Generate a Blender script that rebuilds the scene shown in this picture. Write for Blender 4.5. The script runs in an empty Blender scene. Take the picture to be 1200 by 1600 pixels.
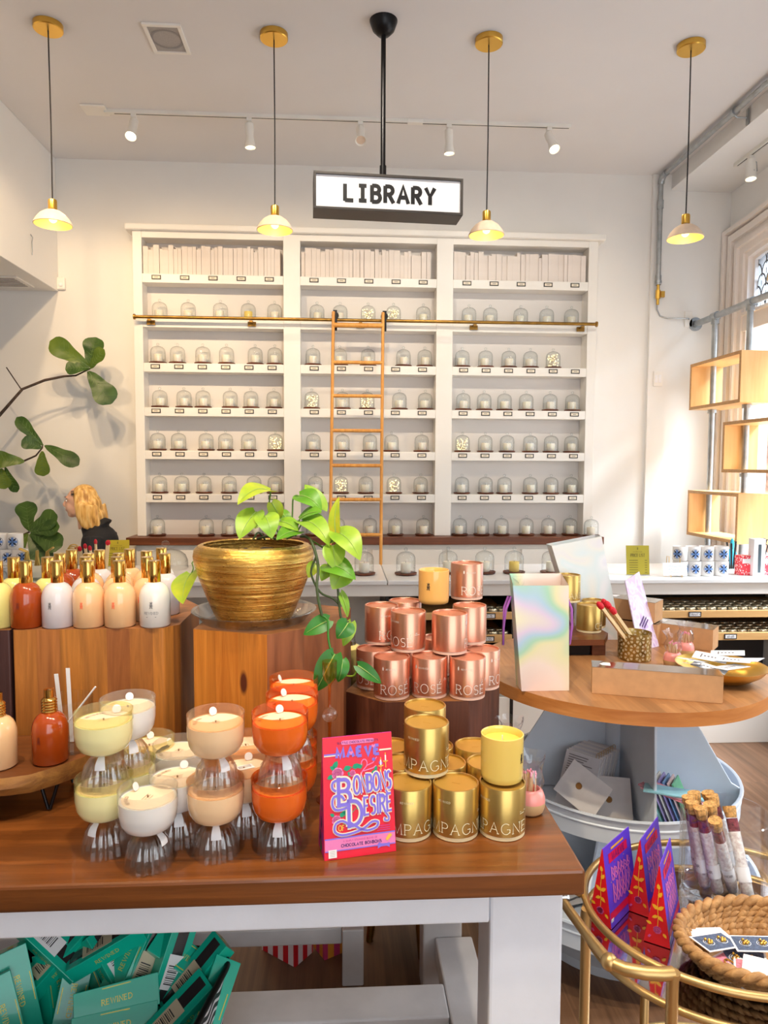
import bpy, math, random
from mathutils import Vector, Matrix

# ------------------------------------------------------------------ camera
FPX, EYE = 1110.0, 1.65
PIT, YAW, ROL = math.radians(3.723), math.radians(3.354), math.radians(-0.252)
_f = Vector((math.sin(YAW)*math.cos(PIT), math.cos(YAW)*math.cos(PIT), -math.sin(PIT)))
_r = Vector((math.cos(YAW), -math.sin(YAW), 0.0))
_d = _f.cross(_r)
RT = _r*math.cos(ROL) + _d*math.sin(ROL)
DN = -_r*math.sin(ROL) + _d*math.cos(ROL)
FW = _f
EYEV = Vector((0, 0, EYE))
def ray(px, py):
    return (RT*((px-600)/FPX) + DN*((py-800)/FPX) + FW)
def U(px, py, z):            # world point on the level plane z
    r = ray(px, py); t = (z-EYE)/r.z
    return EYEV + r*t
def W(px, py, y):            # world point on the upright plane Y = y
    r = ray(px, py); t = y/r.y
    return EYEV + r*t
def WX(px, py, x):           # world point on the upright plane X = x
    r = ray(px, py); t = x/r.x
    return EYEV + r*t
def proj(p):
    q = Vector(p)-EYEV
    z = q.dot(FW)
    return 600+FPX*q.dot(RT)/z, 800+FPX*q.dot(DN)/z, z

rnd = random.Random(7)
COL = bpy.context.scene.collection
PI = math.pi
def rad(a): return math.radians(a)

# ------------------------------------------------------------------ mesh builder
class MB:
    def __init__(s): s.v=[]; s.f=[]; s.m=[]; s.uv={}
    def add(s, vs, fs, mi=0, uvs=None, M=None):
        o=len(s.v)
        if M is not None: vs=[M@Vector(p) for p in vs]
        s.v += [tuple(p) for p in vs]
        for k,f in enumerate(fs):
            if uvs: s.uv[len(s.f)] = uvs[k]
            s.f.append(tuple(i+o for i in f)); s.m.append(mi)
        return s
    def box(s, x0,x1,y0,y1,z0,z1, mi=0, M=None):
        vs=[(x0,y0,z0),(x1,y0,z0),(x1,y1,z0),(x0,y1,z0),(x0,y0,z1),(x1,y0,z1),(x1,y1,z1),(x0,y1,z1)]
        return s.add(vs,[(0,3,2,1),(4,5,6,7),(0,1,5,4),(1,2,6,5),(2,3,7,6),(3,0,4,7)],mi,None,M)
    def cbox(s, c, d, mi=0, M=None):
        return s.box(c[0]-d[0]/2,c[0]+d[0]/2,c[1]-d[1]/2,c[1]+d[1]/2,c[2]-d[2]/2,c[2]+d[2]/2,mi,M)
    def lathe(s, prof, n=24, c=(0,0,0), mi=0, M=None, rib=None, sx=1.0, sy=1.0):
        vs=[];fs=[]
        for r,z in prof:
            for k in range(n):
                a=2*PI*k/n; rr=r
                if rib: rr=r*(1+rib[1]*math.cos(rib[0]*a))
                vs.append((c[0]+rr*math.cos(a)*sx, c[1]+rr*math.sin(a)*sy, c[2]+z))
        for i in range(len(prof)-1):
            for k in range(n):
                k2=(k+1)%n
                fs.append((i*n+k,i*n+k2,(i+1)*n+k2,(i+1)*n+k))
        return s.add(vs,fs,mi,None,M)
    def disc(s, r, z, n=24, c=(0,0), mi=0, up=True, M=None, sx=1, sy=1):
        vs=[(c[0]+r*math.cos(2*PI*k/n)*sx, c[1]+r*math.sin(2*PI*k/n)*sy, z) for k in range(n)]
        f=tuple(range(n)) if up else tuple(reversed(range(n)))
        return s.add(vs,[f],mi,None,M)
    def cyl(s, r, z0, z1, n=24, c=(0,0), mi=0, M=None):
        s.lathe([(r,z0),(r,z1)],n,(c[0],c[1],0),mi,M)
        s.disc(r,z0,n,c,mi,False,M); s.disc(r,z1,n,c,mi,True,M); return s
    def sphere(s, c, r, mi=0, n=14, m=8, M=None):
        if not hasattr(r,'__len__'): r=(r,r,r)
        vs=[(c[0],c[1],c[2]-r[2])];fs=[]
        for i in range(1,m):
            t=-PI/2+PI*i/m
            for k in range(n):
                a=2*PI*k/n
                vs.append((c[0]+r[0]*math.cos(t)*math.cos(a),c[1]+r[1]*math.cos(t)*math.sin(a),c[2]+r[2]*math.sin(t)))
        vs.append((c[0],c[1],c[2]+r[2])); L=len(vs)-1
        for k in range(n):
            k2=(k+1)%n
            fs.append((0,1+k2,1+k)); fs.append((L,1+(m-2)*n+k,1+(m-2)*n+k2))
            for i in range(m-2):
                a=1+i*n; fs.append((a+k,a+k2,a+n+k2,a+n+k))
        return s.add(vs,fs,mi,None,M)
    def tube(s, pts, r, n=8, mi=0, cap=True, closed=False):
        pts=[Vector(p) for p in pts]; N=len(pts)
        rs = r if hasattr(r,'__len__') else [r]*N
        vs=[];fs=[]; up=None
        for i,p in enumerate(pts):
            if closed: t=(pts[(i+1)%N]-pts[i-1])
            else: t=(pts[min(i+1,N-1)]-pts[max(i-1,0)])
            t.normalize()
            if up is None:
                up=Vector((0,0,1)) if abs(t.z)<.9 else Vector((1,0,0))
            a=t.cross(up); a.normalize(); b=a.cross(t); b.normalize(); up=b
            for k in range(n):
                q=2*PI*k/n
                vs.append(p+a*(rs[i]*math.cos(q))+b*(rs[i]*math.sin(q)))
        for i in range(N if closed else N-1):
            j=(i+1)%N
            for k in range(n):
                k2=(k+1)%n
                fs.append((i*n+k,i*n+k2,j*n+k2,j*n+k))
        if cap and not closed:
            fs.append(tuple(reversed(range(n)))); fs.append(tuple((N-1)*n+k for k in range(n)))
        return s.add(vs,fs,mi)
    def prism(s, poly, z0, z1, mi=0, mt=None, M=None, uv=True):
        n=len(poly); mt = mi if mt is None else mt
        vs=[(x,y,z0) for x,y in poly]+[(x,y,z1) for x,y in poly]
        u=[0]
        for k in range(n):
            a=poly[k];b=poly[(k+1)%n]; u.append(u[-1]+math.hypot(b[0]-a[0],b[1]-a[1]))
        fs=[];uvs=[]
        for k in range(n):
            k2=(k+1)%n
            fs.append((k,k2,n+k2,n+k)); uvs.append([(u[k],z0),(u[k+1],z0),(u[k+1],z1),(u[k],z1)])
        s.add(vs,fs,mi,uvs if uv else None,M)
        s.add(vs,[tuple(reversed(range(n)))],mt,[[(p[0],p[1]) for p in reversed(poly)]] if uv else None,M)
        s.add(vs,[tuple(range(n,2*n))],mt,[[(p[0],p[1]) for p in poly]] if uv else None,M)
        return s
    def poly(s, pts, mi=0): return s.add(pts,[tuple(range(len(pts)))],mi)
    def ribbon(s, line, w, fn, mi=0, closed=False):
        P=[Vector((p[0],p[1])) for p in line]; N=len(P)
        L=[];Rr=[]
        for i in range(N):
            if closed: d=P[(i+1)%N]-P[i-1]
            else: d=P[min(i+1,N-1)]-P[max(i-1,0)]
            if d.length<1e-9: d=Vector((1,0))
            d.normalize(); nn=Vector((-d.y,d.x))
            k=1.0
            if 0<i<N-1:
                e=(P[i+1]-P[i]); 
                if e.length>1e-9:
                    e.normalize(); k=min(1.5,1/max(.4,abs(d.dot(e))))
            L.append(P[i]+nn*(w/2*k)); Rr.append(P[i]-nn*(w/2*k))
        # strokes that cross are printed a hair's breadth above one another
        s.k=(getattr(s,'k',0)+1)%7; q=P[N//2]; e=w*.2
        a0=Vector(fn(q.x,q.y)); n0=(Vector(fn(q.x+e,q.y))-a0).cross(Vector(fn(q.x,q.y+e))-a0)
        n0=n0.normalized()*(.00004*s.k) if n0.length>0 else Vector((0,0,0))
        vs=[Vector(fn(p.x,p.y))+n0 for p in L]+[Vector(fn(p.x,p.y))+n0 for p in Rr]
        fs=[(i,N+i,N+i+1,i+1) for i in range(N-1)]
        if closed: fs.append((N-1,2*N-1,N,0))
        return s.add(vs,fs,mi)
    def blob(s, poly, fn, mi=0): return s.add([fn(*p) for p in poly],[tuple(range(len(poly)))],mi)
    def text(s, txt, h, fn, w=.1, x0=0, y0=0, serif=False, align='c', sp=.22, mi=0, mono=False, xs=1.0):
        lines, tot = layout(txt, sp, mono, serif)
        ox = {'c':-tot/2,'l':0,'r':-tot}[align]
        for ln in lines:
            s.ribbon([(x0+(p[0]+ox)*h*xs, y0+p[1]*h) for p in ln], w*h, fn, mi)
        return s
    def build(s, name, mats, parent=None, smooth=None, bevel=0, seg=2, mod=None):
        me=bpy.data.meshes.new(name)
        me.from_pydata(s.v,[],s.f)
        if not isinstance(mats,(list,tuple)): mats=[mats]
        for m in mats: me.materials.append(m)
        me.polygons.foreach_set('material_index', s.m)
        if s.uv:
            lay=me.uv_layers.new(name='UVMap')
            for p in me.polygons:
                q=s.uv.get(p.index)
                if q:
                    for li,t in zip(p.loop_indices,q): lay.data[li].uv=t
        me.update()
        if smooth:
            me.shade_smooth(); me.set_sharp_from_angle(angle=rad(smooth))
        o=bpy.data.objects.new(name,me); COL.objects.link(o)
        if parent is not None: o.parent=parent
        if bevel:
            b=o.modifiers.new('bevel','BEVEL'); b.width=bevel; b.segments=seg; b.limit_method='ANGLE'; b.angle_limit=rad(40)
        return o

def arc(cx,cy,rx,ry,a0,a1,n=9):
    return [(cx+rx*math.cos(rad(a0+(a1-a0)*k/(n-1))), cy+ry*math.sin(rad(a0+(a1-a0)*k/(n-1)))) for k in range(n)]
GL = {
'A':(.74,[[(0,0),(.37,1),(.74,0)],[(.14,.36),(.6,.36)]]),
'B':(.58,[[(0,0),(0,1)],[(0,.97),(.28,.97)]+arc(.28,.755,.24,.215,90,-90)+[(0,.54)],[(.28,.54)]+arc(.3,.285,.28,.255,90,-90)+[(0,.03)]]),
'C':(.74,[arc(.42,.5,.42,.5,48,312,15)]),
'D':(.72,[[(0,0),(0,1)],[(0,.97),(.24,.97)]+arc(.24,.5,.48,.47,90,-90,13)+[(0,.03)]]),
'E':(.54,[[(0,0),(0,1)],[(0,.97),(.5,.97)],[(0,.52),(.42,.52)],[(0,.03),(.54,.03)]]),
'F':(.5,[[(0,0),(0,1)],[(0,.97),(.5,.97)],[(0,.52),(.42,.52)]]),
'G':(.78,[arc(.42,.5,.42,.5,48,330,15)+[(.78,.45)],[(.5,.45),(.78,.45)],[(.78,.45),(.78,.12)]]),
'H':(.68,[[(0,0),(0,1)],[(.68,0),(.68,1)],[(0,.52),(.68,.52)]]),
'I':(.1,[[(.05,0),(.05,1)]]),
'J':(.4,[[(.4,1),(.4,.25)]+arc(.2,.22,.2,.22,0,-160,8)]),
'K':(.62,[[(0,0),(0,1)],[(.58,1),(0,.42)],[(.18,.6),(.62,0)]]),
'L':(.5,[[(0,0),(0,1)],[(0,.03),(.5,.03)]]),
'M':(.84,[[(0,0),(.06,1),(.42,.05),(.78,1),(.84,0)]]),
'N':(.7,[[(0,0),(0,1),(.7,0),(.7,1)]]),
'O':(.84,[arc(.42,.5,.42,.5,0,360,25)]),
'P':(.54,[[(0,0),(0,1)],[(0,.97),(.28,.97)]+arc(.28,.72,.26,.25,90,-90)+[(0,.47)]]),
'Q':(.84,[arc(.42,.5,.42,.5,0,360,25),[(.5,.2),(.84,-.12)]]),
'R':(.6,[[(0,0),(0,1)],[(0,.97),(.28,.97)]+arc(.28,.735,.26,.235,90,-90)+[(0,.5)],[(.26,.5),(.6,0)]]),
'S':(.52,[arc(.26,.74,.23,.24,35,270,11)+arc(.26,.26,.25,.25,90,-140,11)[1:]]),
'T':(.66,[[(.33,0),(.33,1)],[(0,.97),(.66,.97)]]),
'U':(.66,[[(0,1),(0,.33)]+arc(.33,.33,.33,.33,180,360,11)+[(.66,1)]]),
'V':(.7,[[(0,1),(.35,0),(.7,1)]]),
'W':(1.0,[[(0,1),(.26,0),(.5,.95),(.74,0),(1,1)]]),
'X':(.64,[[(0,0),(.64,1)],[(0,1),(.64,0)]]),
'Y':(.66,[[(0,1),(.33,.48),(.66,1)],[(.33,.48),(.33,0)]]),
'Z':(.6,[[(0,.97),(.58,.97),(.02,.03),(.6,.03)]]),
'0':(.56,[arc(.28,.5,.28,.5,0,360,21)]),'1':(.28,[[(0,.8),(.2,1),(.2,0)]]),
'2':(.52,[arc(.26,.74,.25,.25,160,-30,10)+[(.02,.03),(.52,.03)]]),
'3':(.5,[arc(.22,.755,.22,.235,140,-90,9)+arc(.22,.27,.26,.26,90,-140,10)]),
'4':(.58,[[(.42,0),(.42,1),(0,.3),(.58,.3)]]),
'5':(.5,[[(.46,.97),(.06,.97),(.03,.55)]+arc(.22,.32,.26,.3,110,-140,10)]),
'6':(.54,[arc(.27,.3,.26,.29,0,360,17),[(.02,.36),(.4,1)]]),
'7':(.5,[[(0,.97),(.5,.97),(.16,0)]]),
'8':(.5,[arc(.25,.75,.22,.24,0,360,15),arc(.25,.26,.25,.25,0,360,15)]),
'9':(.54,[arc(.27,.7,.26,.29,0,360,17),[(.52,.64),(.14,0)]]),
'-':(.36,[[(0,.45),(.36,.45)]]),'.':(.08,[[(0,.04),(.08,.04)]]),' ':(.3,[]),
}
GL['É']=(.54,GL['E'][1]+[[(.2,1.12),(.38,1.36)]])
def layout(txt, sp, mono=False, serif=False):
    out=[]; x=0
    for ch in txt:
        w,ls=GL[ch]; ls=list(ls)
        if mono:
            if ch=='I': ls=[[(.3,0),(.3,1)],[(.02,.93),(.58,.93)],[(.02,.07),(.58,.07)]]; w=.6
            if ch=='L': ls=[[(0,0),(0,1)],[(0,.05),(.6,.05)]]; w=.6
            k=(.66-w)/2 if w<.66 else 0
            x+=max(0,k)
        for l in ls:
            out.append([(x+p[0],p[1]) for p in l])
            if serif and ch not in '-.':
                for e,o in ((l[0],l[1]),(l[-1],l[-2])):
                    if e[1] in (0,1) and abs(o[1]-e[1])>.2 and ch not in 'OCGS0':
                        out.append([(x+e[0]-.1,abs(e[1]-.012)),(x+e[0]+.1,abs(e[1]-.012))])
        x+=w+sp
        if mono: x+=max(0,k)
    return out, x-sp

# ------------------------------------------------------------------ scene objects
def tag(o, label, cat=None, group=None, kind=None):
    if label: o['label']=label
    if cat: o['category']=cat
    if group: o['group']=group
    if kind: o['kind']=kind
    return o
def thing(name, label, cat, loc=(0,0,0), rz=0, group=None):
    o=bpy.data.objects.new(name,None); o.empty_display_size=.05; COL.objects.link(o)
    o.location=loc; o.rotation_euler=(0,0,rz)
    return tag(o,label,cat,group)
def struct(o): o['kind']='structure'; return o
def dup(root, loc, rz=None, label=None, group=None, rot=None):
    def cp(o,par):
        c=o.copy(); COL.objects.link(c)
        if par is not None: c.parent=par
        for ch in list(o.children): cp(ch,c)
        return c
    r=cp(root,None); r.location=loc
    if rz is not None: r.rotation_euler=(0,0,rz)
    if rot is not None: r.rotation_euler=rot
    if label: r['label']=label
    if group: r['group']=group
    return r
ORD=['first','second','third','fourth','fifth','sixth','seventh','eighth','ninth','tenth','eleventh','twelfth','thirteenth','fourteenth','fifteenth','sixteenth','seventeenth','eighteenth','nineteenth','twentieth']
TENS={20:'twenty',30:'thirty',40:'forty'}
def ordn(n):
    if n<=20: return ORD[n-1]
    if n==30: return 'thirtieth'
    return TENS[n//10*10]+'-'+ORD[n%10-1]

# ------------------------------------------------------------------ materials
def lin(c):
    r=[]
    for x in c[:3]:
        x/=255.0
        r.append(x/12.92 if x<=.04045 else ((x+.055)/1.055)**2.4)
    return (r[0],r[1],r[2],1)
class NT:
    def __init__(s,name):
        s.mat=bpy.data.materials.new(name); s.mat.use_nodes=True
        s.t=s.mat.node_tree; s.t.nodes.clear()
        s.out=s.n('ShaderNodeOutputMaterial')
    def n(s,typ,inp=None,**kw):
        o=s.t.nodes.new(typ)
        for k,v in kw.items(): setattr(o,k,v)
        for k,v in (inp or {}).items():
            sock=o.inputs[k]
            if hasattr(v,'node'): s.t.links.new(v,sock)
            else: sock.default_value=v
        return o
    def ramp(s,fac,stops):
        o=s.n('ShaderNodeValToRGB',{'Fac':fac}); e=o.color_ramp.elements
        while len(e)<len(stops): e.new(.5)
        for k,(p,c) in enumerate(stops): e[k].position=p; e[k].color=lin(c)
        return o.outputs['Color']
    def math(s,op,a,b=0.0): return s.n('ShaderNodeMath',{0:a,1:b},operation=op).outputs[0]
    def mix(s,f,a,b,bt='MIX'):
        o=s.n('ShaderNodeMix',data_type='RGBA',blend_type=bt)
        for i,v in ((0,f),(6,a),(7,b)):
            if hasattr(v,'node'): s.t.links.new(v,o.inputs[i])
            else: o.inputs[i].default_value=v
        return o.outputs[2]
    def done(s,sh): s.t.links.new(sh,s.out.inputs['Surface']); return s.mat
    def coords(s,kind='Object',scale=(1,1,1),rot=(0,0,0)):
        t=s.n('ShaderNodeTexCoord')
        return s.n('ShaderNodeMapping',{'Vector':t.outputs[kind],'Scale':scale,'Rotation':rot}).outputs[0]
    def bsdf(s,**kw):
        names={'col':'Base Color','rough':'Roughness','metal':'Metallic','normal':'Normal','trans':'Transmission Weight','ior':'IOR','sub':'Subsurface Weight','srad':'Subsurface Radius','sscale':'Subsurface Scale','coat':'Coat Weight','emis':'Emission Color','estr':'Emission Strength','spec':'Specular IOR Level','alpha':'Alpha','sheen':'Sheen Weight','film':'Thin Film Thickness','aniso':'Anisotropic'}
        return s.n('ShaderNodeBsdfPrincipled',{names[k]:v for k,v in kw.items()}).outputs[0]
    def bump(s,h,st=.2,d=.01): return s.n('ShaderNodeBump',{'Height':h,'Strength':st,'Distance':d}).outputs[0]
def mat(name,c,rough=.5,metal=0.0,vary=0.0,vs=8.0,bump=0.0,bs=60.0,**kw):
    t=NT(name); col=lin(c)
    if vary:
        nz=t.n('ShaderNodeTexNoise',{'Vector':t.coords(),'Scale':vs,'Detail':4.0}).outputs[0]
        d=tuple(max(0,x*(1-vary)) for x in c); u=tuple(min(255,x*(1+vary*.6)) for x in c)
        col=t.ramp(nz,[(.3,d),(.7,u)])
    a=dict(col=col,rough=rough,metal=metal)
    if bump:
        nz=t.n('ShaderNodeTexNoise',{'Vector':t.coords(),'Scale':bs,'Detail':3.0}).outputs[0]
        a['normal']=t.bump(nz,bump,.005)
    a.update(kw)
    return t.done(t.bsdf(**a))
def emit(name,c,st):
    t=NT(name); return t.done(t.n('ShaderNodeEmission',{'Color':lin(c),'Strength':st}).outputs[0])
def glass(name,tint=(255,255,255),edge=.35,rough=.02,base=.05,tr=1.0,dark=.5):
    """thin clear glass: see-through, mirrors more at grazing angles"""
    t=NT(name)
    lw=t.math('MULTIPLY',t.math('POWER',t.n('ShaderNodeLayerWeight',{'Blend':.5}).outputs['Facing'],3.2),.2+edge)
    f=t.math('ADD',lw,base)
    f=t.n('ShaderNodeClamp',{0:f}).outputs[0]
    fc=t.math('POWER',t.n('ShaderNodeLayerWeight',{'Blend':.5}).outputs['Facing'],2.6)
    lt=tuple(x*tr for x in lin(tint)[:3])+(1,)
    a=t.n('ShaderNodeBsdfTransparent',{'Color':t.mix(fc,lt,tuple(x*(1-dark) for x in lt[:3])+(1,))}).outputs[0]
    b=t.n('ShaderNodeBsdfGlossy',{'Color':(.95,.95,.95,1),'Roughness':rough}).outputs[0]
    m=t.n('ShaderNodeMixShader',{0:f,1:a,2:b}).outputs[0]
    return t.done(m)
def wood(name,c1,c2,c3=None,axis=0,grain=28.0,along=1.6,rough=.45,plank=0.0,paxis=1,uv=False,tone=.35,bump=.15,plen=0.0,coat=0.0):
    t=NT(name)
    tc=t.n('ShaderNodeTexCoord').outputs['UV' if uv else 'Object']
    sep=t.n('ShaderNodeSeparateXYZ',{0:tc}).outputs
    vec=tc; colr=None
    sc=[grain]*3; sc[axis]=along
    if plank:
        pk=t.math('FLOOR',t.math('DIVIDE',sep[paxis],plank))
        if plen:
            off=t.n('ShaderNodeTexWhiteNoise',{'W':pk},noise_dimensions='1D').outputs['Value']
            k2=t.math('FLOOR',t.math('ADD',t.math('DIVIDE',sep[axis],plen),t.math('MULTIPLY',off,5.0)))
            pk=t.math('ADD',pk,t.math('MULTIPLY',k2,17.31))
        wn=t.n('ShaderNodeTexWhiteNoise',{'W':pk},noise_dimensions='1D').outputs['Value']
        o=t.n('ShaderNodeCombineXYZ',{0:t.math('MULTIPLY',wn,9.7),1:t.math('MULTIPLY',wn,5.3),2:t.math('MULTIPLY',wn,7.9)}).outputs[0]
        vec=t.n('ShaderNodeVectorMath',{0:tc,1:o},operation='ADD').outputs[0]
    mp=t.n('ShaderNodeMapping',{'Vector':vec,'Scale':tuple(sc)}).outputs[0]
    n1=t.n('ShaderNodeTexNoise',{'Vector':mp,'Scale':1.0,'Detail':7.0,'Roughness':.62,'Distortion':.6}).outputs[0]
    col=t.ramp(n1,[(.28,c2),(.5,tuple((a+b)/2 for a,b in zip(c1,c2))),(.72,c1)])
    if plank:
        alt=t.ramp(n1,[(.28,tuple(x*.6 for x in (c3 or c2))),(.72,(c3 or c2))])
        f=t.math('MULTIPLY',wn,2*tone)
        f=t.n('ShaderNodeClamp',{0:f}).outputs[0]
        col=t.mix(f,col,alt)
    nb=t.bump(n1,bump,.004)
    return t.done(t.bsdf(col=col,rough=rough,normal=nb,coat=coat))

# ------------------------------------------------------------------ palette
M_wall=mat('painted_wall',(244,240,234),.75,vary=.015,vs=1.5)
M_wallc=mat('painted_wall_cool',(246,243,239),.75,vary=.015,vs=1.5)
M_ceil=mat('painted_ceiling',(236,232,230),.8,vary=.015,vs=1.0)
M_white=mat('white_lacquer',(246,241,233),.4,vary=.01,vs=3)
M_niche=mat('niche_paint_shaded',(232,226,221),.6)  # slightly darker than the case: the recess's shade is put into this colour
M_trim=mat('trim_paint',(250,240,232),.45)
M_black=mat('black_plastic',(24,22,22),.4)
M_frame=mat('black_label_frame',(34,28,24),.5)
M_card=mat('label_card',(238,226,205),.7)
M_ink=mat('dark_ink',(38,34,36),.6)
M_paper=mat('white_paper',(246,244,244),.6,vary=.02,vs=20)
M_book=mat('white_book_cloth',(236,224,214),.7,vary=.03,vs=10)
M_pages=mat('book_pages',(232,222,208),.8)
M_ledge=wood('walnut_ledge',(134,76,44),(84,42,22),axis=0,rough=.35)
M_disk=wood('walnut_coaster',(120,62,34),(70,32,16),axis=0,rough=.4,grain=60)
M_table=wood('reclaimed_tabletop',(146,84,36),(84,44,16),(112,60,24),axis=0,grain=22,along=1.3,rough=.3,plank=.19,paxis=1,tone=.3,bump=.35,coat=.25)
M_floor=wood('floorboards',(150,112,84),(104,72,50),(126,92,66),axis=1,grain=30,along=1.0,rough=.45,plank=.14,paxis=0,plen=1.6,tone=.4)
M_stump=wood('stump_planks',(186,116,58),(130,72,32),(222,142,54),uv=True,axis=1,paxis=0,grain=34,along=2.2,rough=.5,plank=.055,tone=.42,bump=.3)
M_stumpc=wood('stump_red_planks',(182,110,66),(140,76,40),(150,92,60),uv=True,axis=1,paxis=0,grain=34,along=2.2,rough=.5,plank=.075,tone=.3,bump=.3)
def pine():
    m=wood('stump_pine',(232,152,60),(192,104,28),(222,136,48),uv=True,axis=1,paxis=0,grain=50,along=2.0,rough=.45,plank=.06,tone=.3,bump=.2)
    t=m.node_tree; b=[n for n in t.nodes if n.type=='BSDF_PRINCIPLED'][0]; src=b.inputs['Base Color'].links[0].from_socket
    tc=t.nodes.new('ShaderNodeTexCoord'); mp=t.nodes.new('ShaderNodeMapping'); mp.inputs['Scale'].default_value=(26,9,1); t.links.new(tc.outputs['UV'],mp.inputs[0])
    v=t.nodes.new('ShaderNodeTexVoronoi'); v.inputs['Scale'].default_value=.55; t.links.new(mp.outputs[0],v.inputs['Vector'])
    r=t.nodes.new('ShaderNodeValToRGB'); r.color_ramp.elements[0].position=.10; r.color_ramp.elements[1].position=.17; r.color_ramp.elements[0].color=(1,1,1,1); r.color_ramp.elements[1].color=(0,0,0,1); t.links.new(v.outputs['Distance'],r.inputs[0])
    x=t.nodes.new('ShaderNodeMix'); x.data_type='RGBA'; t.links.new(r.outputs[0],x.inputs[0]); t.links.new(src,x.inputs[6]); x.inputs[7].default_value=lin((92,36,12)); t.links.new(x.outputs[2],b.inputs['Base Color'])
    return m
M_pine=pine()
M_stumpd=wood('stump_dark',(128,74,52),(78,40,26),(104,58,40),uv=True,axis=1,paxis=0,grain=34,along=2.2,rough=.5,plank=.06,tone=.4,bump=.3)
M_stumpm=wood('stump_maroon',(92,58,52),(58,32,30),(76,46,44),uv=True,axis=1,paxis=0,grain=34,along=2.2,rough=.5,plank=.06,tone=.3,bump=.3)
M_stop=wood('stump_end_grain',(170,112,66),(122,72,38),uv=True,axis=0,grain=40,along=14,rough=.55)
M_stopd=wood('stump_end_grain_dark',(150,98,52),(104,60,30),uv=True,axis=0,grain=40,along=14,rough=.55)
M_live=wood('live_edge_slab',(136,80,38),(84,44,18),axis=0,grain=24,along=2,rough=.4,bump=.3)
M_bark=wood('live_edge_rim',(176,122,56),(110,66,26),axis=0,grain=30,along=6,rough=.6,bump=.6)
M_butcher=wood('butcher_block',(196,142,92),(158,104,60),(176,122,76),axis=1,grain=26,along=1.4,rough=.35,plank=.045,paxis=0,plen=.5,tone=.35)
M_rim=wood('butcher_rim',(222,152,84),(178,104,46),(200,126,62),uv=True,axis=0,paxis=1,grain=26,along=3,rough=.4,plank=.0,tone=.4)
M_birch=wood('birch_ply',(238,196,136),(222,172,108),axis=2,grain=20,along=1.5,rough=.4,bump=.05)
M_birche=wood('birch_ply_edge',(216,168,108),(192,140,84),axis=0,grain=70,along=2,rough=.5,bump=.05)
M_tray=wood('pale_wood_tray',(236,190,128),(214,162,100),axis=0,grain=24,along=1.5,rough=.45)
M_bamboo=wood('ladder_wood',(236,172,86),(206,136,56),axis=2,grain=40,along=2,rough=.4)
M_marble=mat('white_marble',(246,245,243),.2,vary=.03,vs=2.5)
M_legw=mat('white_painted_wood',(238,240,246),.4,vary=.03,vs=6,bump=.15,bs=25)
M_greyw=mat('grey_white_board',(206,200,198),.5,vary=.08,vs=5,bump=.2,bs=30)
M_brass=mat('brushed_brass',(226,180,84),.28,1.0)
M_brassd=mat('antique_brass',(160,122,60),.35,1.0,vary=.15,vs=20)
M_goldp=mat('satin_gold',(206,170,112),.4,.95)
M_goldcap=mat('polished_gold',(232,182,96),.12,1.0)
M_galv=mat('galvanised_pipe',(176,180,182),.35,.9,vary=.08,vs=20)
M_chrome=mat('chrome',(220,222,225),.15,1.0)
M_bin=mat('grey_blue_sheet_metal',(222,230,240),.42,0.0,vary=.04,vs=4)
M_iron=mat('black_iron',(22,20,22),.35,.5,vary=.2,vs=30)
M_lampw=mat('whitewashed_shade',(228,202,178),.6,vary=.04,vs=30)
M_shade_in=mat('gilded_shade_inside',(246,206,110),.45,.2)
M_cable=mat('black_cable',(26,22,26),.5)
M_bulb=emit('lit_bulb',(255,222,140),4)
M_spot=emit('lit_spot_lens',(255,236,190),7)
M_spotw=mat('white_spot_housing',(240,236,228),.4)
M_glass=glass('cloche_glass',(250,252,252),.22,.02,.05)
M_clear=glass('clear_glass',(254,255,255),.3,.02,.04,dark=.35)
M_fluted=glass('fluted_glass',(254,253,252),.6,.04,.1,dark=.1)
M_plast=glass('clear_plastic',(246,248,250),.4,.08,.1)
M_bag=glass('crinkled_cellophane',(252,252,254),.15,.12,.09,dark=.1)
M_vaseg=glass('vase_glass',(253,254,255),.35,.02,.05,dark=.15)
M_tubeg=glass('tube_glass',(255,255,255),.05,.03,.03,dark=.06)
M_lead=glass('textured_leaded_glass',(206,222,240),.2,.08,.03,tr=.42)
M_pane=glass('window_glass',(252,254,255),.15,.01,.03)
M_amberg=glass('amber_glass',(252,216,160),.35,.03,.06)
M_wax=mat('cream_wax',(250,240,222),.5,sub=.3,srad=(.01,.007,.004),sscale=.5)
M_waxy=mat('yellow_wax',(250,216,110),.5)
M_fairy=emit('fairy_light_glow',(255,232,170),3.0)
M_wire=mat('copper_wire',(206,170,110),.4,.8)
def foil(name,c,rough=.27):
    t=NT(name)
    v=t.coords(scale=(1,1,60))
    nz=t.n('ShaderNodeTexNoise',{'Vector':v,'Scale':14.0,'Detail':3.0}).outputs[0]
    return t.done(t.bsdf(col=lin(c),metal=.92,rough=rough,normal=t.bump(nz,.06,.002)))
M_rose=foil('rose_gold_foil',(232,168,140),.3)
M_rosel=mat('rose_gold_lid',(224,150,120),.38,.6)
M_rosep=mat('pale_pink_rim',(246,200,176),.6)
M_roset=mat('pale_pink_print',(255,236,224),.5)
M_champ=foil('champagne_foil',(208,174,100),.3)
M_champl=mat('champagne_lid',(212,166,76),.4,.6)
M_champp=mat('cream_rim',(246,226,178),.6)
M_champt=mat('pale_gold_print',(255,246,200),.5)
M_potgold=None
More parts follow.
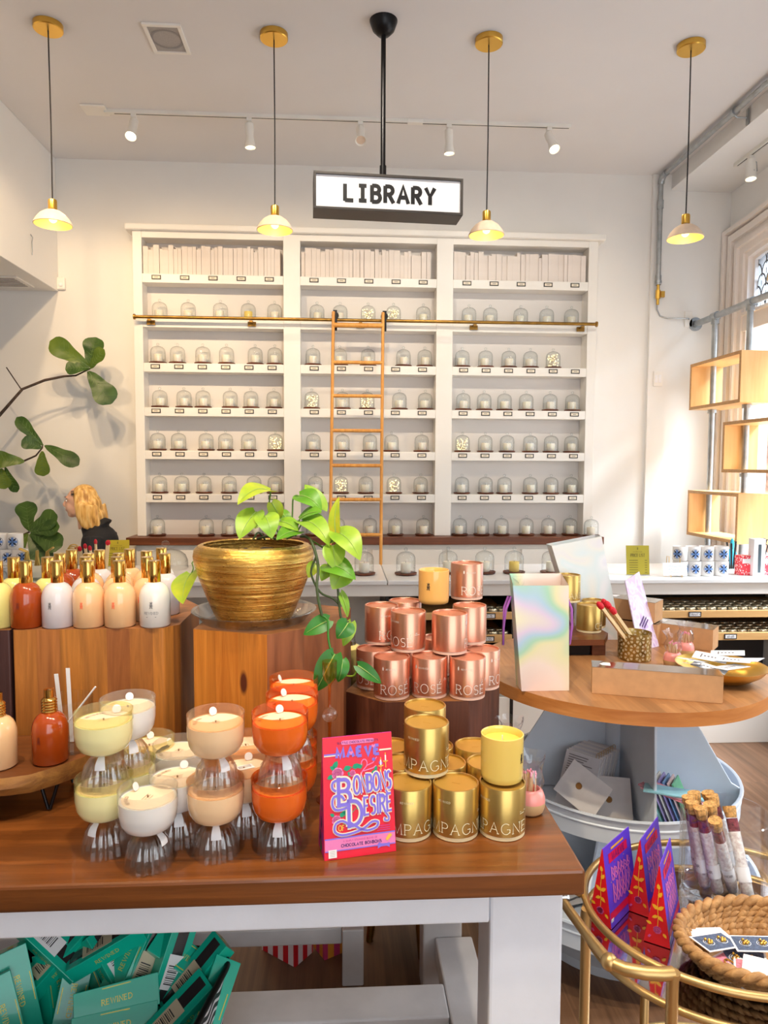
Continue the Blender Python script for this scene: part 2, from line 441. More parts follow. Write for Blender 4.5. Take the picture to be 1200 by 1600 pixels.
def potmat():
    t=NT('ribbed_gold_glaze')
    v=t.coords(scale=(3,3,150))
    n1=t.n('ShaderNodeTexNoise',{'Vector':v,'Scale':1.0,'Detail':5.0,'Roughness':.6}).outputs[0]
    v2=t.coords(scale=(14,14,34))
    n2=t.n('ShaderNodeTexNoise',{'Vector':v2,'Scale':2.0,'Detail':5.0}).outputs[0]
    col=t.ramp(n1,[(.3,(150,100,40)),(.5,(226,178,88)),(.7,(246,214,130))])
    r=t.math('ADD',t.math('MULTIPLY',n2,.25),.14)
    h=t.math('ADD',n1,t.math('MULTIPLY',n2,.5))
    return t.done(t.bsdf(col=col,metal=.95,rough=r,normal=t.bump(h,.8,.006)))
M_potgold=potmat()
M_soil=mat('dark_soil',(44,30,22),.95,vary=.3,vs=60,bump=.6,bs=90)
def leafmat(name,c1,c2,scale=6.0,yellow=None):
    t=NT(name)
    nz=t.n('ShaderNodeTexNoise',{'Vector':t.coords(),'Scale':scale,'Detail':4.0}).outputs[0]
    st=[(.32,c2),(.6,c1)]
    if yellow: st.append((.72,yellow))
    b=t.bsdf(col=t.ramp(nz,st),rough=.38)
    tr=t.n('ShaderNodeBsdfTranslucent',{'Color':lin(c1)}).outputs[0]
    return t.done(t.n('ShaderNodeMixShader',{0:.22,1:b,2:tr}).outputs[0])
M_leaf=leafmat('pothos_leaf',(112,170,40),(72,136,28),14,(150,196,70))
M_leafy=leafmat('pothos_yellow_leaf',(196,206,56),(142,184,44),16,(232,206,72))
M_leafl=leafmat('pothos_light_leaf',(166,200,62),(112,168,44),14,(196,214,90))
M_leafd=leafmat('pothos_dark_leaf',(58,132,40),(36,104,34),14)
M_vein=mat('leaf_vein',(150,178,90),.5)
M_veinf=mat('fig_leaf_vein',(104,132,66),.5)
M_fig=leafmat('fig_leaf',(74,104,40),(44,76,26),10)
M_figl=leafmat('fig_leaf_light',(110,132,44),(74,104,30),8)
M_stem=mat('green_stem',(84,120,44),.5)
M_stemd=mat('dark_vine_stem',(60,76,36),.55,vary=.2,vs=40)
M_twig=mat('fig_bark',(74,58,48),.8,vary=.3,vs=40)
def jar(name,c): return mat(name,c,.12,sub=.15,srad=(.01,.008,.006),sscale=.5,coat=.6)

# ================================================================== the room
WY, CE, XR, XL = 5.45, 3.87, 2.987, -4.0
struct(MB().box(XL-.1,XR+.1,-2.2,WY+.1,-.05,0).build('floor',M_floor))
struct(MB().box(XL-.1,XR+.1,-2.2,WY+.1,CE,CE+.06).build('ceiling',M_ceil))
struct(MB().box(XL-.1,XR+.1,WY,WY+.1,0,CE).build('wall_back',M_wall))
struct(MB().box(XL-.1,XL,-2.2,WY,0,CE).build('wall_left',M_wall))
struct(MB().box(XL,-2.085,-2.2,WY-.001,2.918,CE-.001).build('trim_1',M_wall,bevel=.004))      # dropped bulkhead
struct(MB().box(2.5,XR,-2.2,WY-.001,3.76,CE-.001).build('trim_2',M_wallc))                     # soffit over the windows
struct(MB().box(2.358,2.5,WY-.03,WY-.001,0,CE-.001).build('trim_3',M_wall))                    # pilaster
struct(MB().box(2.5,XR-.001,WY-.02,WY-.001,0,.14).build('baseboard_back',M_trim,bevel=.006))
# window wall with two openings; the unseen nearer one is added for daylight
WIN=[(3.40,5.22),(.95,2.77)]; ZS, ZA = .95, 3.34
w=MB(); ys=[-2.2,.95,2.77,3.40,5.22,WY]
for a,b in ((-2.2,.95),(2.77,3.40),(5.22,WY)): w.box(XR,XR+.22,a,b,0,CE)
for a,b in WIN: w.box(XR,XR+.22,a,b,0,ZS); w.box(XR,XR+.22,a,b,ZA,CE)
struct(w.build('wall_right',M_wallc))
# unseen front wall, added so the foils reflect one bright window
FX0,FX1,FZ0,FZ1=-.5,2.7,.45,3.3
w=MB(); w.box(XL,FX0,-2.3,-2.2,0,CE); w.box(FX1,XR,-2.3,-2.2,0,CE); w.box(FX0,FX1,-2.3,-2.2,0,FZ0); w.box(FX0,FX1,-2.3,-2.2,FZ1,CE)
w.box(.98,1.06,-2.29,-2.21,FZ0,FZ1)
struct(w.build('wall_front_added',M_wallc))
def archz(y,c,rise=0.0): return 3.289+rise-(y-c)**2/15.0
M_came=mat('lead_came',(104,104,104),.5,.5)
M_tan=glass('tan_stained_glass',(214,170,120),.15,.1,.02)
for wi,(ya,yb) in enumerate(WIN):
    c=(ya+yb)/2; n=14
    fr=MB()
    def ring(x0,x1,oi,oo):      # moulded surround: inner offset oi, outer offset oo, following the arch
        ins=[(ya-oi,ZS),(ya-oi,archz(ya,c)+oi)]+[(ya+(yb-ya)*k/n,archz(ya+(yb-ya)*k/n,c)+oi) for k in range(1,n)]+[(yb+oi,archz(yb,c)+oi),(yb+oi,ZS)]
        outs=[(ya-oo,ZS),(ya-oo,archz(ya,c)+oo)]+[(ya+(yb-ya)*k/n,archz(ya+(yb-ya)*k/n,c)+oo) for k in range(1,n)]+[(yb+oo,archz(yb,c)+oo),(yb+oo,ZS)]
        N=len(ins)
        vs=[(x0,)+p for p in ins]+[(x0,)+p for p in outs]+[(x1,)+p for p in ins]+[(x1,)+p for p in outs]
        fs=[]
        for k in range(N-1):
            fs+=[(k,k+1,N+k+1,N+k),(2*N+k,3*N+k,3*N+k+1,2*N+k+1),(k,2*N+k,2*N+k+1,k+1),(N+k,N+k+1,3*N+k+1,3*N+k)]
        fr.add(vs,fs)
    ring(XR-.02,XR,.0,.2); ring(XR-.045,XR-.02,.05,.08); ring(XR-.05,XR-.02,.12,.17); ring(XR-.07,XR-.02,.19,.22)
    ring(XR+.0,XR+.16,-.035,.0); ring(XR+.04,XR+.1,-.06,-.03)
    fr.box(XR-.03,XR+.14,ya-.2,yb+.2,ZS-.06,ZS)
    wo=struct(fr.build('window_%d'%(wi+1),M_trim,smooth=30))
    rl=MB().box(XR-.01,XR+.12,ya,yb,2.66,2.80); rl.box(XR-.025,XR+.02,ya,yb,2.775,2.80)
    rl.box(XR+.02,XR+.1,c-.03,c+.03,ZS,2.66)
    rl.build('transom_rail',M_trim,wo,bevel=.004)
    MB().add([(XR+.07,ya,ZS),(XR+.07,yb,ZS),(XR+.07,yb,2.66),(XR+.07,ya,2.66)],[(0,1,2,3)]).build('lower_pane',M_pane,wo)
    pts=[(XR+.07,ya,2.8)]+[(XR+.07,yb,2.8)]+[(XR+.07,yb-(yb-ya)*k/n,archz(yb-(yb-ya)*k/n,c)-.02) for k in range(n+1)]
    MB().poly(pts).build('leaded_pane',M_lead,wo)
    cm=MB(); tn=MB(); fn=lambda u,v:(XR+.064,u,v); fn2=lambda u,v:(XR+.062,u,v)
    sw,sh=.105,.098
    for r in range(6):
        for k in range(-1,19):
            y0=ya+.03+(k+(.5 if r%2 else 0))*sw; z0=2.80+r*sh*.82
            l=[(y0+sw/2*math.cos(rad(a)),z0+sh*max(0,math.sin(rad(a)))**.8) for a in range(0,181,20)]
            l=[p for p in l if ya+.03<=p[0]<=yb-.03 and p[1]<archz(p[0],c)-.03]
            if len(l)>1: cm.ribbon(l,.012,fn)
            if ya+.03<y0<yb-.03 and z0+sh<archz(y0,c)-.03:
                cm.ribbon([(y0,z0+.01),(y0,z0+sh*.5)],.006,fn)
                if (k*3+r*5)%11==0:
                    tn.blob([(y0,z0-.02),(y0+sw*.42,z0+sh*.45),(y0+sw*.3,z0+sh*.85),(y0,z0+sh),(y0-sw*.3,z0+sh*.85),(y0-sw*.42,z0+sh*.45)],fn2)
    cm.ribbon([(ya+.035,2.8),(ya+.035,3.2)],.012,fn); cm.ribbon([(yb-.035,2.8),(yb-.035,3.2)],.012,fn)
    cm.build('lead_came',M_came,wo); tn.build('tan_glass',M_tan,wo)

# ------------------------------------------------------------------ bookcase
BF=5.30; ZR=[1.626,1.31,.993,.674,.355,.041,-.276]; ZB=[1.374,1.056,.738,.418,.104,-.213,-.526]
ZR=[EYE+z for z in ZR]; ZB=[EYE+z for z in ZB]
BAY=[(-1.44,-.431),(-.308,.692),(.815,1.83)]; BN=['left','middle','right']
bk=thing('bookcase','tall white built-in bookcase of three bays covering the back wall','bookcase',(.195,WY,0))
def bx(name,x0,x1,y0,y1,z0,z1,m=M_white,par=bk,bev=.003,off=(.195,WY,0)):
    return MB().box(x0-off[0],x1-off[0],y0-off[1],y1-off[1],z0-off[2],z1-off[2]).build(name,m,par,bevel=bev)
ztop=EYE+1.672
bx('back_panel',-1.5,1.895,WY-.012,WY-.001,1.124,ztop,M_niche,bev=0)
for a,b in ((-1.505,-1.44),(-.431,-.308),(.692,.815),(1.83,1.90)):
    bx('stile',a,b,BF,WY-.013,1.126,ztop)
bx('top_rail',-1.44,1.83,BF+.001,WY-.013,ZR[0],ztop)
bx('cornice',-1.55,1.945,BF-.035,WY-.001,ztop,ztop+.045,bev=.008)
for b,(x0,x1) in enumerate(BAY):
    for r in range(6):
        bx('shelf',x0,x1,BF+.002,WY-.013,ZR[r+1],ZB[r])
lh=MB(); lh.box(-.033,.033,-.004,0,-.0155,.0155,0); lh.box(-.0265,.0265,-.0048,-.004,-.0095,.0095,1)
for k in range(-2,3): lh.box(k*.005-.0012,k*.005+.0012,-.0052,-.0048,-.003,.003,0)
lh0=None
for r in (0,2,3,4,5):
    for b,(x0,x1) in enumerate(BAY):
        nl=5 if (r==0 or b==1) else 6
        for k in range(nl):
            x=x0+(x1-x0)*(k+.5)/nl; z=(ZR[r+1]+ZB[r])/2+.006
            if lh0 is None:
                lh0=lh.build('label_holder',[M_frame,M_card],bk); o=lh0; o['label']='small black framed paper label'
            else:
                o=lh0.copy(); COL.objects.link(o)
            o.location=(x-.195,BF+.002-WY,z)
# lower cabinet with walnut top
bc=thing('low_cabinet','white panelled cabinet with walnut top below the bookcase','cabinet',(.195,WY,0))
bx('worktop',-1.56,1.96,BF-.1,WY-.001,1.068,1.124,M_ledge,bc,.004)
bx('carcass',-1.5,1.9,BF-.06,WY-.001,0,1.067,M_white,bc)
for k in range(6):
    x0=-1.46+k*.56
    for z0,z1 in ((.78,1.03),(.1,.74)):
        d=bx('drawer' if z0>.5 else 'cabinet_door',x0,x0+.52,BF-.078,BF-.061,z0,z1,M_white,bc,.004)
        q=MB().sphere((x0+.26-.195,BF-.095-WY,(z0+z1)/2 if z0>.5 else z1-.06),.017).build('brass_knob',M_brass,d,smooth=60)

# books
bkN=0
for b,(x0,x1) in enumerate(BAY):
    x=x0+.006; k=0
    while True:
        wd=rnd.choice([.022,.025,.028,.03,.034,.036,.04,.046]); 
        if x+wd>x1-.004: break
        h=rnd.choice([.172,.18,.195,.198,.2,.202,.206,.208]); k+=1
        d=rnd.uniform(.105,.125); y0=BF+.012+rnd.uniform(0,.01)
        m=MB()
        t=.0018
        m.box(-wd/2,-wd/2+t,0,d,0,h,0); m.box(wd/2-t,wd/2,0,d,0,h,0); m.box(-wd/2+t,wd/2-t,0,t,0,h,0)
        m.box(-wd/2+t,wd/2-t,t,d-.003,.003,h-.004,1)
        o=m.build('book',[M_book,M_pages]); o.location=(x+wd/2,y0,ZB[0])
        o.rotation_euler=(0,0,0)
        tag(o,'%s white cloth book, %s from left in the %s bay\'s top shelf'%('slim' if wd<.03 else 'thick',ordn(k),BN[b]),'book','white books along the top shelf')
        x+=wd+rnd.choice([.0008,.001,.0015,.003])

# ------------------------------------------------------------------ cloches with candles
def make_cloche():
    t=thing('glass_cloche','proto','cloche')
    m=MB(); m.lathe([(.0,.0),(.054,0),(.0615,.004),(.0635,.012),(.0615,.0135),(.056,.011),(0,.011)],28)
    m.build('coaster',M_disk,t,smooth=40)
    g=MB(); g.lathe([(.0535,.0125),(.054,.014),(.054,.085),(.052,.1),(.046,.113),(.034,.123),(.018,.129),(.005,.131),(0,.1312)],28)
    d=g.build('dome',M_clear if False else M_glass,t,smooth=60)
    q=MB(); q.lathe([(.006,.130),(.005,.135),(.009,.139),(.0105,.144),(.009,.15),(.004,.153),(0,.1535)],14)
    q.build('knob',M_glass,d,smooth=60)
    return t
def make_candle(wax):
    m=MB(); m.lathe([(0,0),(.028,0),(.0305,.003),(.0305,.058),(.029,.06),(0,.0585)],20); m.cyl(.0012,.0585,.066,6,mi=1)
    return m.build('candle',[wax,M_ink],smooth=40)
def make_fairy(seed):
    rr=random.Random(seed); m=MB(); pts=[]
    for k in range(46):
        a=rr.uniform(0,6.28); r=.042*math.sqrt(rr.random()); z=.008+.085*rr.random()
        p=(r*math.cos(a),r*math.sin(a),z); pts.append(p)
    for p in pts: m.sphere(p,.0034,0,6,4)
    m.tube(pts,.0006,4,1)
    return m.build('fairy_lights',[M_fairy,M_wire],smooth=60)
CL=[ # row, bay, pixel x of every dome
(1,0,[249.7,294.4,344.7,388.1,429.6]),(2,0,[246.9,277.6,317.2,354.2,398.9,431.5]),(3,0,[250,287.7,317.5,359.9,392.2,428]),
(4,0,[246.9,279.2,322.2,352.6,388.4,433.4]),(5,0,[249.7,284.2,319,358.3,397,429.6]),(6,0,[243.4,322.5,358.3,400,432]),
(1,1,[495.4,531.5,575.2,614.8,661.3]),(2,1,[489.1,530.9,575,630.3,663.5]),(3,1,[487.2,535,573.7,624,667.7]),(4,1,[489.7,535,578,611.6,658.8]),
(5,1,[492.9,532.5,571.5,615.4,657.2]),(6,1,[490,527.7,578,617.6,661.3]),
(1,2,[732.6,765.8,813.3,853.9,892.5]),(2,2,[722.1,758.5,794.6,828.5,864]),(3,2,[723.7,756.3,788,821.9,859.2,894.1]),
(4,2,[722.5,757.9,792.1,828.5,860.8,892.5]),(5,2,[721.5,758.5,788,828.2,860.8,891.9]),(6,2,[718.3,752.2,783.2,822.2,856.7,890.5,916])]
FAIRY={(4,0,5),(1,1,2),(1,1,3),(3,1,0),(3,1,2),(5,1,1),(5,1,3),(2,2,4),(4,2,0)}
YEL={(1,0,3)}
cl0=make_cloche(); cd0=make_candle(M_wax); cy0=make_candle(M_waxy); fl0=[make_fairy(s) for s in (1,2,3)]
first={}
def use(key,proto,loc,rz,label,cat,group):
    if key not in first:
        first[key]=1; proto.location=loc; proto.rotation_euler=(0,0,rz); tag(proto,label,cat,group); return proto
    o=dup(proto,loc,rz,label,group); o['category']=cat; return o
RNAME={1:'second',2:'third',3:'fourth',4:'fifth',5:'sixth',6:'bottom'}
for r,b,xs in CL:
    for k,px in enumerate(xs):
        z=ZB[r]+.0005; y=BF+.069
        if r==6: y=BF+.04
        x=W(px,700,y).x; x0,x1=BAY[b]
        # the wall column leans in the frame: read x at the row's own height
        py=proj((x,y,z))[1]; x=W(px,py,y).x
        if r<6 or k<6: x=min(max(x,x0+.07),x1-.07)
        if r==6 and k==6: y=BF-.065
        where='%s from left, %s shelf, %s bay'%(ordn(k+1),RNAME[r],BN[b])
        fairy=(r,b,k) in FAIRY
        use('c',cl0,(x,y,z),rnd.uniform(0,6.28),('glass cloche glowing with fairy lights, ' if fairy else 'clear glass cloche on a walnut coaster, ')+where,'cloche','glass cloches on the bookcase shelves')
        if fairy:
            i=(r+b+k)%3; use('f%d'%i,fl0[i],(x,y,z+.0115),rnd.uniform(0,6),'warm fairy lights inside the cloche, '+where,'lights','fairy lights inside cloches')
        elif (r,b,k) in YEL: use('y',cy0,(x,y,z+.0115),0,'yellow wax candle under the cloche, '+where,'candle','candles inside the shelf cloches')
        else: use('w',cd0,(x+rnd.uniform(-.006,.006),y,z+.0115),rnd.uniform(0,6),'cream candle under the cloche, '+where,'candle','candles inside the shelf cloches')

# ------------------------------------------------------------------ ladder and its rail
RY=BF-.065; RZ=EYE+1.052
xl=W(210,498,RY).x; xr=W(932,510,RY).x
t=thing('ladder_rail','long brass ladder rail across the front of the bookcase','rail',(xl,RY,RZ))
MB().tube([(0,0,0),(xr-xl,0,0)],.0115,10).build('rod',M_brassd,t,smooth=40)
for x in (0,xr-xl): MB().tube([(x-.006,0,0),(x+.006,0,0)],.02,10).build('end_cap',M_brassd,t,smooth=40)
for fx in (.03,.245,.48,.73,.97):
    m=MB(); x=fx*(xr-xl); m.box(x-.03,x+.03,.052,.0615,-.045,-.012); m.box(x-.012,x+.012,0,.055,-.026,-.012)
    m.build('bracket',M_brassd,t,bevel=.002)
yb=4.86; ytop=RY-.045
pl=W(521,487,ytop); pr=W(598.5,487,ytop); ql=W(513,880,4.93); qr=W(592,880,4.93)
zt=pl.z
t=thing('library_ladder','honey coloured wooden library ladder hooked on the brass rail','ladder',((pl.x+pr.x)/2,yb,0))
off=Vector(t.location)
def lp(f,s):      # a point on one side rail, f=0 foot .. 1 top
    x=(pl.x if s<0 else pr.x); 
    return Vector((x-(1-f)*.035*(1 if s<0 else .9),yb+(ytop-yb)*f,zt*f))-off
for s in (-1,1):
    a,b=lp(.004,s),lp(1,s)
    MB().tube([a,a+(b-a)*.5,b],.0115,8).build('side_rail',M_bamboo,t,smooth=50)
nr=0
for py in (837,781,727.5,673,619,566.5,508):
    f=[ (i/400) for i in range(401) if proj(lp(i/400,-1)+off)[1]<=py ][0]
    MB().tube([lp(f,-1)+Vector((0,0,0)),lp(f,1)],.0125 if py>510 else .017,8).build('rung',M_bamboo,t,smooth=50)
for f in (.31,.2,.09):
    MB().tube([lp(f,-1),lp(f,1)],.0125,8).build('rung',M_bamboo,t,smooth=50)
for s in (-1,1):
    p=lp(.985,s); m=MB()
    q=Vector(((pl.x if s<0 else pr.x)+ .012,RY,RZ+.02))-off
    Mx=Matrix.Translation(q)@Matrix.Rotation(PI/2,4,'X')
    m.cyl(.026,-.012,.012,16,M=Mx@Matrix.Translation((0,.0105,0)))
    m.box(q.x-.014,q.x+.014,-.03+q.y,.0+q.y-.012,q.z-.1,q.z+.045)
    m.build('roller_bracket',M_iron,t,smooth=40)

# ------------------------------------------------------------------ marble counter
CT=1.0; CY0,CY1=3.99,4.66
cx0,cx1=-3.0,2.9
t=thing('shop_counter','long white marble topped counter in front of the bookcase','counter',(0,4.3,0))
def cb(name,x0,x1,y0,y1,z0,z1,m,bev=.003,par=t): return MB().box(x0,x1,y0-4.3,y1-4.3,z0,z1).build(name,m,par,bevel=bev)
seam=.255
cb('countertop',cx0,seam-.002,CY0,CY1,.972,CT,M_marble,.006); cb('countertop',seam+.002,cx1,CY0,CY1,.972,CT,M_marble,.006)
cb('apron',cx0+.02,cx1-.02,CY0+.02,CY0+.04,.905,.971,M_white)
cb('back_board',cx0+.02,cx1-.02,CY1-.05,CY1-.03,0,.971,M_white)
for x in (cx0+.02,-1.2,.245,.98,2.86): cb('upright',x,x+.02,CY0+.041,CY1-.051,0,.971,M_white if x in (cx0+.02,2.86) else M_black)
cb('base',cx0+.02,cx1-.02,CY0+.045,CY1-.051,0,.3,M_white)
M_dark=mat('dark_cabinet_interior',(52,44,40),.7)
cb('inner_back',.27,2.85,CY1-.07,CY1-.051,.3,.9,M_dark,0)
tin=MB(); tin.lathe([(0,0),(.0255,0),(.0275,.003),(.0275,.026),(.024,.03),(.024,.033)],18,mi=0)
tin.lathe([(.0285,.03),(.0285,.041),(.027,.043),(0,.0425)],18,mi=1)
M_tinj=mat('small_jar_glass',(222,216,200),.15,coat=.6); M_lid=mat('champagne_tin_lid',(232,220,188),.25,.8)
M_tindark=mat('antique_tin_lid',(150,128,92),.35,.8)
tin0=None
zone=[]
for ti,(zl,zh) in enumerate(((.77,.812),(.635,.68))):
    for s,(a,b) in enumerate(((.265,.978),(1.003,1.7),(1.705,2.85))):
        p=cb('pull_out_tray',a,b,CY0+.005,CY0+.022,zl,zh,M_tray,.002)
        cb('tray_floor',a,b,CY0+.022,CY1-.08,zl+.004,zl+.012,M_tray,0,p)
        m=MB(); xx=(a+b)/2+({0:.22,1:-.05,2:-.22}[s] if ti==0 else {0:.215,1:0,2:.0}[s]); yy=CY0+.005-4.3; zc=(zl+zh)/2
        m.box(xx-.038,xx+.038,yy-.003,yy,zc-.015,zc+.015,0); m.box(xx-.032,xx+.032,yy-.004,yy-.003,zc-.01,zc+.01,1)
        m.text({(0,0):'11-15',(1,0):'51-55',(0,1):'16-20',(0,2):'TRINITY',(1,1):'56-60',(1,2):'61-65'}[(ti,s)],.013,lambda u,v:(xx+u,yy-.0045,zc-.0065+v),w=.14,mi=0)
        m.build('label_holder',[M_frame,M_paper],p)
        zone.append((ti,s,a,b,zl+.0125))
rows='front second third fourth fifth'.split(); TIER=['upper','lower']
for ti,s,a,b,z in zone:
    k=0; x=a+.036
    while x<b-.03:
        k+=1
        px=proj((x,4.1,z+.04))[0]
        vis = 535<px<606 or 752<px<812 or px>985
        if vis:
            for r in range(4 if px>985 else 2):
                yy=CY0+.06+r*.066+rnd.uniform(-.002,.002)
                if tin0 is None: tin0=tin.build('candle_tin',[M_tinj,M_lid],smooth=40); o=tin0
                else: o=tin0.copy(); COL.objects.link(o)
                o.location=(x+rnd.uniform(-.003,.003),yy,z)
                tag(o,'small gold lidded jar, %s in the %s row, %s %s tray'%(ordn(k),rows[r],['left','middle','right'][s],TIER[ti]),'jar','small lidded jars in the counter trays')
        x+=.0635

# ================================================================== lamps, sign, pipes
LAMPS=[((75,38),(81,349),'leftmost'),((428,53),(430,358),'second from left'),((764,61),(764,366),'third from left'),((1080,70),(1076,371),'rightmost')]
lamp_pos=[]
def make_pendant(zb,name,h):
    t=thing('pendant_lamp','x','lamp')
    m=MB(); m.lathe([(0,-.03),(.068,-.03),(.072,-.026),(.072,0)],32); m.build('canopy',M_brass,t,smooth=40)
    MB().tube([(0,0,-.03),(.002,0,-h*.5),(0,0,-h+.1)],.0035,6).build('cable',M_cable,t,smooth=60)
    m=MB(); m.lathe([(0,-h+.125),(.006,-h+.12),(.02,-h+.118),(.022,-h+.112),(.022,-h+.07),(.014,-h+.066)],20); m.build('socket',M_brass,t,smooth=40)
    prof=[(.018,-h+.068),(.04,-h+.06),(.062,-h+.045),(.08,-h+.024),(.092,-h+.002),(.0945,-h-.006)]
    sh=MB(); sh.lathe(prof,32,mi=0); sh.lathe([(r-.003,z-.002) for r,z in prof],32,mi=1); sh.lathe([(.0945,-h-.006),(.0915,-h-.008)],32,mi=0)
    sh.build('shade',[M_lampw,M_shade_in],t,smooth=50)
    m=MB(); m.sphere((0,0,-h+.022),.021,0,14,10); m.cyl(.012,-h+.038,-h+.066,12,mi=1); m.build('bulb',[M_bulb,M_brass],t,smooth=50)
    return t
for k,(c,b,nm) in enumerate(LAMPS):
    p=U(c[0],c[1],CE); q=W(b[0],b[1],p.y)
    t=make_pendant(q.z,nm,CE-q.z); t.location=(p.x,p.y,CE)
    tag(t,'small dome pendant lamp with brass canopy, %s of four'%nm,'lamp','dome pendant lamps hanging from the ceiling')
    lamp_pos.append((p.x,p.y,q.z+.0))

# light track along the ceiling
a=U(165,174,CE); b=U(893,193,CE); ty=(a.y+b.y)/2
t=thing('light_track','long white ceiling light track above the bookcase','track',((a.x+b.x)/2,ty,CE))
L=(b.x-a.x)/2
m=MB(); m.box(-L,L,-.018,.018,-.022,0,0); m.box(-L+.06,L-.01,-.004,.004,-.0225,-.0215,1); m.build('rail',[M_spotw,M_cable],t)
MB().box(-L-.13,-L+.02,-.07,.06,-.012,0).build('feed_plate',M_white,t,bevel=.004)
MB().box(.42,.52,-.021,.021,-.024,0).build('joiner',M_white,t,bevel=.003)
HEADS=[(213,180,(212,214),1,'leftmost, tilted to the left and glowing'),(391,185,(394,222),0,'second from left, pointing straight down'),(563,190,(564,231),2,'third from left, lens facing the shop'),(701,191,(702,229),0,'fourth from left, pointing straight down'),(857,196,(862,231),1,'rightmost, tilted to the right and glowing')]
spot_targets=[]
for hx,hy,end,kind,nm in HEADS:
    p=Vector((U(hx,hy,CE).x,ty,CE-.022))
    t=thing('track_spotlight','white track spotlight, %s'%nm,'spotlight',p,0,'spotlights on the ceiling track')
    m=MB(); m.box(-.016,.016,-.016,.016,-.022,0); m.build('adapter',M_spotw,t,bevel=.002)
    d={0:Vector((.04,.05,-1)),1:Vector((-.02 if hx<500 else .14,-.42,-.75)),2:Vector((.0,-.6,-.8))}[kind].normalized()
    s0=Vector((0,0,-.05)); MB().tube([(0,0,-.02),s0],.007,8).build('stem',M_spotw,t,smooth=50)
    q=d.to_track_quat('Z','Y').to_matrix().to_4x4(); Mx=Matrix.Translation(s0)@q
    m=MB(); m.lathe([(0,-.02),(.026,-.015),(.027,.02),(.024,.06),(.03,.1),(.036,.13),(.034,.131),(.028,.115)],20,M=Mx); hd=m.build('housing',M_spotw,t,smooth=45)
    m=MB(); m.disc(.0285,.118,20,M=Mx); m.build('lens',M_spot if kind<2 else M_lampw,hd)
    spot_targets.append((p+s0+d*.14,d,kind))
# square speaker grille in the ceiling
g=[U(*p,CE) for p in ((221,33),(282,37),(298,82),(241,82))]
cx=sum(p.x for p in g)/4; cy=sum(p.y for p in g)/4; hw=(abs(g[1].x-g[0].x)+abs(g[2].x-g[3].x))/4; hd=abs(g[2].y-g[0].y)/2
t=thing('ceiling_speaker','square grey speaker grille with white frame set in the ceiling','speaker',(cx,cy,CE))
M_grille=mat('grey_mesh_grille',(176,170,166),.7,vary=.1,vs=300)
m=MB()
for a0,a1,b0,b1 in ((-hw,hw,-hd,-hd+.02),(-hw,hw,hd-.02,hd),(-hw,-hw+.02,-hd+.02,hd-.02),(hw-.02,hw,-hd+.02,hd-.02)): m.box(a0,a1,b0,b1,-.012,0)
m.build('frame',M_white,t,bevel=.002)
MB().box(-hw+.02,hw-.02,-hd+.02,hd-.02,-.006,-.001).build('grille',M_grille,t)
m=MB(); m.lathe([(.085,-.0075),(.08,-.0085),(.07,-.007)],28); m.build('speaker_ring',mat('speaker_cone_grey',(150,146,144),.7),t,smooth=40)

# hanging LIBRARY sign
zt=W(490,266,3.6).z; A=U(490,266,zt); B=U(724,279,zt); zb=W(490,325,3.6).z
mid=(A+B)/2; ang=math.atan2(B.y-A.y,B.x-A.x); hw=(B-A).length/2; H=zt-zb; D=.15
t=thing('hanging_sign','black framed white lightbox sign reading LIBRARY on a black pole','sign',(mid.x,mid.y,zb),ang)
M_sframe=mat('dark_bronze_frame',(66,60,56),.45,.3); M_sface=mat('white_sign_panel',(248,246,248),.4)
m=MB(); f=.0125
m.box(-hw,hw,0,D,H-f,H); m.box(-hw,hw,0,D,0,f); m.box(-hw,-hw+f,0,D,f,H-f); m.box(hw-f,hw,0,D,f,H-f)
m.build('frame',M_sframe,t,bevel=.0015)
MB().box(-hw+f,hw-f,.01,D-.01,f,H-f).build('panel',M_sface,t)
m=MB(); m.text('LIBRARY',.083,lambda u,v:(u+.004,.0085,H*.5-.045+v),w=.24,sp=.3,mono=True,xs=.84); m.build('lettering',M_black,t)
po=U(605,4,CE); 
px=po.x-mid.x; py=po.y-mid.y
lx=px*math.cos(-ang)-py*math.sin(-ang)
m=MB(); m.tube([(lx,D/2,H),(lx,D/2,CE-zb-.02)],.0125,12); m.cyl(.017,H,H+.07,12,(lx,D/2)); m.build('pole',M_iron,t,smooth=40)
m=MB(); m.lathe([(.0,CE-zb-.075),(.03,CE-zb-.07),(.055,CE-zb-.045),(.07,CE-zb-.004),(.07,CE-zb)],28,(lx,D/2,0)); m.build('canopy',M_iron,t,smooth=40)

# bulkhead vent, loose wire, motion sensor
t=thing('air_vent','white slotted air vent under the left bulkhead','vent',(-2.42,5.17,2.918))
m=MB(); m.box(-.22,.22,-.14,.14,-.008,0); m.build('frame',M_white,t,bevel=.003)
for k in range(6): MB().box(-.19,.19,-.1+k*.04-.012,-.1+k*.04+.008,-.011,-.008).build('slat',M_grille,t)
p=WX(48,378,-2.085); m=MB(); m.tube([(0,0,.05),(.012,0,.03),(.006,.002,0),(.008,0,-.06),(.004,.004,-.085)],.003,6)
o=m.build('loose_wire',M_galv,smooth=60); o.location=(p.x+.001,p.y,p.z); tag(o,'short grey wire poking out of the white bulkhead','wire')
p=W(97,444,WY); t=thing('motion_sensor','small white motion sensor on the wall beside the bulkhead corner','sensor',(p.x,WY,p.z))
MB().box(-.03,.03,-.03,0,-.045,.045).build('housing',M_white,t,bevel=.01,seg=3); MB().sphere((0,-.028,-.012),(.016,.01,.016)).build('lens',M_paper,t,smooth=60)

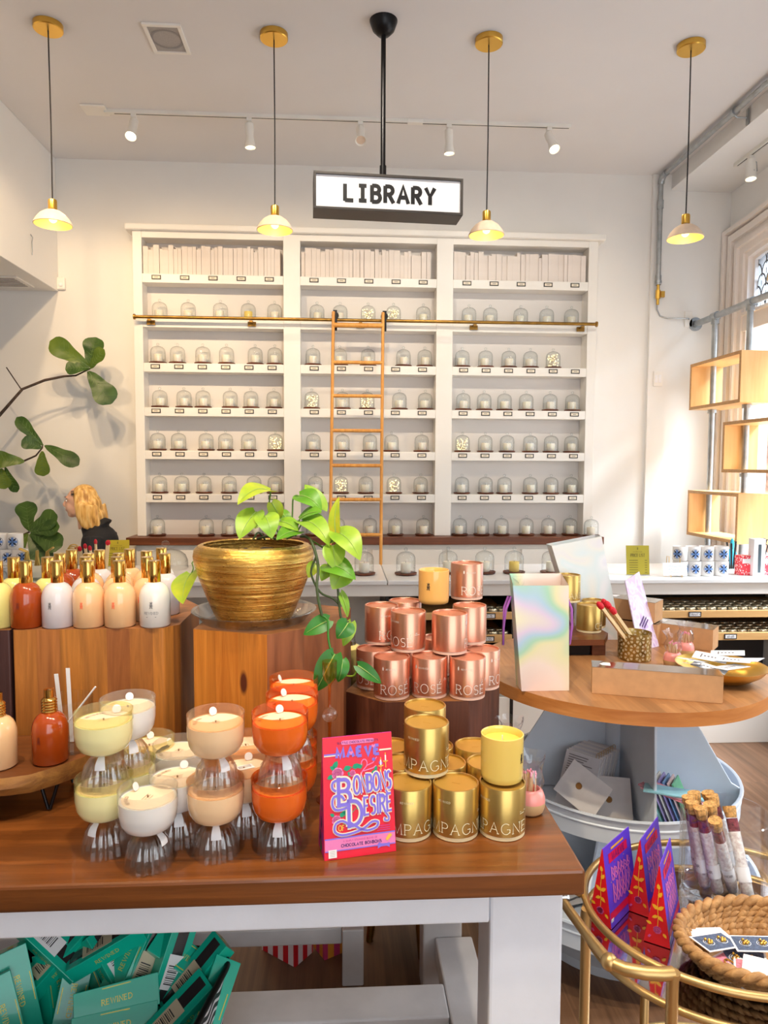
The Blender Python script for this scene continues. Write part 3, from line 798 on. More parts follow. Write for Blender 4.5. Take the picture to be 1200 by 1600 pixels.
# conduit pipe at the right pilaster
p0=W(1033,292,WY-.06); pz=p0.z; q=W(1031,441,WY-.06)
t=thing('gas_pipe','grey steel pipe running along the soffit and down the pilaster','pipe',(p0.x,WY-.06,0))
zc=3.835
pts=[(.0,0,q.z)]+[(0,0,zc-.05)]+[(0,-.05*(1-math.cos(rad(a))),zc-.05+.05*math.sin(rad(a))) for a in range(15,91,15)]+[(0.02,-3.2,zc),(.03,-6.5,zc)]
MB().tube(pts,.0165,12).build('pipe',M_galv,t,smooth=50)
m=MB(); m.tube([pts[1],pts[3],pts[5],pts[7],(0,-.09,zc)],.023,12); m.build('elbow',M_galv,t,smooth=50)
m=MB(); m.cyl(.022,pz-.16,pz-.1,12); m.cyl(.021,q.z-.02,q.z+.05,12); m.cyl(.026,q.z-.005,q.z+.01,8); m.build('coupling',M_galv,t,smooth=40)
m=MB(); m.cyl(.011,q.z-.17,q.z-.02,10); m.cyl(.019,q.z-.125,q.z-.06,8); m.box(.015,.045,-.02,.006,q.z-.115,q.z-.07); m.build('brass_valve',M_brass,t,smooth=40)
for yy in (-1.0,-2.6):
    m=MB(); m.tube([(0.006,yy-.012,zc),(0.006,yy+.012,zc)],.027,12); m.tube([(0.006,yy,zc-.02),(.02,yy,zc-.035),(.09,yy,zc-.035)],.005,6); m.box(.083,.088,yy-.012,yy+.012,zc-.075,zc+.02)
    m.build('hanger_clip',M_galv,t,smooth=40)
e=W(1078,498,WY-.012)
m=MB(); m.tube([(0,0,q.z-.16),(0,.012,e.z+.09),(.004,.018,e.z+.06),(.03,.02,e.z+.012),(.09,.024,e.z-.004),(e.x-p0.x-.01,.04,e.z)],.0045,6); m.build('flexible_tail',M_galv,t,smooth=60)
p=W(1075,499,WY); t=thing('wall_outlet','tall white outlet plate beside the railing flange','outlet',(p.x,WY,p.z))
MB().box(-.03,.03,-.012,0,-.06,.06).build('plate',M_white,t,bevel=.003); MB().box(-.004,.004,-.014,-.012,-.004,.004).build('port',M_ink,t)
p=W(1027.5,592,WY-.03); t=thing('light_switch','white double light switch plate on the pilaster','switch',(p.x,WY-.03,p.z))
MB().box(-.036,.036,-.009,0,-.058,.058).build('plate',M_white,t,bevel=.003)
for x in (-.015,.015): MB().box(x-.012,x+.012,-.012,-.009,-.03,.03).build('rocker',M_paper,t,bevel=.002)

# right-hand track head
a=W(1152,257,5.0)
p=U(1150,256,3.76); q2=U(1200,222,3.76); xx=p.x
t=thing('short_light_track','short white light track under the window soffit','track',(xx,p.y,3.76))
m=MB(); m.box(-.018,.018,-2.2,0,-.022,0,0); m.box(-.004,.004,-2.18,-.02,-.0225,-.0215,1); m.build('rail',[M_spotw,M_cable],t)
h=U(1176,243,3.74); t=thing('track_spotlight','white cylindrical spotlight with wire yoke, alone on the window-side track','spotlight',(xx,h.y,3.738),0)
MB().box(-.016,.016,-.016,.016,-.022,0).build('adapter',M_spotw,t,bevel=.002)
d=Vector((-.02,-.12,-1)).normalized(); Mx=Matrix.Translation((0,0,-.03))@d.to_track_quat('Z','Y').to_matrix().to_4x4()
m=MB(); m.lathe([(0,-.01),(.03,0),(.034,.08),(.036,.13),(.034,.131),(.03,.118)],20,M=Mx); hd=m.build('housing',M_spotw,t,smooth=45)
m=MB(); m.disc(.03,.12,20,M=Mx); m.build('lens',M_spot,hd)
MB().tube([(.0,0,-.02),(.042,0,-.04),(.045,-.005,-.1),(.0,-.045,-.11)],.003,6).build('yoke',M_galv,t,smooth=50)
right_spot=(xx,h.y,3.738-.17)

# pipe shelving with birch boxes
RX=2.733; t=thing('pipe_shelving','steel pipe frame carrying three open birch plywood box shelves by the window','shelf',(RX,WY,0))
rz=2.756
m=MB(); m.tube([(0,-.005,rz),(0,-3.4,rz)],.024,14); m.build('top_pipe',M_galv,t,smooth=50)
m=MB(); m.tube([(0,-.012,rz),(0,0,rz)],.052,18); m.tube([(0,-.05,rz),(0,-.005,rz)],.03,14); m.build('wall_flange',M_galv,t,smooth=40)
for py in (-.30,-.755,-2.0,-3.2):
    m=MB(); m.tube([(0,py,0.001),(0,py,rz)],.0205,12); m.build('upright_pipe',M_galv,t,smooth=50)
    m=MB(); m.tube([(0,py-.035,rz),(0,py+.035,rz)],.031,14); m.tube([(0,py,rz-.055),(0,py,rz)],.029,14); m.build('tee_fitting',M_galv,t,smooth=40)
XB=2.60-RX
def boxshelf(y0,y1,z0,z1,w,name):
    y0-=WY;y1-=WY; th=.022
    o=MB().box(XB,XB+w,y0,y0+th,z0,z1).build('box_shelf',M_birch,t,bevel=.002)
    m=MB(); m.box(XB,XB+w,y1-th,y1,z0,z1); m.build('end_panel',M_birch,o,bevel=.002)
    m=MB(); m.box(XB,XB+w,y0+th,y1-th,z1-th,z1); m.build('top_panel',M_birch,o,bevel=.002)
    m=MB(); m.box(XB,XB+w,y0+th,y1-th,z0,z0+th); m.build('bottom_panel',M_birch,o,bevel=.002)
    m=MB()
    for a,b,c,d in ((y0,y1,z1-th,z1),(y0,y1,z0,z0+th),(y0,y0+th,z0+th,z1-th),(y1-th,y1,z0+th,z1-th)): m.box(XB-.0015,XB,a,b,c,d)
    m.build('ply_edge',M_birche,o)
boxshelf(4.55,5.234,2.076,2.415,.24,0); boxshelf(3.9,4.745,1.615,1.957,.24,0); boxshelf(4.526,5.21,1.142,1.478,.24,0)
for py,z in ((-.30,2.05),(-.755,2.05),(-.755,1.585),(-.30,1.12)):
    m=MB(); m.cyl(.032,z,z+.024,14,(0,py)); m.build('pipe_collar',M_galv,t,smooth=40)
# outside: tree trunk and blue van seen through the window
t=MB()
p=Vector((4.2,6.95,0)); t.tube([(p.x,p.y,-.3),(p.x+.03,p.y,1.2),(p.x,p.y-.02,2.1),(p.x+.04,p.y,2.5)],[.2,.16,.15,.13],12)
M_bark2=mat('rough_bark',(150,108,84),.9,vary=.35,vs=14,bump=.8,bs=20)
tag(t.build('tree_trunk',M_bark2,smooth=60),'brown tree trunk outside the window behind the box shelves','tree')
struct(MB().box(XR+.3,9,-3,9,-.35,-.3).build('ground',mat('pavement',(190,188,186),.8,vary=.05)))
t=thing('blue_van','bright blue parked van outside, glimpsed below the middle box shelf','van',(6.0,7.5,-.3),rad(-90))
M_blue=mat('blue_car_paint',(30,150,205),.25,coat=.5)
bd=[(-2.0,.35),(2.0,.35),(2.05,1.0),(1.5,1.2),(1.0,2.0),(-1.9,2.05),(-2.05,1.2)]
m=MB(); m.add([(x,-.85,z) for x,z in bd]+[(x,.85,z) for x,z in bd],[tuple(range(7)),tuple(reversed(range(7,14)))]+[(k,7+k,7+(k+1)%7,(k+1)%7) for k in range(7)]); m.build('body',M_blue,t,bevel=.08,seg=3)
for x in (-1.25,1.25):
    for y in (-.82,.82):
        m=MB(); m.tube([(x,y-.1,.33),(x,y+.1,.33)],.33,20); m.build('wheel',M_black,t,smooth=40)
m=MB(); m.box(-1.6,.8,-.865,-.855,1.3,1.85); m.box(-1.6,.8,.855,.865,1.3,1.85); m.build('side_window',mat('van_glass',(70,90,100),.1),t)

# ================================================================== front table
TZ=.9; TF=1.253; TB=2.2; TXR=.453; TXL=-1.55
zb=W(914,1400,TF).z
t=thing('display_table','big reclaimed wood table with white painted legs in the foreground','table',(-.55,1.7,0))
def tb(name,x0,x1,y0,y1,z0,z1,m,bev=.003): return MB().box(x0+.55,x1+.55,y0-1.7,y1-1.7,z0,z1).build(name,m,t,bevel=bev)
tb('tabletop',TXL,TXR,TF,TB,zb,TZ,M_table,.006)
az=zb-.0005; al=W(500,1449,1.28).z
tb('apron',TXL+.04,.278,1.276,1.3,al,az,M_legw,.004)
tb('apron',TXL+.04,.278,TB-.07,TB-.045,al-.03,az,M_legw,.004)
tb('apron',.30,.40,1.392,TB-.12,al-.03,az,M_legw,.004)
for x0,x1 in ((.279,.42),(TXL+.03,TXL+.17)):
    tb('leg',x0,x1,1.277,1.39,0,az,M_legw,.006)
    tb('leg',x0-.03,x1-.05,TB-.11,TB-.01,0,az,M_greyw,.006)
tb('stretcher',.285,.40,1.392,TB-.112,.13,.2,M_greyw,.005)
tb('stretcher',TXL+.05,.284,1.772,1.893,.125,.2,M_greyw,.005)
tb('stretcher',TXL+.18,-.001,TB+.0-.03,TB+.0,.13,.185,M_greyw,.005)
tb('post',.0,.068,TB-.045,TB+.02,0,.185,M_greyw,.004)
m=MB(); m.tube([(.42+.55,1.33-1.7,.80),(.447+.55,1.33-1.7,.80)],.004,8); m.tube([(.42+.55,1.33-1.7,.80),(.424+.55,1.33-1.7,.80)],.008,6); m.tube([(.444+.55,1.33-1.7,.80),(.447+.55,1.33-1.7,.80)],.006,6); m.build('steel_bolt',M_chrome,t)

# ------------------------------------------------------------------ wooden stumps
SZ=1.25
def stump(name,label,poly,z0,z1,m,mt,loc):
    mb=MB(); mb.prism([(x-loc[0],y-loc[1]) for x,y in poly],0,z1-z0,0,1)
    o=mb.build(name,[m,mt],bevel=.004); o.location=(loc[0],loc[1],z0); return tag(o,label,'wood block','hexagonal wood risers on the table')
z0=TZ+.0005
stump('wood_riser','tall brown plank riser carrying the rows of spray bottles',[(-.795,1.742),(-.44,1.752),(-.408,1.79),(-.408,2.03),(-.5,2.19),(-.795,2.19)],z0,SZ,M_stump,M_stop,(-.6,1.95))
stump('wood_riser','dark maroon riser cut by the left edge of the photo',[(-1.2,1.742),(-.802,1.742),(-.802,2.19),(-1.2,2.19)],z0,SZ,M_stumpm,M_stopd,(-1.0,1.95))
P2=Vector((-.178,1.67)); P1=Vector((-.363,1.736)); P3=Vector((.004,1.80))
# hexagon: front-left pine face, front-right red face
hx=[tuple(P1),tuple(P2),tuple(P3),(.024,1.985),(-.155,2.075),(-.345,1.95)]
mb=MB(); loc=(-.17,1.87); pl=[(x-loc[0],y-loc[1]) for x,y in hx]
n=6; h=SZ-z0; u=0
for k in range(n):
    a=pl[k];b=pl[(k+1)%n]; L=math.hypot(b[0]-a[0],b[1]-a[1])
    mb.add([(a[0],a[1],0),(b[0],b[1],0),(b[0],b[1],h),(a[0],a[1],h)],[(0,1,2,3)],1 if k==0 else 0,[[(u,0),(u+L,0),(u+L,h),(u,h)]]); u+=L
mb.add([(x,y,h) for x,y in pl],[tuple(range(n))],2,[[p for p in pl]]); mb.add([(x,y,0) for x,y in reversed(pl)],[tuple(range(n))],2)
o=mb.build('wood_riser',[M_stumpc,M_pine,M_stop]); o.location=(loc[0],loc[1],z0)
tag(o,'tall hexagonal riser with an orange knotty pine face, under the gold planter','wood block','hexagonal wood risers on the table')
RZT=1.05
stump('wood_riser','low dark hexagonal riser under the rose gold canisters',[(.105,1.768),(.325,1.768),(.44,1.93),(.335,2.15),(.11,2.15),(.008,1.86)],z0,RZT,M_stumpd,M_stopd,(.22,1.96))

# ------------------------------------------------------------------ spray bottles
BC={'white':jar('milky_white_glass',(236,232,224)),'lavender':jar('milky_lavender_glass',(226,218,220)),'peach':jar('milky_peach_glass',(248,200,148)),'amber':jar('amber_fill',(172,70,18)),'yellow':jar('milky_yellow_glass',(240,228,140))}
LOGO={'white':mat('grey_print',(120,118,120),.6),'peach':mat('coral_print',(250,120,80),.6),'amber':mat('brown_print',(120,40,12),.6)}
LOGO['lavender']=LOGO['white']; LOGO['yellow']=LOGO['white']
def emblem(m,s,fn,mi=0,w=.09):
    """small long-eared bird emblem: body, crown tuft and feet strokes"""
    for l in ([(-.1,.1),(.12,.05),(.2,.4),(.1,.7),(-.08,.72),(-.16,.45),(-.1,.1)],[(-.02,.72),(-.16,.95)],[(.04,.74),(.06,1.02)],[(.08,.72),(.22,.92)],[(-.1,.1),(-.22,-.02)],[(.12,.05),(.24,-.04)],[(-.1,.3),(.14,.5)],[(-.06,.5),(.1,.2)],[(-.02,.2),(.0,.6)]):
        m.ribbon([(p[0]*s,p[1]*s) for p in l],w*s,fn,mi)
def cylfn(r,zc=0,a0=-90,off=.0006):
    return lambda u,v:((r+off)*math.cos(rad(a0)+u/r),(r+off)*math.sin(rad(a0)+u/r),zc+v)
def make_bottle(c,spray=False):
    t=thing('spray_bottle','x','bottle')
    r=.0375
    m=MB(); m.lathe([(0,0),(r-.004,0),(r,.004),(r,.07)]+[(r*math.cos(rad(a))*.72+r*.28,.07+.04*math.sin(rad(a))) for a in (15,30,45,60,75)]+[(.013,.1105),(.012,.114)],32)
    b=m.build('body',BC[c],t,smooth=50)
    m=MB(); emblem(m,.016,cylfn(r,.05)); m.build('emblem',LOGO[c],b)
    if c=='white':
        m=MB(); m.text('REWINED',.006,cylfn(r,.035),w=.12,serif=True); m.ribbon([(-.012,.028),(.012,.028)],.0012,cylfn(r,0)); m.build('lettering',LOGO[c],b)
    if not spray:
        m=MB(); m.lathe([(.0145,.109),(.015,.11),(.015,.162),(.0143,.163),(0,.163)],24); m.build('cap',M_goldcap,t,smooth=40)
    else:
        m=MB(); pr=[(.0145,.109)]
        for k in range(5): pr+=[(.0165,.112+k*.006),(.0145,.115+k*.006)]
        pr+=[(.012,.141),(.0105,.142),(.0105,.16),(.0,.161)]
        m.lathe(pr,24); m.build('ridged_collar',M_goldcap,t,smooth=35)
    return t
bproto={}
FRONT=[(-3,'yellow','pale yellow spray bottle cut by the left photo edge, front row'),(42.7,'amber','amber spray bottle with gold cap, front row on the plank riser'),(91.6,'lavender','lavender white spray bottle beside the amber one, front row'),(139.7,'peach','peach spray bottle, left of the two peach ones in front row'),(188.3,'peach','peach spray bottle, right of the two peach ones in front row'),(242.7,'white','white spray bottle with grey emblem, right end of front row')]
def putbottle(c,loc,label,rz=0):
    if c not in bproto: bproto[c]=make_bottle(c); o=bproto[c]; o.location=loc; o.rotation_euler=(0,0,rz); tag(o,label,'bottle','gold capped spray bottles on the riser'); return o
    return dup(bproto[c],loc,rz,label)
bpos=[]
for px,c,lab in FRONT:
    p=U(px,985 if px<230 else 982,SZ); y=max(p.y+.035,1.782); 
    bpos.append((p.x*(y/p.y),y)); putbottle(c,(bpos[-1][0],y,SZ),lab,rad(-8 if c!='white' else 0))
BACK=[(98,228,'yellow','pale yellow spray bottle behind the amber one'),(256,218,'amber','amber spray bottle in second row, behind lavender bottle'),(425,220,'lavender','lavender white spray bottle in second row, behind left peach bottle'),(572,222,'peach','peach spray bottle peeking between the two front peach ones'),(730,222,'peach','peach spray bottle just behind the right front peach one'),(962,193,'lavender','grey white spray bottle at right end of second row'),
 (180,208,'yellow','spray bottle third row back, behind the front amber one, only its gold cap shows'),(330,200,'amber','spray bottle third row back, between amber and lavender bottles, cap visible'),(492,200,'peach','spray bottle third row, over the left peach bottle, cap visible'),(632,203,'peach','spray bottle third row, gold cap over the gap between peach bottles'),(832,188,'peach','peach spray bottle third row, left of the white front bottle'),(895,217,'white','white spray bottle directly behind the front white one'),
 (150,190,'yellow','spray bottle in the rearmost row, leftmost gold cap'),(305,182,'amber','spray bottle in the rearmost row, second gold cap from left'),(540,178,'lavender','spray bottle in the rearmost row, third gold cap from left'),(700,172,'peach','spray bottle in the rearmost row, right of the matches'),(22,210,'yellow','pale yellow spray bottle behind the leftmost one')]
for zx,zy,c,lab in BACK:
    p=U(zx/3.75,820+zy/3.75,SZ+.163); x,y=p.x,max(p.y,1.84)
    x0_,x1_=(-.757,-.446) if zx>30 else (-1.1,-.84)
    def ok(x,y): return x0_<=x<=x1_ and y<=2.15 and all(math.hypot(x-a_,y-b_)>=.0762 for a_,b_ in bpos)
    best=None
    for dy in range(0,80):
        for dx in range(-9,10):
            X,Y=x*(1+dy*.004/y)+dx*.004,y+dy*.004
            if ok(X,Y):
                c_=dy*1.0+abs(dx)*1.3
                if best is None or c_<best[0]: best=(c_,X,Y)
    if best is None: continue
    x,y=best[1],best[2]
    bpos.append((x,y)); putbottle(c,(x,y,SZ),lab,rnd.uniform(-.5,.5))

# live edge riser with hairpin legs, tester bottle and tumbler
LZ=1.0
t=thing('live_edge_riser','small live edge wood slab riser on black hairpin legs','riser',(-.72,1.6,TZ))
pts=[(-1.05,1.47),(-.9,1.462),(-.78,1.47),(-.70,1.478),(-.655,1.492),(-.615,1.53),(-.575,1.58),(-.565,1.62),(-.585,1.67),(-.62,1.70),(-.75,1.715),(-1.05,1.72)]
mb=MB(); pl=[(x+.72,y-1.6) for x,y in pts]; n=len(pl)
lo=[(x*.985,y*.93,.058) for x,y in pl]; md=[(x*1.012,y*1.06,.078) for x,y in pl]; hi=[(x,y,.1) for x,y in pl]
mb.add(lo+md+hi,[(k,(k+1)%n,n+(k+1)%n,n+k) for k in range(n)]+[(n+k,n+(k+1)%n,2*n+(k+1)%n,2*n+k) for k in range(n)],1)
mb.add(hi,[tuple(range(n))],0); mb.add(lo,[tuple(reversed(range(n)))],1)
mb.build('slab',[M_live,M_bark],t,smooth=40)
for x,y in ((.085,-.06),(-.25,-.06),(.09,.07),(-.25,.07)):
    MB().tube([(x-.018,y,.058),(x-.002,y-.004,.004),(x+.002,y-.004,.004),(x+.018,y,.058)],.004,8).build('hairpin_leg',M_iron,t,smooth=50)
p=U(69,1199,LZ); o=make_bottle('amber',True); o.location=(p.x,p.y+.035,LZ+.0005); o.rotation_euler=(0,0,rad(-15)); tag(o,'amber tester bottle with ridged gold collar standing on the live edge slab','bottle')
p2=U(-12,1206,LZ); o=make_bottle('peach',True); o.location=(p2.x,p2.y+.03,LZ+.0005); tag(o,'peach tester bottle cut off at the left edge of the live edge slab','bottle')
q=U(69,1165,LZ); q=Vector((p.x+.012,p.y+.105,LZ+.0005))
t=thing('glass_tumbler','clear straight glass tumbler holding paper testers behind the amber bottle','glass',q)
m=MB(); m.lathe([(0,.004),(.0,0),(.05,0),(.0525,.004),(.0555,.118),(.0535,.119),(.0505,.008),(0,.008)],32); m.build('vessel',M_clear,t,smooth=50)
for k,(dx,dy,tx,ty,h,w) in enumerate(((-.01,.0,-.02,.005,.165,.009),(.004,.01,.0,.012,.175,.009))):
    mb=MB(); mb.box(-w/2,w/2,-.0006,.0006,0,h); o=mb.build('paper_tester',M_paper); o.location=(q.x+dx,q.y+dy,LZ+.0105); o.rotation_euler=(rad(2),rad(-4 if k==0 else -1),0)
    tag(o,['shorter','taller'][k]+' white paper tester strip standing in the tumbler','tester strip')
o=MB().tube([(-.03,.0,.0),(.075,0,.135)],.0022,6).build('wooden_stick',M_paper,smooth=50); o.location=(q.x-.008,q.y-.01,LZ+.0105); tag(o,'thin pale stick leaning out of the tumbler to the right','stick')

# ------------------------------------------------------------------ footed bowl candles
def tinted(name,c,dens):
    t=NT(name); lw=t.math('MULTIPLY',t.math('POWER',t.n('ShaderNodeLayerWeight',{'Blend':.5}).outputs['Facing'],3.2),.6); f=t.n('ShaderNodeClamp',{0:t.math('ADD',lw,.05)}).outputs[0]
    a=t.n('ShaderNodeBsdfTransparent',{'Color':lin(c)}).outputs[0]
    d=t.n('ShaderNodeBsdfTranslucent',{'Color':lin(c)}).outputs[0]; d2=t.n('ShaderNodeBsdfDiffuse',{'Color':lin(c)}).outputs[0]
    dd=t.n('ShaderNodeMixShader',{0:.5,1:d,2:d2}).outputs[0]
    a=t.n('ShaderNodeMixShader',{0:dens,1:a,2:dd}).outputs[0]
    g=t.n('ShaderNodeBsdfGlossy',{'Color':(.95,.95,.95,1),'Roughness':.03}).outputs[0]
    return t.done(t.n('ShaderNodeMixShader',{0:f,1:a,2:g}).outputs[0])
CC={'yellow':((250,240,178),(252,250,220),(252,246,206)),'white':((240,236,230),(250,250,248),(248,240,228)),'peach':((252,212,166),(254,238,220),(252,222,186)),'orange':((240,108,30),(253,196,130),(250,140,60))}
CB={k:(jar(k+'_candle_bowl',v[0]),tinted(k+'_rim_glass',v[1],.12),mat(k+'_wax',v[2],.5,sub=.25,srad=(.012,.008,.005),sscale=.5)) for k,v in CC.items()}
M_dust=mat('cream_dust_cover',(244,218,186),.65); M_dustp=mat('dust_cover_print',(150,118,88),.6)
cproto={}
def make_bowl(c):
    t=thing('bowl_candle','x','candle')
    m=MB(); m.lathe([(.0435,0),(.0425,.008),(.0405,.024),(.036,.042),(.027,.056),(.014,.0635),(0,.0645)],80,rib=(20,.05))
    m.lathe([(.0415,.0005),(.039,.024),(.0345,.041),(.0255,.054),(0,.0615)],80,rib=(20,.035))
    m.build('fluted_foot',M_fluted,t,smooth=60)
    m=MB(); m.lathe([(0,.0655),(.018,.066),(.033,.0692),(.0445,.077),(.0512,.09),(.0538,.108),(.0541,.129)],40,mi=0); m.lathe([(.0541,.129),(.0545,.148),(.0535,.1488),(.0525,.148),(.0522,.129)],40,mi=1); m.build('glass_bowl',[CB[c][0],CB[c][1]],t,smooth=50)
    m=MB(); m.lathe([(.0524,.12),(.0522,.1278),(.05,.128),(0,.1278)],40); wx=m.build('wax',CB[c][2],t,smooth=40)
    m=MB(); m.cyl(.0475,.1281,.1287,40,mi=0)
    def pf(u,v): a=2.2-u/.036; rr=.036+v; return (rr*math.cos(a),rr*math.sin(a),.1292)
    m.text('REWINED',.006,pf,w=.13,mi=1,serif=True)
    for k in range(3): m.ribbon([(-.012+.002*k,.006-.006*k),(.012-.002*k,.006-.006*k)],.001,lambda u,v:(u,v,.1292),1)
    m.cyl(.0016,.1287,.1325,8,mi=1)
    m.build('dust_cover',[M_dust,M_dustp],t)
    m=MB(); m.lathe([(0,0),(.0085,0)],16); tabm=m
    m2=MB(); pts=[(.0085*math.cos(rad(a)),.0085*math.sin(rad(a))+.0085) for a in range(-60,241,20)]
    m2.add([(x,-.0006,y) for x,y in pts]+[(x,.0006,y) for x,y in pts],[tuple(range(len(pts))),tuple(reversed(range(len(pts),2*len(pts))))]+[(k,len(pts)+k,len(pts)+(k+1)%len(pts),(k+1)%len(pts)) for k in range(len(pts))])
    o=m2.build('pull_tab',M_paper,t); o.location=(.02,.034,.1287); o.rotation_euler=(rad(-20),0,0)
    # price sticker curling over the foot
    m=MB(); vs=[];n=6
    for i in range(n+1):
        s=i/n; r=.0125+.024*math.sin(s*PI/2)*.92; z=.066-.022*s**1.6
        for a in (-112,-102,-92,-82): vs.append(((r+.0022)*math.cos(rad(a))*1.0,(r+.0022)*math.sin(rad(a)),z))
    m.add(vs,[(i*4+k,i*4+k+1,(i+1)*4+k+1,(i+1)*4+k) for i in range(n) for k in range(3)])
    m.build('price_sticker',M_paper,t,smooth=60)
    return t
def putcandle(c,loc,rz,label):
    if c not in cproto: cproto[c]=make_bowl(c); o=cproto[c]; o.location=loc; o.rotation_euler=(0,0,rz); return tag(o,label,'candle','footed bowl candles on the front table')
    return dup(cproto[c],loc,rz,label)
PITCH=.1298; zr0=TZ+.148; zr1=TZ+.148+PITCH
def stack(c,base,labs,rz=0,c2=None):
    for k,l in enumerate(labs): putcandle((c2 if (k and c2) else c),(base[0]+.002*k,base[1]-.001*k,TZ+.0006+k*PITCH),rz+.5*k,l)
f=U(437,1328,TZ); stack('orange',f,['lower orange bowl candle of the front orange stack','upper orange bowl candle of the front orange stack'],.1)
f=U(338,1333,TZ); stack('peach',f,['lower peach bowl candle of the front peach stack','upper peach bowl candle of the front peach stack'],.3)
f=U(165,1328,TZ); stack('yellow',f,['lower pale yellow bowl candle of the front-left stack','upper pale yellow bowl candle of the front-left stack'],-.3)
f=U(233,1350,TZ); putcandle('white',(f.x,f.y,TZ+.0006),rad(75),'white bowl candle alone at the front between yellow and peach stacks')
def at_rim(px,py,z): return U(px,py,z)
o1=at_rim(452,1095,zr1); o1.y=max(o1.y,1.347+.1125); stack('orange',o1,['lower orange bowl candle of the middle orange stack','upper orange bowl candle of the middle orange stack'],.5)
o2=at_rim(444,1068,zr1); o2.y=max(o2.y,o1.y+.112); o2.x=o1.x-.004; stack('orange',o2,['lower orange bowl candle of the rearmost orange stack','upper orange bowl candle of the rearmost orange stack'],.9)
w1=at_rim(198,1090,zr1); stack('yellow',w1,['yellow bowl candle under the stacked white one at left','white bowl candle topping the rear left stack'],.2,c2='white')
f=at_rim(277,1200,zr0); putcandle('white',(f.x,f.y,TZ+.0006),.4,'white bowl candle behind the lone front white one')
g=at_rim(279,1160,zr0); putcandle('white',(g.x,max(g.y,f.y+.112),TZ+.0006),1.2,'rearmost white bowl candle, behind two other white ones')
f2=at_rim(381,1187,zr0); putcandle('peach',(f2.x,f2.y,TZ+.0006),.4,'peach bowl candle with a barcode label, behind the peach stack')
m=MB(); m.box(-.017,.017,-.011,.011,0,.0006,0)
for k in range(9): m.box(-.013+k*.003,-.0118+k*.003,-.004,.008,.0006,.0009,1)
o=m.build('barcode_label',[M_paper,M_ink]); o.location=(f2.x+.002,f2.y+.004,TZ+.1302); o.rotation_euler=(0,0,rad(28)); tag(o,'white barcode label lying on the peach candle behind the peach stack','label')
g2=at_rim(384,1152,zr0); putcandle('peach',(g2.x,max(g2.y,f2.y+.112),TZ+.0006),2,'rear peach bowl candle, furthest back of the peach ones')
h=at_rim(236,1152,zr0); putcandle('yellow',(h.x-.004,max(h.y,w1.y+.112),TZ+.0006),.7,'rear yellow bowl candle in front of the plank riser')

# ------------------------------------------------------------------ foil canisters
def make_can(kind):
    body,lid,rim,prt=(M_rose,M_rosel,M_rosep,M_roset) if kind=='rose' else (M_champ,M_champl,M_champp,M_champt)
    t=thing('gift_canister','x','canister'); r=.0475
    m=MB(); m.lathe([(r-.0007,.0085),(r,.009),(r,.1035),(r-.001,.105),(r-.0035,.105),(r-.0042,.104),(r-.0042,.1005)],48); b=m.build('body',body,t,smooth=35)
    m=MB(); m.lathe([(0,.0),(r-.003,0),(r-.0012,.001),(r-.0012,.0085)],48); m.build('base_rim',rim,t,smooth=35)
    m=MB(); m.disc(r-.0042,.1005,40); 
    for a in range(6): m.box(-.008+a*.0028,-.0065+a*.0028,-.0012+.0006*a,.001+.0006*a,.1005,.1009)
    m.build('lid',lid,t)
    m=MB(); fn=cylfn(r,0)
    if kind=='rose':
        m.text('ROSÉ',.0235,fn,w=.066,x0=0,y0=.0165,serif=True,sp=.26)
        m2=MB()
        for k,wd in enumerate((.02,.014)): m2.ribbon([(.042-wd/2+.01*k,.052-.004*k),(.042+wd/2+.01*k,.052-.004*k)],.0013,fn)
        m2.text('REWINED',.0042,fn,w=.14,x0=-.012,y0=.079,sp=.35,serif=False); m2.blob([(-.0345,.078),(-.0315,.078),(-.031,.084),(-.033,.088),(-.035,.084)],fn); m2.build('small_print',prt,b)
    else:
        m.text('CHAMPAGNE',.022,fn,w=.068,x0=0,y0=.0165,serif=True,sp=.3)
        m2=MB(); m2.text('REWINED',.0042,fn,w=.14,x0=.0,y0=.079,sp=.35); m2.ribbon([(.078,.058),(.098,.058)],.0013,fn); m2.ribbon([(.078,.054),(.092,.054)],.0013,fn); m2.build('small_print',prt,b)
    m.build('lettering',prt,b)
    return t
kproto={}
def putcan(kind,loc,rz,label):
    g={'rose':'rose gold canisters stacked on the dark riser','champ':'gold champagne canisters'}[kind]
    if kind not in kproto: kproto[kind]=make_can(kind); o=kproto[kind]; o.location=loc; o.rotation_euler=(0,0,rz); return tag(o,label,'canister',g)
    return dup(kproto[kind],loc,rz,label,g)
r=.0475; used=[]
def canspot(px,py,z,front=True):
    p=U(px,py,z); x,y=p.x,p.y
    if front:
        k=(y+r)/y; x*=k; y+=r
    for _ in range(60):
        mv=False
        for ux,uy,uz in used:
            if abs(uz-z)<.05:
                d=math.hypot(x-ux,y-uy)
                if d<.0955:
                    k=.0958-d; x+=(x-ux)/d*k; y+=(y-uy)/d*k; mv=True
        if not mv: break
    used.append((x,y,z)); return (x,y,z+.0005)
za,zb_,zc=RZT,RZT+.1055,RZT+.211
for px,py,z,rz,lab in [(612,1096,za,8,'front-left rose gold canister in the bottom row, ROSÉ facing forward'),(670.5,1094,za,-12,'front-middle rose gold canister in the bottom row'),(729.5,1096,za,2,'front-right rose gold canister in the bottom row'),
 (584,1080,za,-42,'rose gold canister at the left end of bottom row, partly behind leaf'),(752,1081,za,60,'rose gold canister at the right end of bottom row')]:
    putcan('rose',canspot(px,py,z),rad(rz),lab)
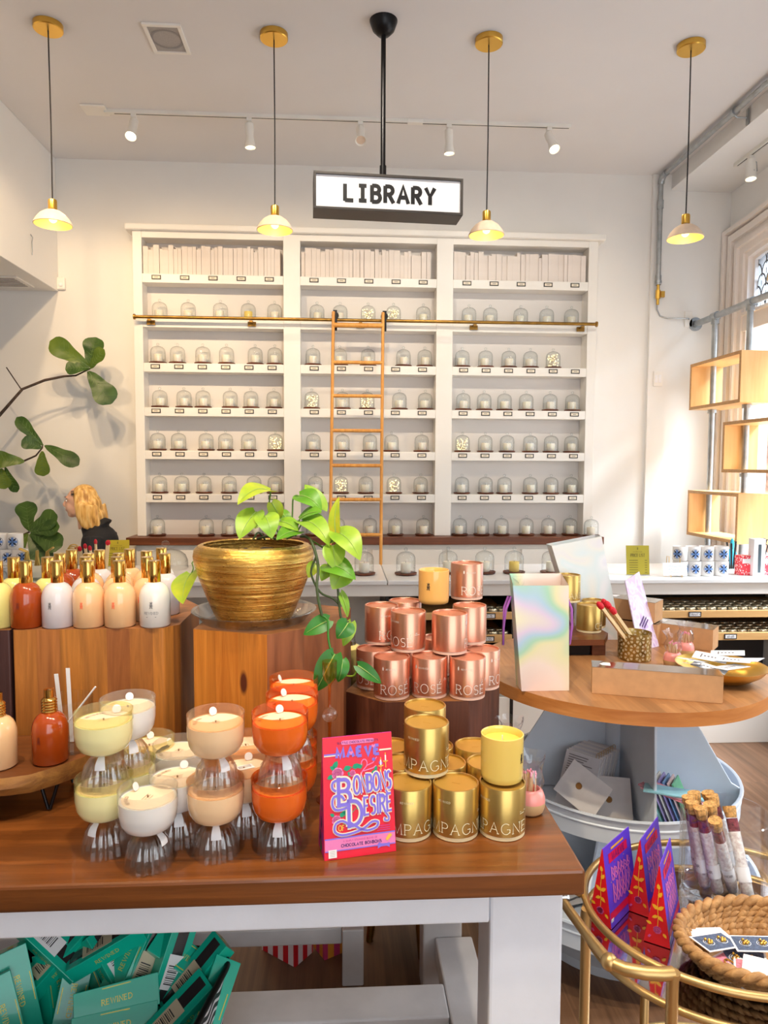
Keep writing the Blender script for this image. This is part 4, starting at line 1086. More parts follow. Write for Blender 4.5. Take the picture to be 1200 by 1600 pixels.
# two more carry the second tier from behind
for x,y in ((.165,2.0),(.275,2.02)): used.append((x,y,za)); putcan('rose',(x,y,za+.0005),.5,'rose gold canister hidden at the back of the bottom row, '+('left' if x<.2 else 'right'))
for px,py,z,rz,lab in [(637.5,1021,zb_,-38,'front-left rose gold canister in the second tier, SÉ showing'),(702,1025,zb_,95,'front-right rose gold canister in the second tier, under the peach candle'),(596,1009,zb_,38,'rose gold canister at the left end of the second tier'),(733,1009,zb_,120,'rose gold canister at the right end of second tier, carrying the top one'),(632,1000,zb_,150,'rose gold canister at the back of second tier, left one')]:
    putcan('rose',canspot(px,py,z),rad(rz),lab)
tp=canspot(729,939,zc); putcan('rose',tp,rad(20),'topmost rose gold canister of the pyramid')
def make_tumbler(wax,name,label,loc,rz,full=True):
    t=thing('tumbler_candle',label,'candle',loc,rz); r=.0435
    m=MB(); m.lathe([(0,0),(r-.004,0),(r-.001,.003),(r,.012),(r+.0005,.094),(r-.0015,.095),(r-.003,.093),(r-.003,.08)],40); b=m.build('vessel',wax[0],t,smooth=50)
    m=MB(); m.disc(r-.003,.08,36); m.build('wax',wax[1],t)
    m=MB(); m.cyl(.0012,.08,.09,6); m.build('wick',M_paper,t)
    m=MB(); emblem(m,.02,cylfn(r,.042)); m.build('emblem',M_ink,b)
    return t
M_peachv=jar('peach_candle_glass',(252,190,106)); M_yelv=jar('yellow_candle_glass',(250,214,112))
p=U(677.5,946,zc); make_tumbler((M_peachv,mat('peach_candle_wax',(248,176,84),.5)),'','peach tumbler candle with dark bird emblem on top of the rose gold pyramid',(p.x*(p.y+.0435)/p.y,p.y+.0435,zc+.0005),rad(-28))
# champagne pyramid on the tabletop
cz0=TZ; cz1=TZ+.1055
for px,py,z,rz,lab in [(638,1318,cz0,-10,'front-left gold champagne canister, half behind the red box'),(711,1318,cz0,-38,'front-middle gold champagne canister'),(783.6,1317,cz0,-60,'front-right gold champagne canister under the yellow candle')]:
    putcan('champ',canspot(px,py,z),rad(rz),lab)
for px,py,lab in [(626,1190,'middle row gold canister at left, behind the red box'),(694,1190,'middle row gold canister at centre, behind the front pair'),(762,1190,'middle row gold canister at right, behind the yellow candle'),(612,1166,'back row gold canister at left'),(678,1166,'back row gold canister at centre'),(744,1166,'back row gold canister at right')]:
    p=U(px,py,TZ+.105); x,y=p.x,p.y
    for _ in range(60):
        mv=False
        for ux,uy,uz in used:
            if abs(uz-cz0)<.05:
                d=math.hypot(x-ux,y-uy)
                if d<.0955: k=.0958-d; x+=(x-ux)/d*k; y+=(y-uy)/d*k; mv=True
        if not mv: break
    used.append((x,y,cz0)); putcan('champ',(x,y,cz0+.0005),rnd.uniform(1,5),lab)
putcan('champ',canspot(665.8,1218,cz1),rad(-42),'gold champagne canister on the second tier, PAGNE facing forward')
p=U(664,1101,cz1+.105); putcan('champ',(p.x,max(p.y,used[-1][1]+.097),cz1+.0005),2.5,'rear gold champagne canister on the second tier')
p=U(783.6,1230,cz1); make_tumbler((M_yelv,mat('yellow_candle_wax',(250,206,90),.5)),'','yellow tumbler candle on the front-right gold canister',(p.x*(p.y+.0435)/p.y,p.y+.0435,cz1+.0005),rad(50))

# ------------------------------------------------------------------ pink match jars
M_pinkj=mat('pink_glazed_jar',(248,156,146),.3,coat=.4); M_tanj=mat('tan_glazed_jar',(222,180,128),.5,bump=.2,bs=80)
M_stick=mat('match_stick_wood',(236,196,150),.6); M_pinkh=mat('pink_match_head',(246,150,176),.6); M_redh=mat('red_match_head',(214,24,44),.5); M_greyh=mat('grey_match_head',(150,150,156),.6)
ms=MB(); ms.box(-.0013,.0013,-.0013,.0013,0,.05,0); ms.sphere((0,0,.052),(.0022,.0022,.004),1,8,6)
mproto={}
def make_jar(label,loc,where,head=M_pinkh,n=12,bagtop=True):
    t=thing('match_jar',label,'jar',loc)
    m=MB(); m.lathe([(0,0),(.022,0),(.028,.006),(.0315,.018),(.032,.027)],28,mi=1); m.lathe([(.032,.027),(.031,.038),(.027,.049),(.0215,.054),(.02,.0545),(.0195,.053),(.0195,.03),(0,.03)],28,mi=0); m.build('jar_body',[M_pinkj,M_tanj],t,smooth=50)
    m=MB(); rr=random.Random(sum(map(ord,label))); N=26
    prof=[(.0225,.052),(.0265,.07),(.027,.088),(.0225,.1),(.026,.116),(.034,.128)]
    vs=[(( r*(1+.14*math.sin(5*k+i*2.1)+rr.uniform(-.06,.06)))*math.cos(2*PI*k/N),(r*(1+.14*math.sin(5*k+i*2.1)+rr.uniform(-.06,.06)))*math.sin(2*PI*k/N),z+rr.uniform(-.002,.002)) for i,(r,z) in enumerate(prof) for k in range(N)]
    m.add(vs,[(i*N+k,i*N+(k+1)%N,(i+1)*N+(k+1)%N,(i+1)*N+k) for i in range(len(prof)-1) for k in range(N)]); m.build('cellophane',M_bag,t,smooth=25)
    for k in range(n):
        a=k*2.4; r=.0155*math.sqrt((k+.5)/n)
        key=head.name
        pos=(loc[0]+r*math.cos(a),loc[1]+r*math.sin(a),loc[2]+.031+rnd.uniform(0,.006))
        if key not in mproto: mproto[key]=ms.build('safety_match',[M_stick,head]); o=mproto[key]; o.location=pos
        else: o=mproto[key].copy(); COL.objects.link(o); o.location=pos
        o.rotation_euler=(rnd.uniform(-.05,.05),rnd.uniform(-.05,.05),rnd.uniform(0,3))
        tag(o,'pink tipped match in the '+where if head is M_pinkh else 'grey tipped match in the '+where,'match','matches in the '+where)
    return t
p=U(832,1276,TZ); make_jar('pink and tan match jar beside the yellow candle on the table',(p.x,p.y+.02,TZ+.0005),'jar beside the yellow candle')
p=U(818,1225,TZ); make_jar('pink and tan match jar mostly hidden behind the yellow candle',(p.x-.012,p.y+.085,TZ+.0005),'jar hidden behind the yellow candle')

# ================================================================== planter with pothos
pc=U(397,966,SZ+.01); PX,PY=pc.x,pc.y+.01
t=thing('plant_saucer','clear plastic saucer under the gold planter','saucer',(PX,PY,SZ+.0005))
m=MB(); m.lathe([(0,0),(.118,0),(.128,.004),(.15,.03),(.158,.032),(.157,.034),(.149,.033),(.126,.007),(.116,.003),(0,.003)],56); m.build('dish',M_plast,t,smooth=50)
PZ=SZ+.004
pot=thing('potted_pothos','ribbed metallic gold planter with a trailing yellow green pothos','plant',(PX,PY,PZ))
m=MB(); prof=[(0,0),(.088,0),(.094,.004),(.108,.035),(.124,.075),(.139,.115),(.149,.148),(.152,.168),(.149,.184),(.14,.194),(.13,.198),(.1265,.195),(.129,.186),(.136,.17),(.134,.15),(.124,.12)]
m.lathe(prof,80); m.build('planter',M_potgold,pot,smooth=50)
rr=random.Random(3)
m=MB(); N=30; vs=[(0,0,.172)]
for i,r in enumerate((.04,.08,.112,.134)):
    for k in range(N): vs.append((r*math.cos(2*PI*k/N),r*math.sin(2*PI*k/N),.17+rr.uniform(-.005,.006)-(.006 if i==3 else 0)))
m.add(vs,[(0,1+k,1+(k+1)%N) for k in range(N)]+[(1+i*N+k,1+(i+1)*N+k,1+(i+1)*N+(k+1)%N,1+i*N+(k+1)%N) for i in range(3) for k in range(N)]); m.build('soil',M_soil,pot,smooth=60)
def prof_heart(s): return min(1.0,((s+.015)**.42)*((1-s)**.85)*1.78)
FIG=[(0,.1),(.12,.36),(.3,.55),(.48,.7),(.65,.95),(.78,1),(.9,.84),(.97,.5),(1,.08)]
def prof_fig(s):
    for (a,p),(b,q) in zip(FIG,FIG[1:]):
        if s<=b: return p+(q-p)*(s-a)/(b-a)
    return .08
def leafmesh(b,tp,w,nrm,prof=prof_heart,fold=.12,curl=.1,off=Vector((0,0,0)),N=14,lobe=.12,wave=0.0,vein=True):
    b=Vector(b);tp=Vector(tp); L=tp-b; ln=L.length; nrm=Vector(nrm)
    sd=L.cross(nrm); sd.normalize(); nn=sd.cross(L); nn.normalize()
    m=MB(); J=6; vs=[]
    for i in range(N+1):
        s=i/N; hw=w*prof(s)
        c=b+L*s+nn*(curl*ln*4*s*(1-s))
        for j in range(-J//2,J//2+1):
            u=j/(J/2)
            p=c+sd*(hw*u)+nn*(fold*hw*abs(u)+wave*w*math.sin(s*14+u*2)*abs(u))-L*(lobe*abs(u)**1.5*(1-s)**5)
            vs.append(p-off)
    K=J+1
    m.add(vs,[(i*K+j,i*K+j+1,(i+1)*K+j+1,(i+1)*K+j) for i in range(N) for j in range(J)])
    if vein:
        vw=[b+L*s+nn*(curl*ln*4*s*(1-s)+.0012)-off for s in [k/8 for k in range(8)]]
        m.tube(vw,[.0016*(1-k/9) for k in range(8)],5,1)
        if vein==2:
            for s in (.15,.27,.39,.51,.63,.75):
                for sg in (-1,1):
                    hw=w*prof(min(1,s+.13))*.85
                    a=b+L*s+nn*(curl*ln*4*s*(1-s)+.001); e_=s+.13
                    c2=b+L*e_+nn*(curl*ln*4*e_*(1-e_)+fold*hw*.8+.0015)+sd*(hw*sg)
                    m.tube([a-off,(a+c2)/2+nn*(.0-.001)-off,c2-off],[.0013,.0011,.0006],4,1)
    return m
PO=Vector((PX,PY,PZ))
VIEW=Vector((0,-1,.25))
LV=[ # base px, tip px, half width, Y base, Y tip, material, normal tweak
((423,769),(371,789),.030,1.80,1.72,M_leafy,(0,-.5,1)),((400,800),(374,843),.028,1.76,1.70,M_leafl,(-.3,-1,.2)),
((424,785),(438,812),.018,1.80,1.82,M_leafy,(.3,-1,.2)),((414,806),(425,842),.026,1.75,1.70,M_leafl,(.2,-1,.3)),
((438,815),(466,830),.020,1.78,1.74,M_leafl,(0,-.6,1)),((466,830),(432,844),.022,1.76,1.70,M_leaf,(0,-.7,1)),
((467,775),(503,797),.026,1.84,1.80,M_leaf,(.2,-.8,.6)),((503,797),(476,757),.020,1.84,1.88,M_leafl,(.5,-1,.2)),
((468,812),(503,800),.026,1.80,1.76,M_leaf,(-.1,-.6,1)),((472,815),(515,854),.028,1.78,1.70,M_leafl,(.3,-.8,.7)),
((480,806),(505,838),.024,1.82,1.76,M_leaf,(.2,-.7,.8)),((526,838),(530,776),.017,1.72,1.74,M_leafy,(-.9,-1,.1)),
((527,832),(563,876),.030,1.72,1.66,M_leafl,(.3,-1,.5)),((524,846),(520,828),.016,1.75,1.74,M_leafl,(-.3,-1,.3)),
((520,853),(524,891),.024,1.71,1.68,M_leafl,(.1,-1,.2)),((511,884),(556,906),.026,1.71,1.66,M_leaf,(0,-.8,.8)),
((540,888),(519,921),.026,1.70,1.67,M_leafl,(.1,-1,.3)),((493,880),(482,903),.014,1.74,1.73,M_leafy,(-.2,-1,.2)),
((515,886),(502,908),.016,1.73,1.71,M_leafl,(-.2,-1,.2)),
((299,896),(286,944),.034,1.84,1.74,M_leafy,(-.3,-1,.15)),
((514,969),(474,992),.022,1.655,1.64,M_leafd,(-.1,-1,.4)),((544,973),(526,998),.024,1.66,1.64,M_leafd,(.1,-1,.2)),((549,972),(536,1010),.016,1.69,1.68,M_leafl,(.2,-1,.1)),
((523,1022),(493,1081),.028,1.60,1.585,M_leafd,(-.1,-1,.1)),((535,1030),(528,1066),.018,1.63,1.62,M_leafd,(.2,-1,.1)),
((559,1040),(596,1068),.017,1.655,1.645,M_leafd,(.1,-1,.5)),((532,926),(543,965),.012,1.68,1.67,M_leafl,(.6,-1,.1)),
((440,800),(452,826),.014,1.84,1.82,M_leaf,(.3,-1,.2)),((410,812),(398,826),.012,1.84,1.82,M_leafl,(0,-1,.5))]
for i,(b,tp,w,y0,y1,mt,nr) in enumerate(LV):
    w*=1.42 if b[1]<900 else 1.22
    m=leafmesh(W(b[0],b[1],y0),W(tp[0],tp[1],y1),w,nr,fold=.18,curl=.1 if i%3 else .2,off=PO)
    m.build('leaf',[mt,M_vein],pot,smooth=60)
def vine(pxs,r,mt,name='stem'):
    P=[W(x,y,Y)-PO for x,y,Y in pxs]; Q=[]
    for i in range(len(P)-1):      # smooth the run a little
        a=P[max(i-1,0)];b=P[i];c=P[i+1];d=P[min(i+2,len(P)-1)]
        for s in (0,.25,.5,.75):
            Q.append(.5*((2*b)+(-a+c)*s+(2*a-5*b+4*c-d)*s*s+(-a+3*b-3*c+d)*s**3))
    Q.append(P[-1]); MB().tube(Q,r,7).build(name,mt,pot,smooth=60)
vine([(470,838,1.80),(484,842,1.72),(494,868,1.69),(497,890,1.68),(495,915,1.66),(498,940,1.65),(503,962,1.645)],.0036,M_stemd)
vine([(476,838,1.79),(496,850,1.74),(512,860,1.71),(520,858,1.71)],.0024,M_stem)
vine([(494,870,1.69),(486,895,1.69),(500,925,1.68),(520,935,1.68),(530,945,1.675)],.0026,M_stemd)
vine([(528,920,1.675),(530,945,1.67),(534,968,1.665),(545,972,1.66)],.003,M_stemd)
vine([(503,962,1.645),(512,970,1.64),(513,996,1.62),(518,1020,1.6),(523,1023,1.6)],.0026,M_leafd)
vine([(523,1023,1.6),(532,1028,1.63)],.002,M_leafd)
vine([(540,1056,1.68),(552,1056,1.66),(557,1048,1.655),(559,1041,1.655)],.002,M_leafl)
vine([(424,842,1.82),(412,822,1.79),(408,806,1.77),(400,800,1.76)],.002,M_stem); vine([(426,842,1.82),(420,800,1.81),(423,769,1.80)],.002,M_stem)
vine([(456,835,1.82),(457,800,1.84),(458,779,1.84),(463,774,1.84),(468,776,1.84)],.0022,M_stem); vine([(462,838,1.8),(465,822,1.79),(468,812,1.8)],.002,M_stem)
vine([(440,842,1.8),(432,826,1.79),(438,815,1.78)],.002,M_stem); vine([(448,842,1.8),(462,834,1.78),(472,817,1.78)],.002,M_stem)
vine([(504,855,1.72),(516,848,1.72),(526,838,1.72)],.002,M_stem); vine([(300,880,1.9),(302,888,1.86),(299,896,1.84)],.0018,M_stem)
vine([(310,868,1.97),(306,872,1.94),(300,880,1.9)],.0018,M_stem); vine([(402,842,1.84),(420,838,1.82),(430,842,1.8)],.003,M_stemd); vine([(414,843,1.86),(404,832,1.84),(396,842,1.82)],.0025,M_stemd)

# amber stemmed glass and little glazed pot between the risers
p=W(515,1110,1.555)
t=thing('stemmed_glass','slim amber glass with ball stem standing before the hexagonal riser','glass',(p.x,1.555,TZ+.0005))
zt=W(515,1033,1.555).z-TZ; zc_=W(515,1062,1.555).z-TZ; zb2=W(515,1117,1.555).z-TZ
m=MB(); m.lathe([(.0165,zt),(.0162,zc_+.012),(.013,zc_),(.006,zc_-.008),(.0035,zc_-.014),(.0033,zb2+.022),(.005,zb2+.018)],28); m.build('cup_and_stem',M_amberg,t,smooth=60)
m=MB(); m.sphere((0,0,zb2),(.0175,.0175,.0165),0,24,14); m.build('glass_ball',M_fluted,t,smooth=60)
m=MB(); m.lathe([(.005,zb2-.015),(.0035,zb2-.03),(.004,.02),(.008,.008),(.03,.002),(.03,0),(0,0)],28); m.build('foot',M_amberg,t,smooth=60)
M_celad=mat('mottled_yellow_glaze',(226,204,126),.25,vary=.18,vs=12,coat=.4)
p=W(549,1010,1.86)
t=thing('glazed_pot','small mottled yellow glazed pot between the hexagonal riser and rose gold canisters','pot',(p.x-.012,2.12,TZ+.0005))
zz=W(549,1060,2.12).z-TZ; z2=W(549,1008,2.12).z-TZ; z3=W(549,978,2.12).z-TZ
m=MB(); m.lathe([(0,0),(.03,0),(.035,.01),(.036,zz),(.045,zz+.02),(.05,(zz+z2)/2),(.047,z2-.005),(.036,z2),(.03,z2+.004)],28); m.build('body',M_celad,t,smooth=60)
m=MB(); m.lathe([(.03,z2+.004),(.026,z2+.02),(.03,z3),(.026,z3),(.022,z2+.02),(0,z2+.01)],24); m.build('glass_neck',M_plast,t,smooth=60)

# ================================================================== chocolate boxes
M_bred=mat('hot_red_card',(236,24,58),.35); M_bpink=mat('magenta_card',(206,36,140),.4); M_lil=mat('lilac_print',(136,118,228),.5); M_crm=mat('cream_outline_print',(250,236,214),.5)
M_rosepk=mat('rose_pink_print',(242,130,190),.5); M_rosedk=mat('deep_rose_print',(206,70,150),.5); M_grn=mat('green_print',(20,160,120),.5); M_band=mat('pink_band_print',(240,130,190),.5); M_navy=mat('navy_print',(50,34,110),.5); M_gold2=mat('gold_print',(244,190,70),.5); M_vio=mat('violet_card',(104,66,206),.35); M_dred=mat('deep_red_card',(222,14,30),.35)
def rose(m,cx,cy,r,fn,a,b,off=0):
    for k in range(7):
        q=2*PI*k/7; m.blob([(cx+r*.55*math.cos(q)+r*.5*math.cos(rad(d)),cy+r*.55*math.sin(q)+r*.5*math.sin(rad(d))) for d in range(0,360,30)],fn,a)
    for rr_,st in ((.85,20),(.55,140),(.28,260)): m.ribbon(arc(cx,cy,r*rr_,r*rr_*.9,st,st+230,10),r*.09,lambda u,v:fn2_(fn,u,v),b)
def fn2_(fn,u,v): return fn(u,v,1)
def leafp(m,cx,cy,l,w,a,fn,mi):
    c,s=math.cos(rad(a)),math.sin(rad(a))
    m.blob([(cx+c*x-s*y,cy+s*x+c*y) for x,y in ((0,0),(l*.3,w),(l*.7,w*.8),(l,0),(l*.7,-w*.8),(l*.3,-w))],fn,mi)
def make_box(front,Wd,Ht,Dp,cover,side):
    """gable bag box: base Wd x Dp, front and back lean in to a ridge; local front is -Y"""
    hw,hd=Wd/2,Dp/2
    m=MB(); A=[(-hw,-hd,0),(hw,-hd,0),(hw,hd,0),(-hw,hd,0)]; Bt=[(-hw*.97,-.0015,Ht),(hw*.97,-.0015,Ht),(hw*.97,.0015,Ht),(-hw*.97,.0015,Ht)]
    m.add(A+Bt,[(0,1,5,4),(2,3,7,6)],0); m.add(A+Bt,[(1,2,6,5),(3,0,4,7),(0,3,2,1),(4,5,6,7)],1)
    return m,[cover,side]
p=U(507,1346,TZ); q=U(619,1330,TZ); ang=math.atan2(q.y-p.y,q.x-p.x); Wd=(q-p).length; Dp=.066; Ht=.226
t=thing('chocolate_box','hot red MAEVE gift box with purple lettering reading Bonbons of Desire','box',((p.x+q.x)/2-math.sin(ang)*Dp/2,(p.y+q.y)/2+math.cos(ang)*Dp/2,TZ+.0005),ang)
m,mm=make_box(1,Wd,Ht,Dp,M_bred,M_bpink); body=m.build('carton',mm,t)
def front(u,v,l=0):   # u -1..1 across, v 0..1 up the leaning front face
    return (u*Wd/2*(1-.03*v), -Dp/2+(Dp/2-.0015)*v-.0004-.0003*l, Ht*v)
def F(l): return lambda u,v:front(u/(Wd/2),v/Ht,l)       # metres on the face
def fr(l): return lambda u,v,k=0:front(u/(Wd/2),v/Ht,l+k*.5)
m=MB(); fn=F(1)
MATS=[M_lil,M_crm,M_rosepk,M_rosedk,M_grn,M_band,M_navy,M_gold2,M_paper,M_bred]
hw=Wd/2
# bands
m.blob([(-hw*.985,.017),(hw*.985,.017),(hw*.985,.037),(-hw*.985,.037)],F(1),5)
m.blob([(-hw*.985,.037),(hw*.985,.037),(hw*.985,.0395),(-hw*.985,.0395)],F(1.2),0); m.blob([(-hw*.985,.015),(hw*.985,.015),(hw*.985,.017),(-hw*.985,.017)],F(1.2),0)
m.blob([(-hw*.97,.193),(-.036,.193),(-.036,.196),(-hw*.97,.196)],F(1),0); m.blob([(.044,.193),(hw*.97,.193),(hw*.97,.196),(.044,.196)],F(1),1)
m.blob([(-hw*.97,.191),(-.036,.191),(-.036,.193),(-hw*.97,.193)],F(1),1)
m.blob(arc(-.03,.2145,.004,.004,90,270,6)+arc(.03,.2145,.004,.004,-90,90,6),F(1),2)
m.text('SEATTLE CHOCOLATE PRESENTS',.0036,F(2),w=.16,x0=0,y0=.2127,mi=6,sp=.3)
m.text('MAEVE',.0175,F(1.5),w=.34,x0=0,y0=.187,mi=0,sp=.42,xs=.98)
for hx_,hy_ in ((-.014,.1945),(.032,.2035)): m.blob([(hx_,hy_-.004),(hx_+.0042,hy_+.001),(hx_+.0025,hy_+.0035),(hx_,hy_+.0018),(hx_-.0025,hy_+.0035),(hx_-.0042,hy_+.001)],F(2.5),2)
# roses, leaves, ribbon, candles
rose(m,-.042,.158,.0115,fr(2),2,3); rose(m,-.012,.156,.006,fr(2),2,3); rose(m,-.046,.072,.009,fr(2),2,3)
for a,x,y,l in ((60,-.05,.168,.016),(200,-.05,.155,.014),(150,-.046,.166,.013),(-60,-.042,.148,.012),(10,-.03,.165,.016),(20,-.012,.166,.016),(-30,-.022,.158,.014),(40,.0,.164,.012),(210,.022,.15,.015),(30,.026,.15,.014),(70,.034,.156,.01),(30,-.04,.078,.014),(80,-.03,.08,.016),(-20,-.028,.088,.013),(110,.002,.085,.018),(250,-.048,.062,.012),(150,-.05,.08,.01),(200,-.022,.068,.012)): leafp(m,x,y,l,l*.32,a,fr(1.6),4)
for l in ([(-.03,.164),(-.01,.168),(.006,.163)],[(-.036,.08),(-.02,.078),(-.008,.09)]): m.ribbon(l,.0012,F(1.5),4)
for l in (arc(.012,.172,.006,.008,-60,200,9),[(.008,.158),(.018,.168),(.03,.172),(.038,.182)],[(.008,.158),(.002,.148),(-.004,.146)],[(.01,.158),(.03,.162),(.036,.166)]): m.ribbon(l,.002,F(2),2)
for x,y in ((.028,.18),(.042,.172)): leafp(m,x,y,.009,.0035,-30,fr(2),0)
for x,y in ((.046,.164),(.056,.172)):
    m.ribbon([(x,y-.012),(x,y)],.0016,F(2),7); m.ribbon([(x-.005,y+.001),(x,y-.001),(x+.005,y+.001)],.002,F(2),7); m.ribbon([(x,y+.001),(x,y+.012)],.0028,F(2.1),8); leafp(m,x,y+.012,.005,.0012,90,fr(2.1),7)
# the lettering: cream outline under lilac strokes
def word(txt,h,x0,y0,w,sp,xs=.8,sl=0.0):
    g=lambda l:(lambda u,v:F(l)(u,v+sl*(u-x0)))
    m.text(txt,h,g(3),w=w+.13,x0=x0,y0=y0,align='l',sp=sp,mi=1,xs=xs,serif=True); m.text(txt,h,g(5),w=w,x0=x0,y0=y0,align='l',sp=sp,mi=0,xs=xs,serif=True)
word('B',.050,-.041,.098,.14,.2,.8); word('ONBONS',.033,-.0105,.117,.12,.2,.44,.05)
word('D',.048,-.0215,.058,.14,.2,.75); word('ESIRE',.034,.0095,.075,.12,.24,.50,.06)
for l,wd in (([(-.038,.148),(-.052,.143),(-.053,.132),(-.046,.126)],.0045),([(-.018,.098),(-.03,.092),(-.048,.092),(-.054,.104),(-.05,.116),(-.036,.116),(-.03,.108)],.0045),
             ([(-.02,.06),(-.034,.07),(-.048,.066),(-.05,.052),(-.036,.044),(-.012,.046),(.008,.052),(.024,.062),(.036,.06),(.032,.051),(.014,.047),(-.002,.053),(-.02,.066)],.0042),
             ([(.052,.076),(.058,.068),(.057,.061),(.05,.062),(.051,.067)],.0032),([(.054,.118),(.058,.111),(.053,.106),(.042,.108),(.04,.114)],.0032)):
    Q=[]; P=[Vector(x) for x in l]
    for i in range(len(P)-1):
        a=P[max(i-1,0)];b=P[i];c=P[i+1];d=P[min(i+2,len(P)-1)]
        for s in (0,.34,.67): Q.append(.5*((2*b)+(-a+c)*s+(2*a-5*b+4*c-d)*s*s+(-a+3*b-3*c+d)*s**3))
    Q.append(P[-1]); m.ribbon(Q,wd+.003,F(2.8),1); m.ribbon(Q,wd,F(5.2),0)
m.text('OF',.010,F(3),w=.16,x0=-.037,y0=.052,mi=7,serif=True,sp=.25,xs=.7)
m.text('CHOCOLATE BONBONS',.0052,F(2),w=.2,x0=.002,y0=.0215,mi=6,serif=True,sp=.25)
m.text('A SIMPLY STUNNING BLEND OF',.0031,F(2),w=.16,x0=.0,y0=.0305,mi=3,sp=.3)
for k in range(3): m.ribbon([(.034,.052-.004*k),(.06,.052-.004*k)],.0014,F(2),3)
m.blob([(.05,.026),(.056,.034),(.06,.036),(.064,.032),(.054,.022)],F(2.5),7); m.blob([(.038,.022),(.034,.018),(.034,.01),(.04,.013),(.052,.013),(.058,.01),(.058,.019),(.052,.018),(.04,.019)],F(2.5),0)
m.build('printed_front',MATS,body)
m=MB(); m.blob([(-.063,.004),(-.047,.004),(-.047,.019),(-.063,.019)],F(4),0)
for k in range(4): m.ribbon([(-.06,.007+.003*k),(-.05,.007+.003*k)],.0008,F(4.5),1)
m.build('price_sticker',[M_paper,M_greyw],t)
m=MB(); 
def sidef(u,v,l=0): return (-Wd/2*(1-.03*v/Ht)-.0005,-u*(1-v/Ht),v)
for x,y,r_,mi in ((.0,.06,.010,0),(.01,.035,.008,1),(-.012,.03,.009,0),(.008,.09,.006,0),(-.004,.012,.01,2)): m.blob([(x+r_*math.cos(rad(a))*(.7+.3*math.cos(rad(3*a))),y+r_*1.2*math.sin(rad(a))) for a in range(0,360,30)],sidef,mi)
m.build('printed_side',[M_navy,M_vio,M_grn],body)

# ================================================================== round tiered table
RTX,RTY,RTZ=.972,2.42,.95; RR=.487
t=thing('round_display_table','round butcher block table with tiered grey metal bins below','table',(RTX,RTY,0))
m=MB(); n=96; zb_=RTZ-.042
pl=[(RR*math.cos(2*PI*k/n),RR*math.sin(2*PI*k/n)) for k in range(n)]
m.prism(pl,zb_,RTZ,1,0); m.build('tabletop',[M_butcher,M_rim],t,smooth=35,bevel=.004)
m=MB(); m.cyl(.035,.02,zb_,24); m.build('column',M_bin,t,smooth=40)
m=MB(); m.cyl(.3,0,.03,48); m.build('base_plate',M_bin,t,smooth=40)
def tier(zr,R,hh,ztopf,angs,nm,cx=0,cy=0):
    m=MB(); m.lathe([(0,zr-hh+.004),(R-.004,zr-hh+.004),(R-.004,zr-.003),(R,zr-.001),(R+.006,zr),(R+.008,zr-.006),(R+.002,zr-.012),(R,zr-.03),(R+.003,zr-.033),(R+.003,zr-.036),(R,zr-.039),(R,zr-hh),(0,zr-hh)],72,(cx,cy,0)); tr=m.build('bin_tray',M_bin,t,smooth=35)
    for a in angs:
        c,s=math.cos(rad(a)),math.sin(rad(a)); th=.008
        out=[(.034,zr-hh+.005),(R-.005,zr-hh+.005),(R-.005,zr-.002),(R-.03,zr+.01),(R*.45,ztopf),(.034,ztopf)]
        if hh>.08 and a in FRONTF: out=[(.034,zr-hh+.005),(R-.003,zr-hh+.005),(R-.003,zr-.001),(R*.93,ztopf),(.034,ztopf)]
        vs=[(cx+c*r-s*th/2,cy+s*r+c*th/2,z) for r,z in out]+[(cx+c*r+s*th/2,cy+s*r-c*th/2,z) for r,z in out]; k=len(out)
        d=MB().add(vs,[tuple(range(k)),tuple(reversed(range(k,2*k)))]+[(i,k+i,k+(i+1)%k,(i+1)%k) for i in range(k)])
        d.build('divider',M_bin,t,bevel=.002)
        top=[(R-.03,zr+.01),(R*.45,ztopf)]
FRONTF={-95}
tier(.58,.40,.085,zb_-.0005,(-95,-28,40,110,172),'upper',.01,.01)
tier(.27,.47,.085,.494,(-60,-10,60,130,190,-122),'lower',.0,.0)

def wl(o,loc,rot): o.location=loc; o.rotation_euler=rot; return o
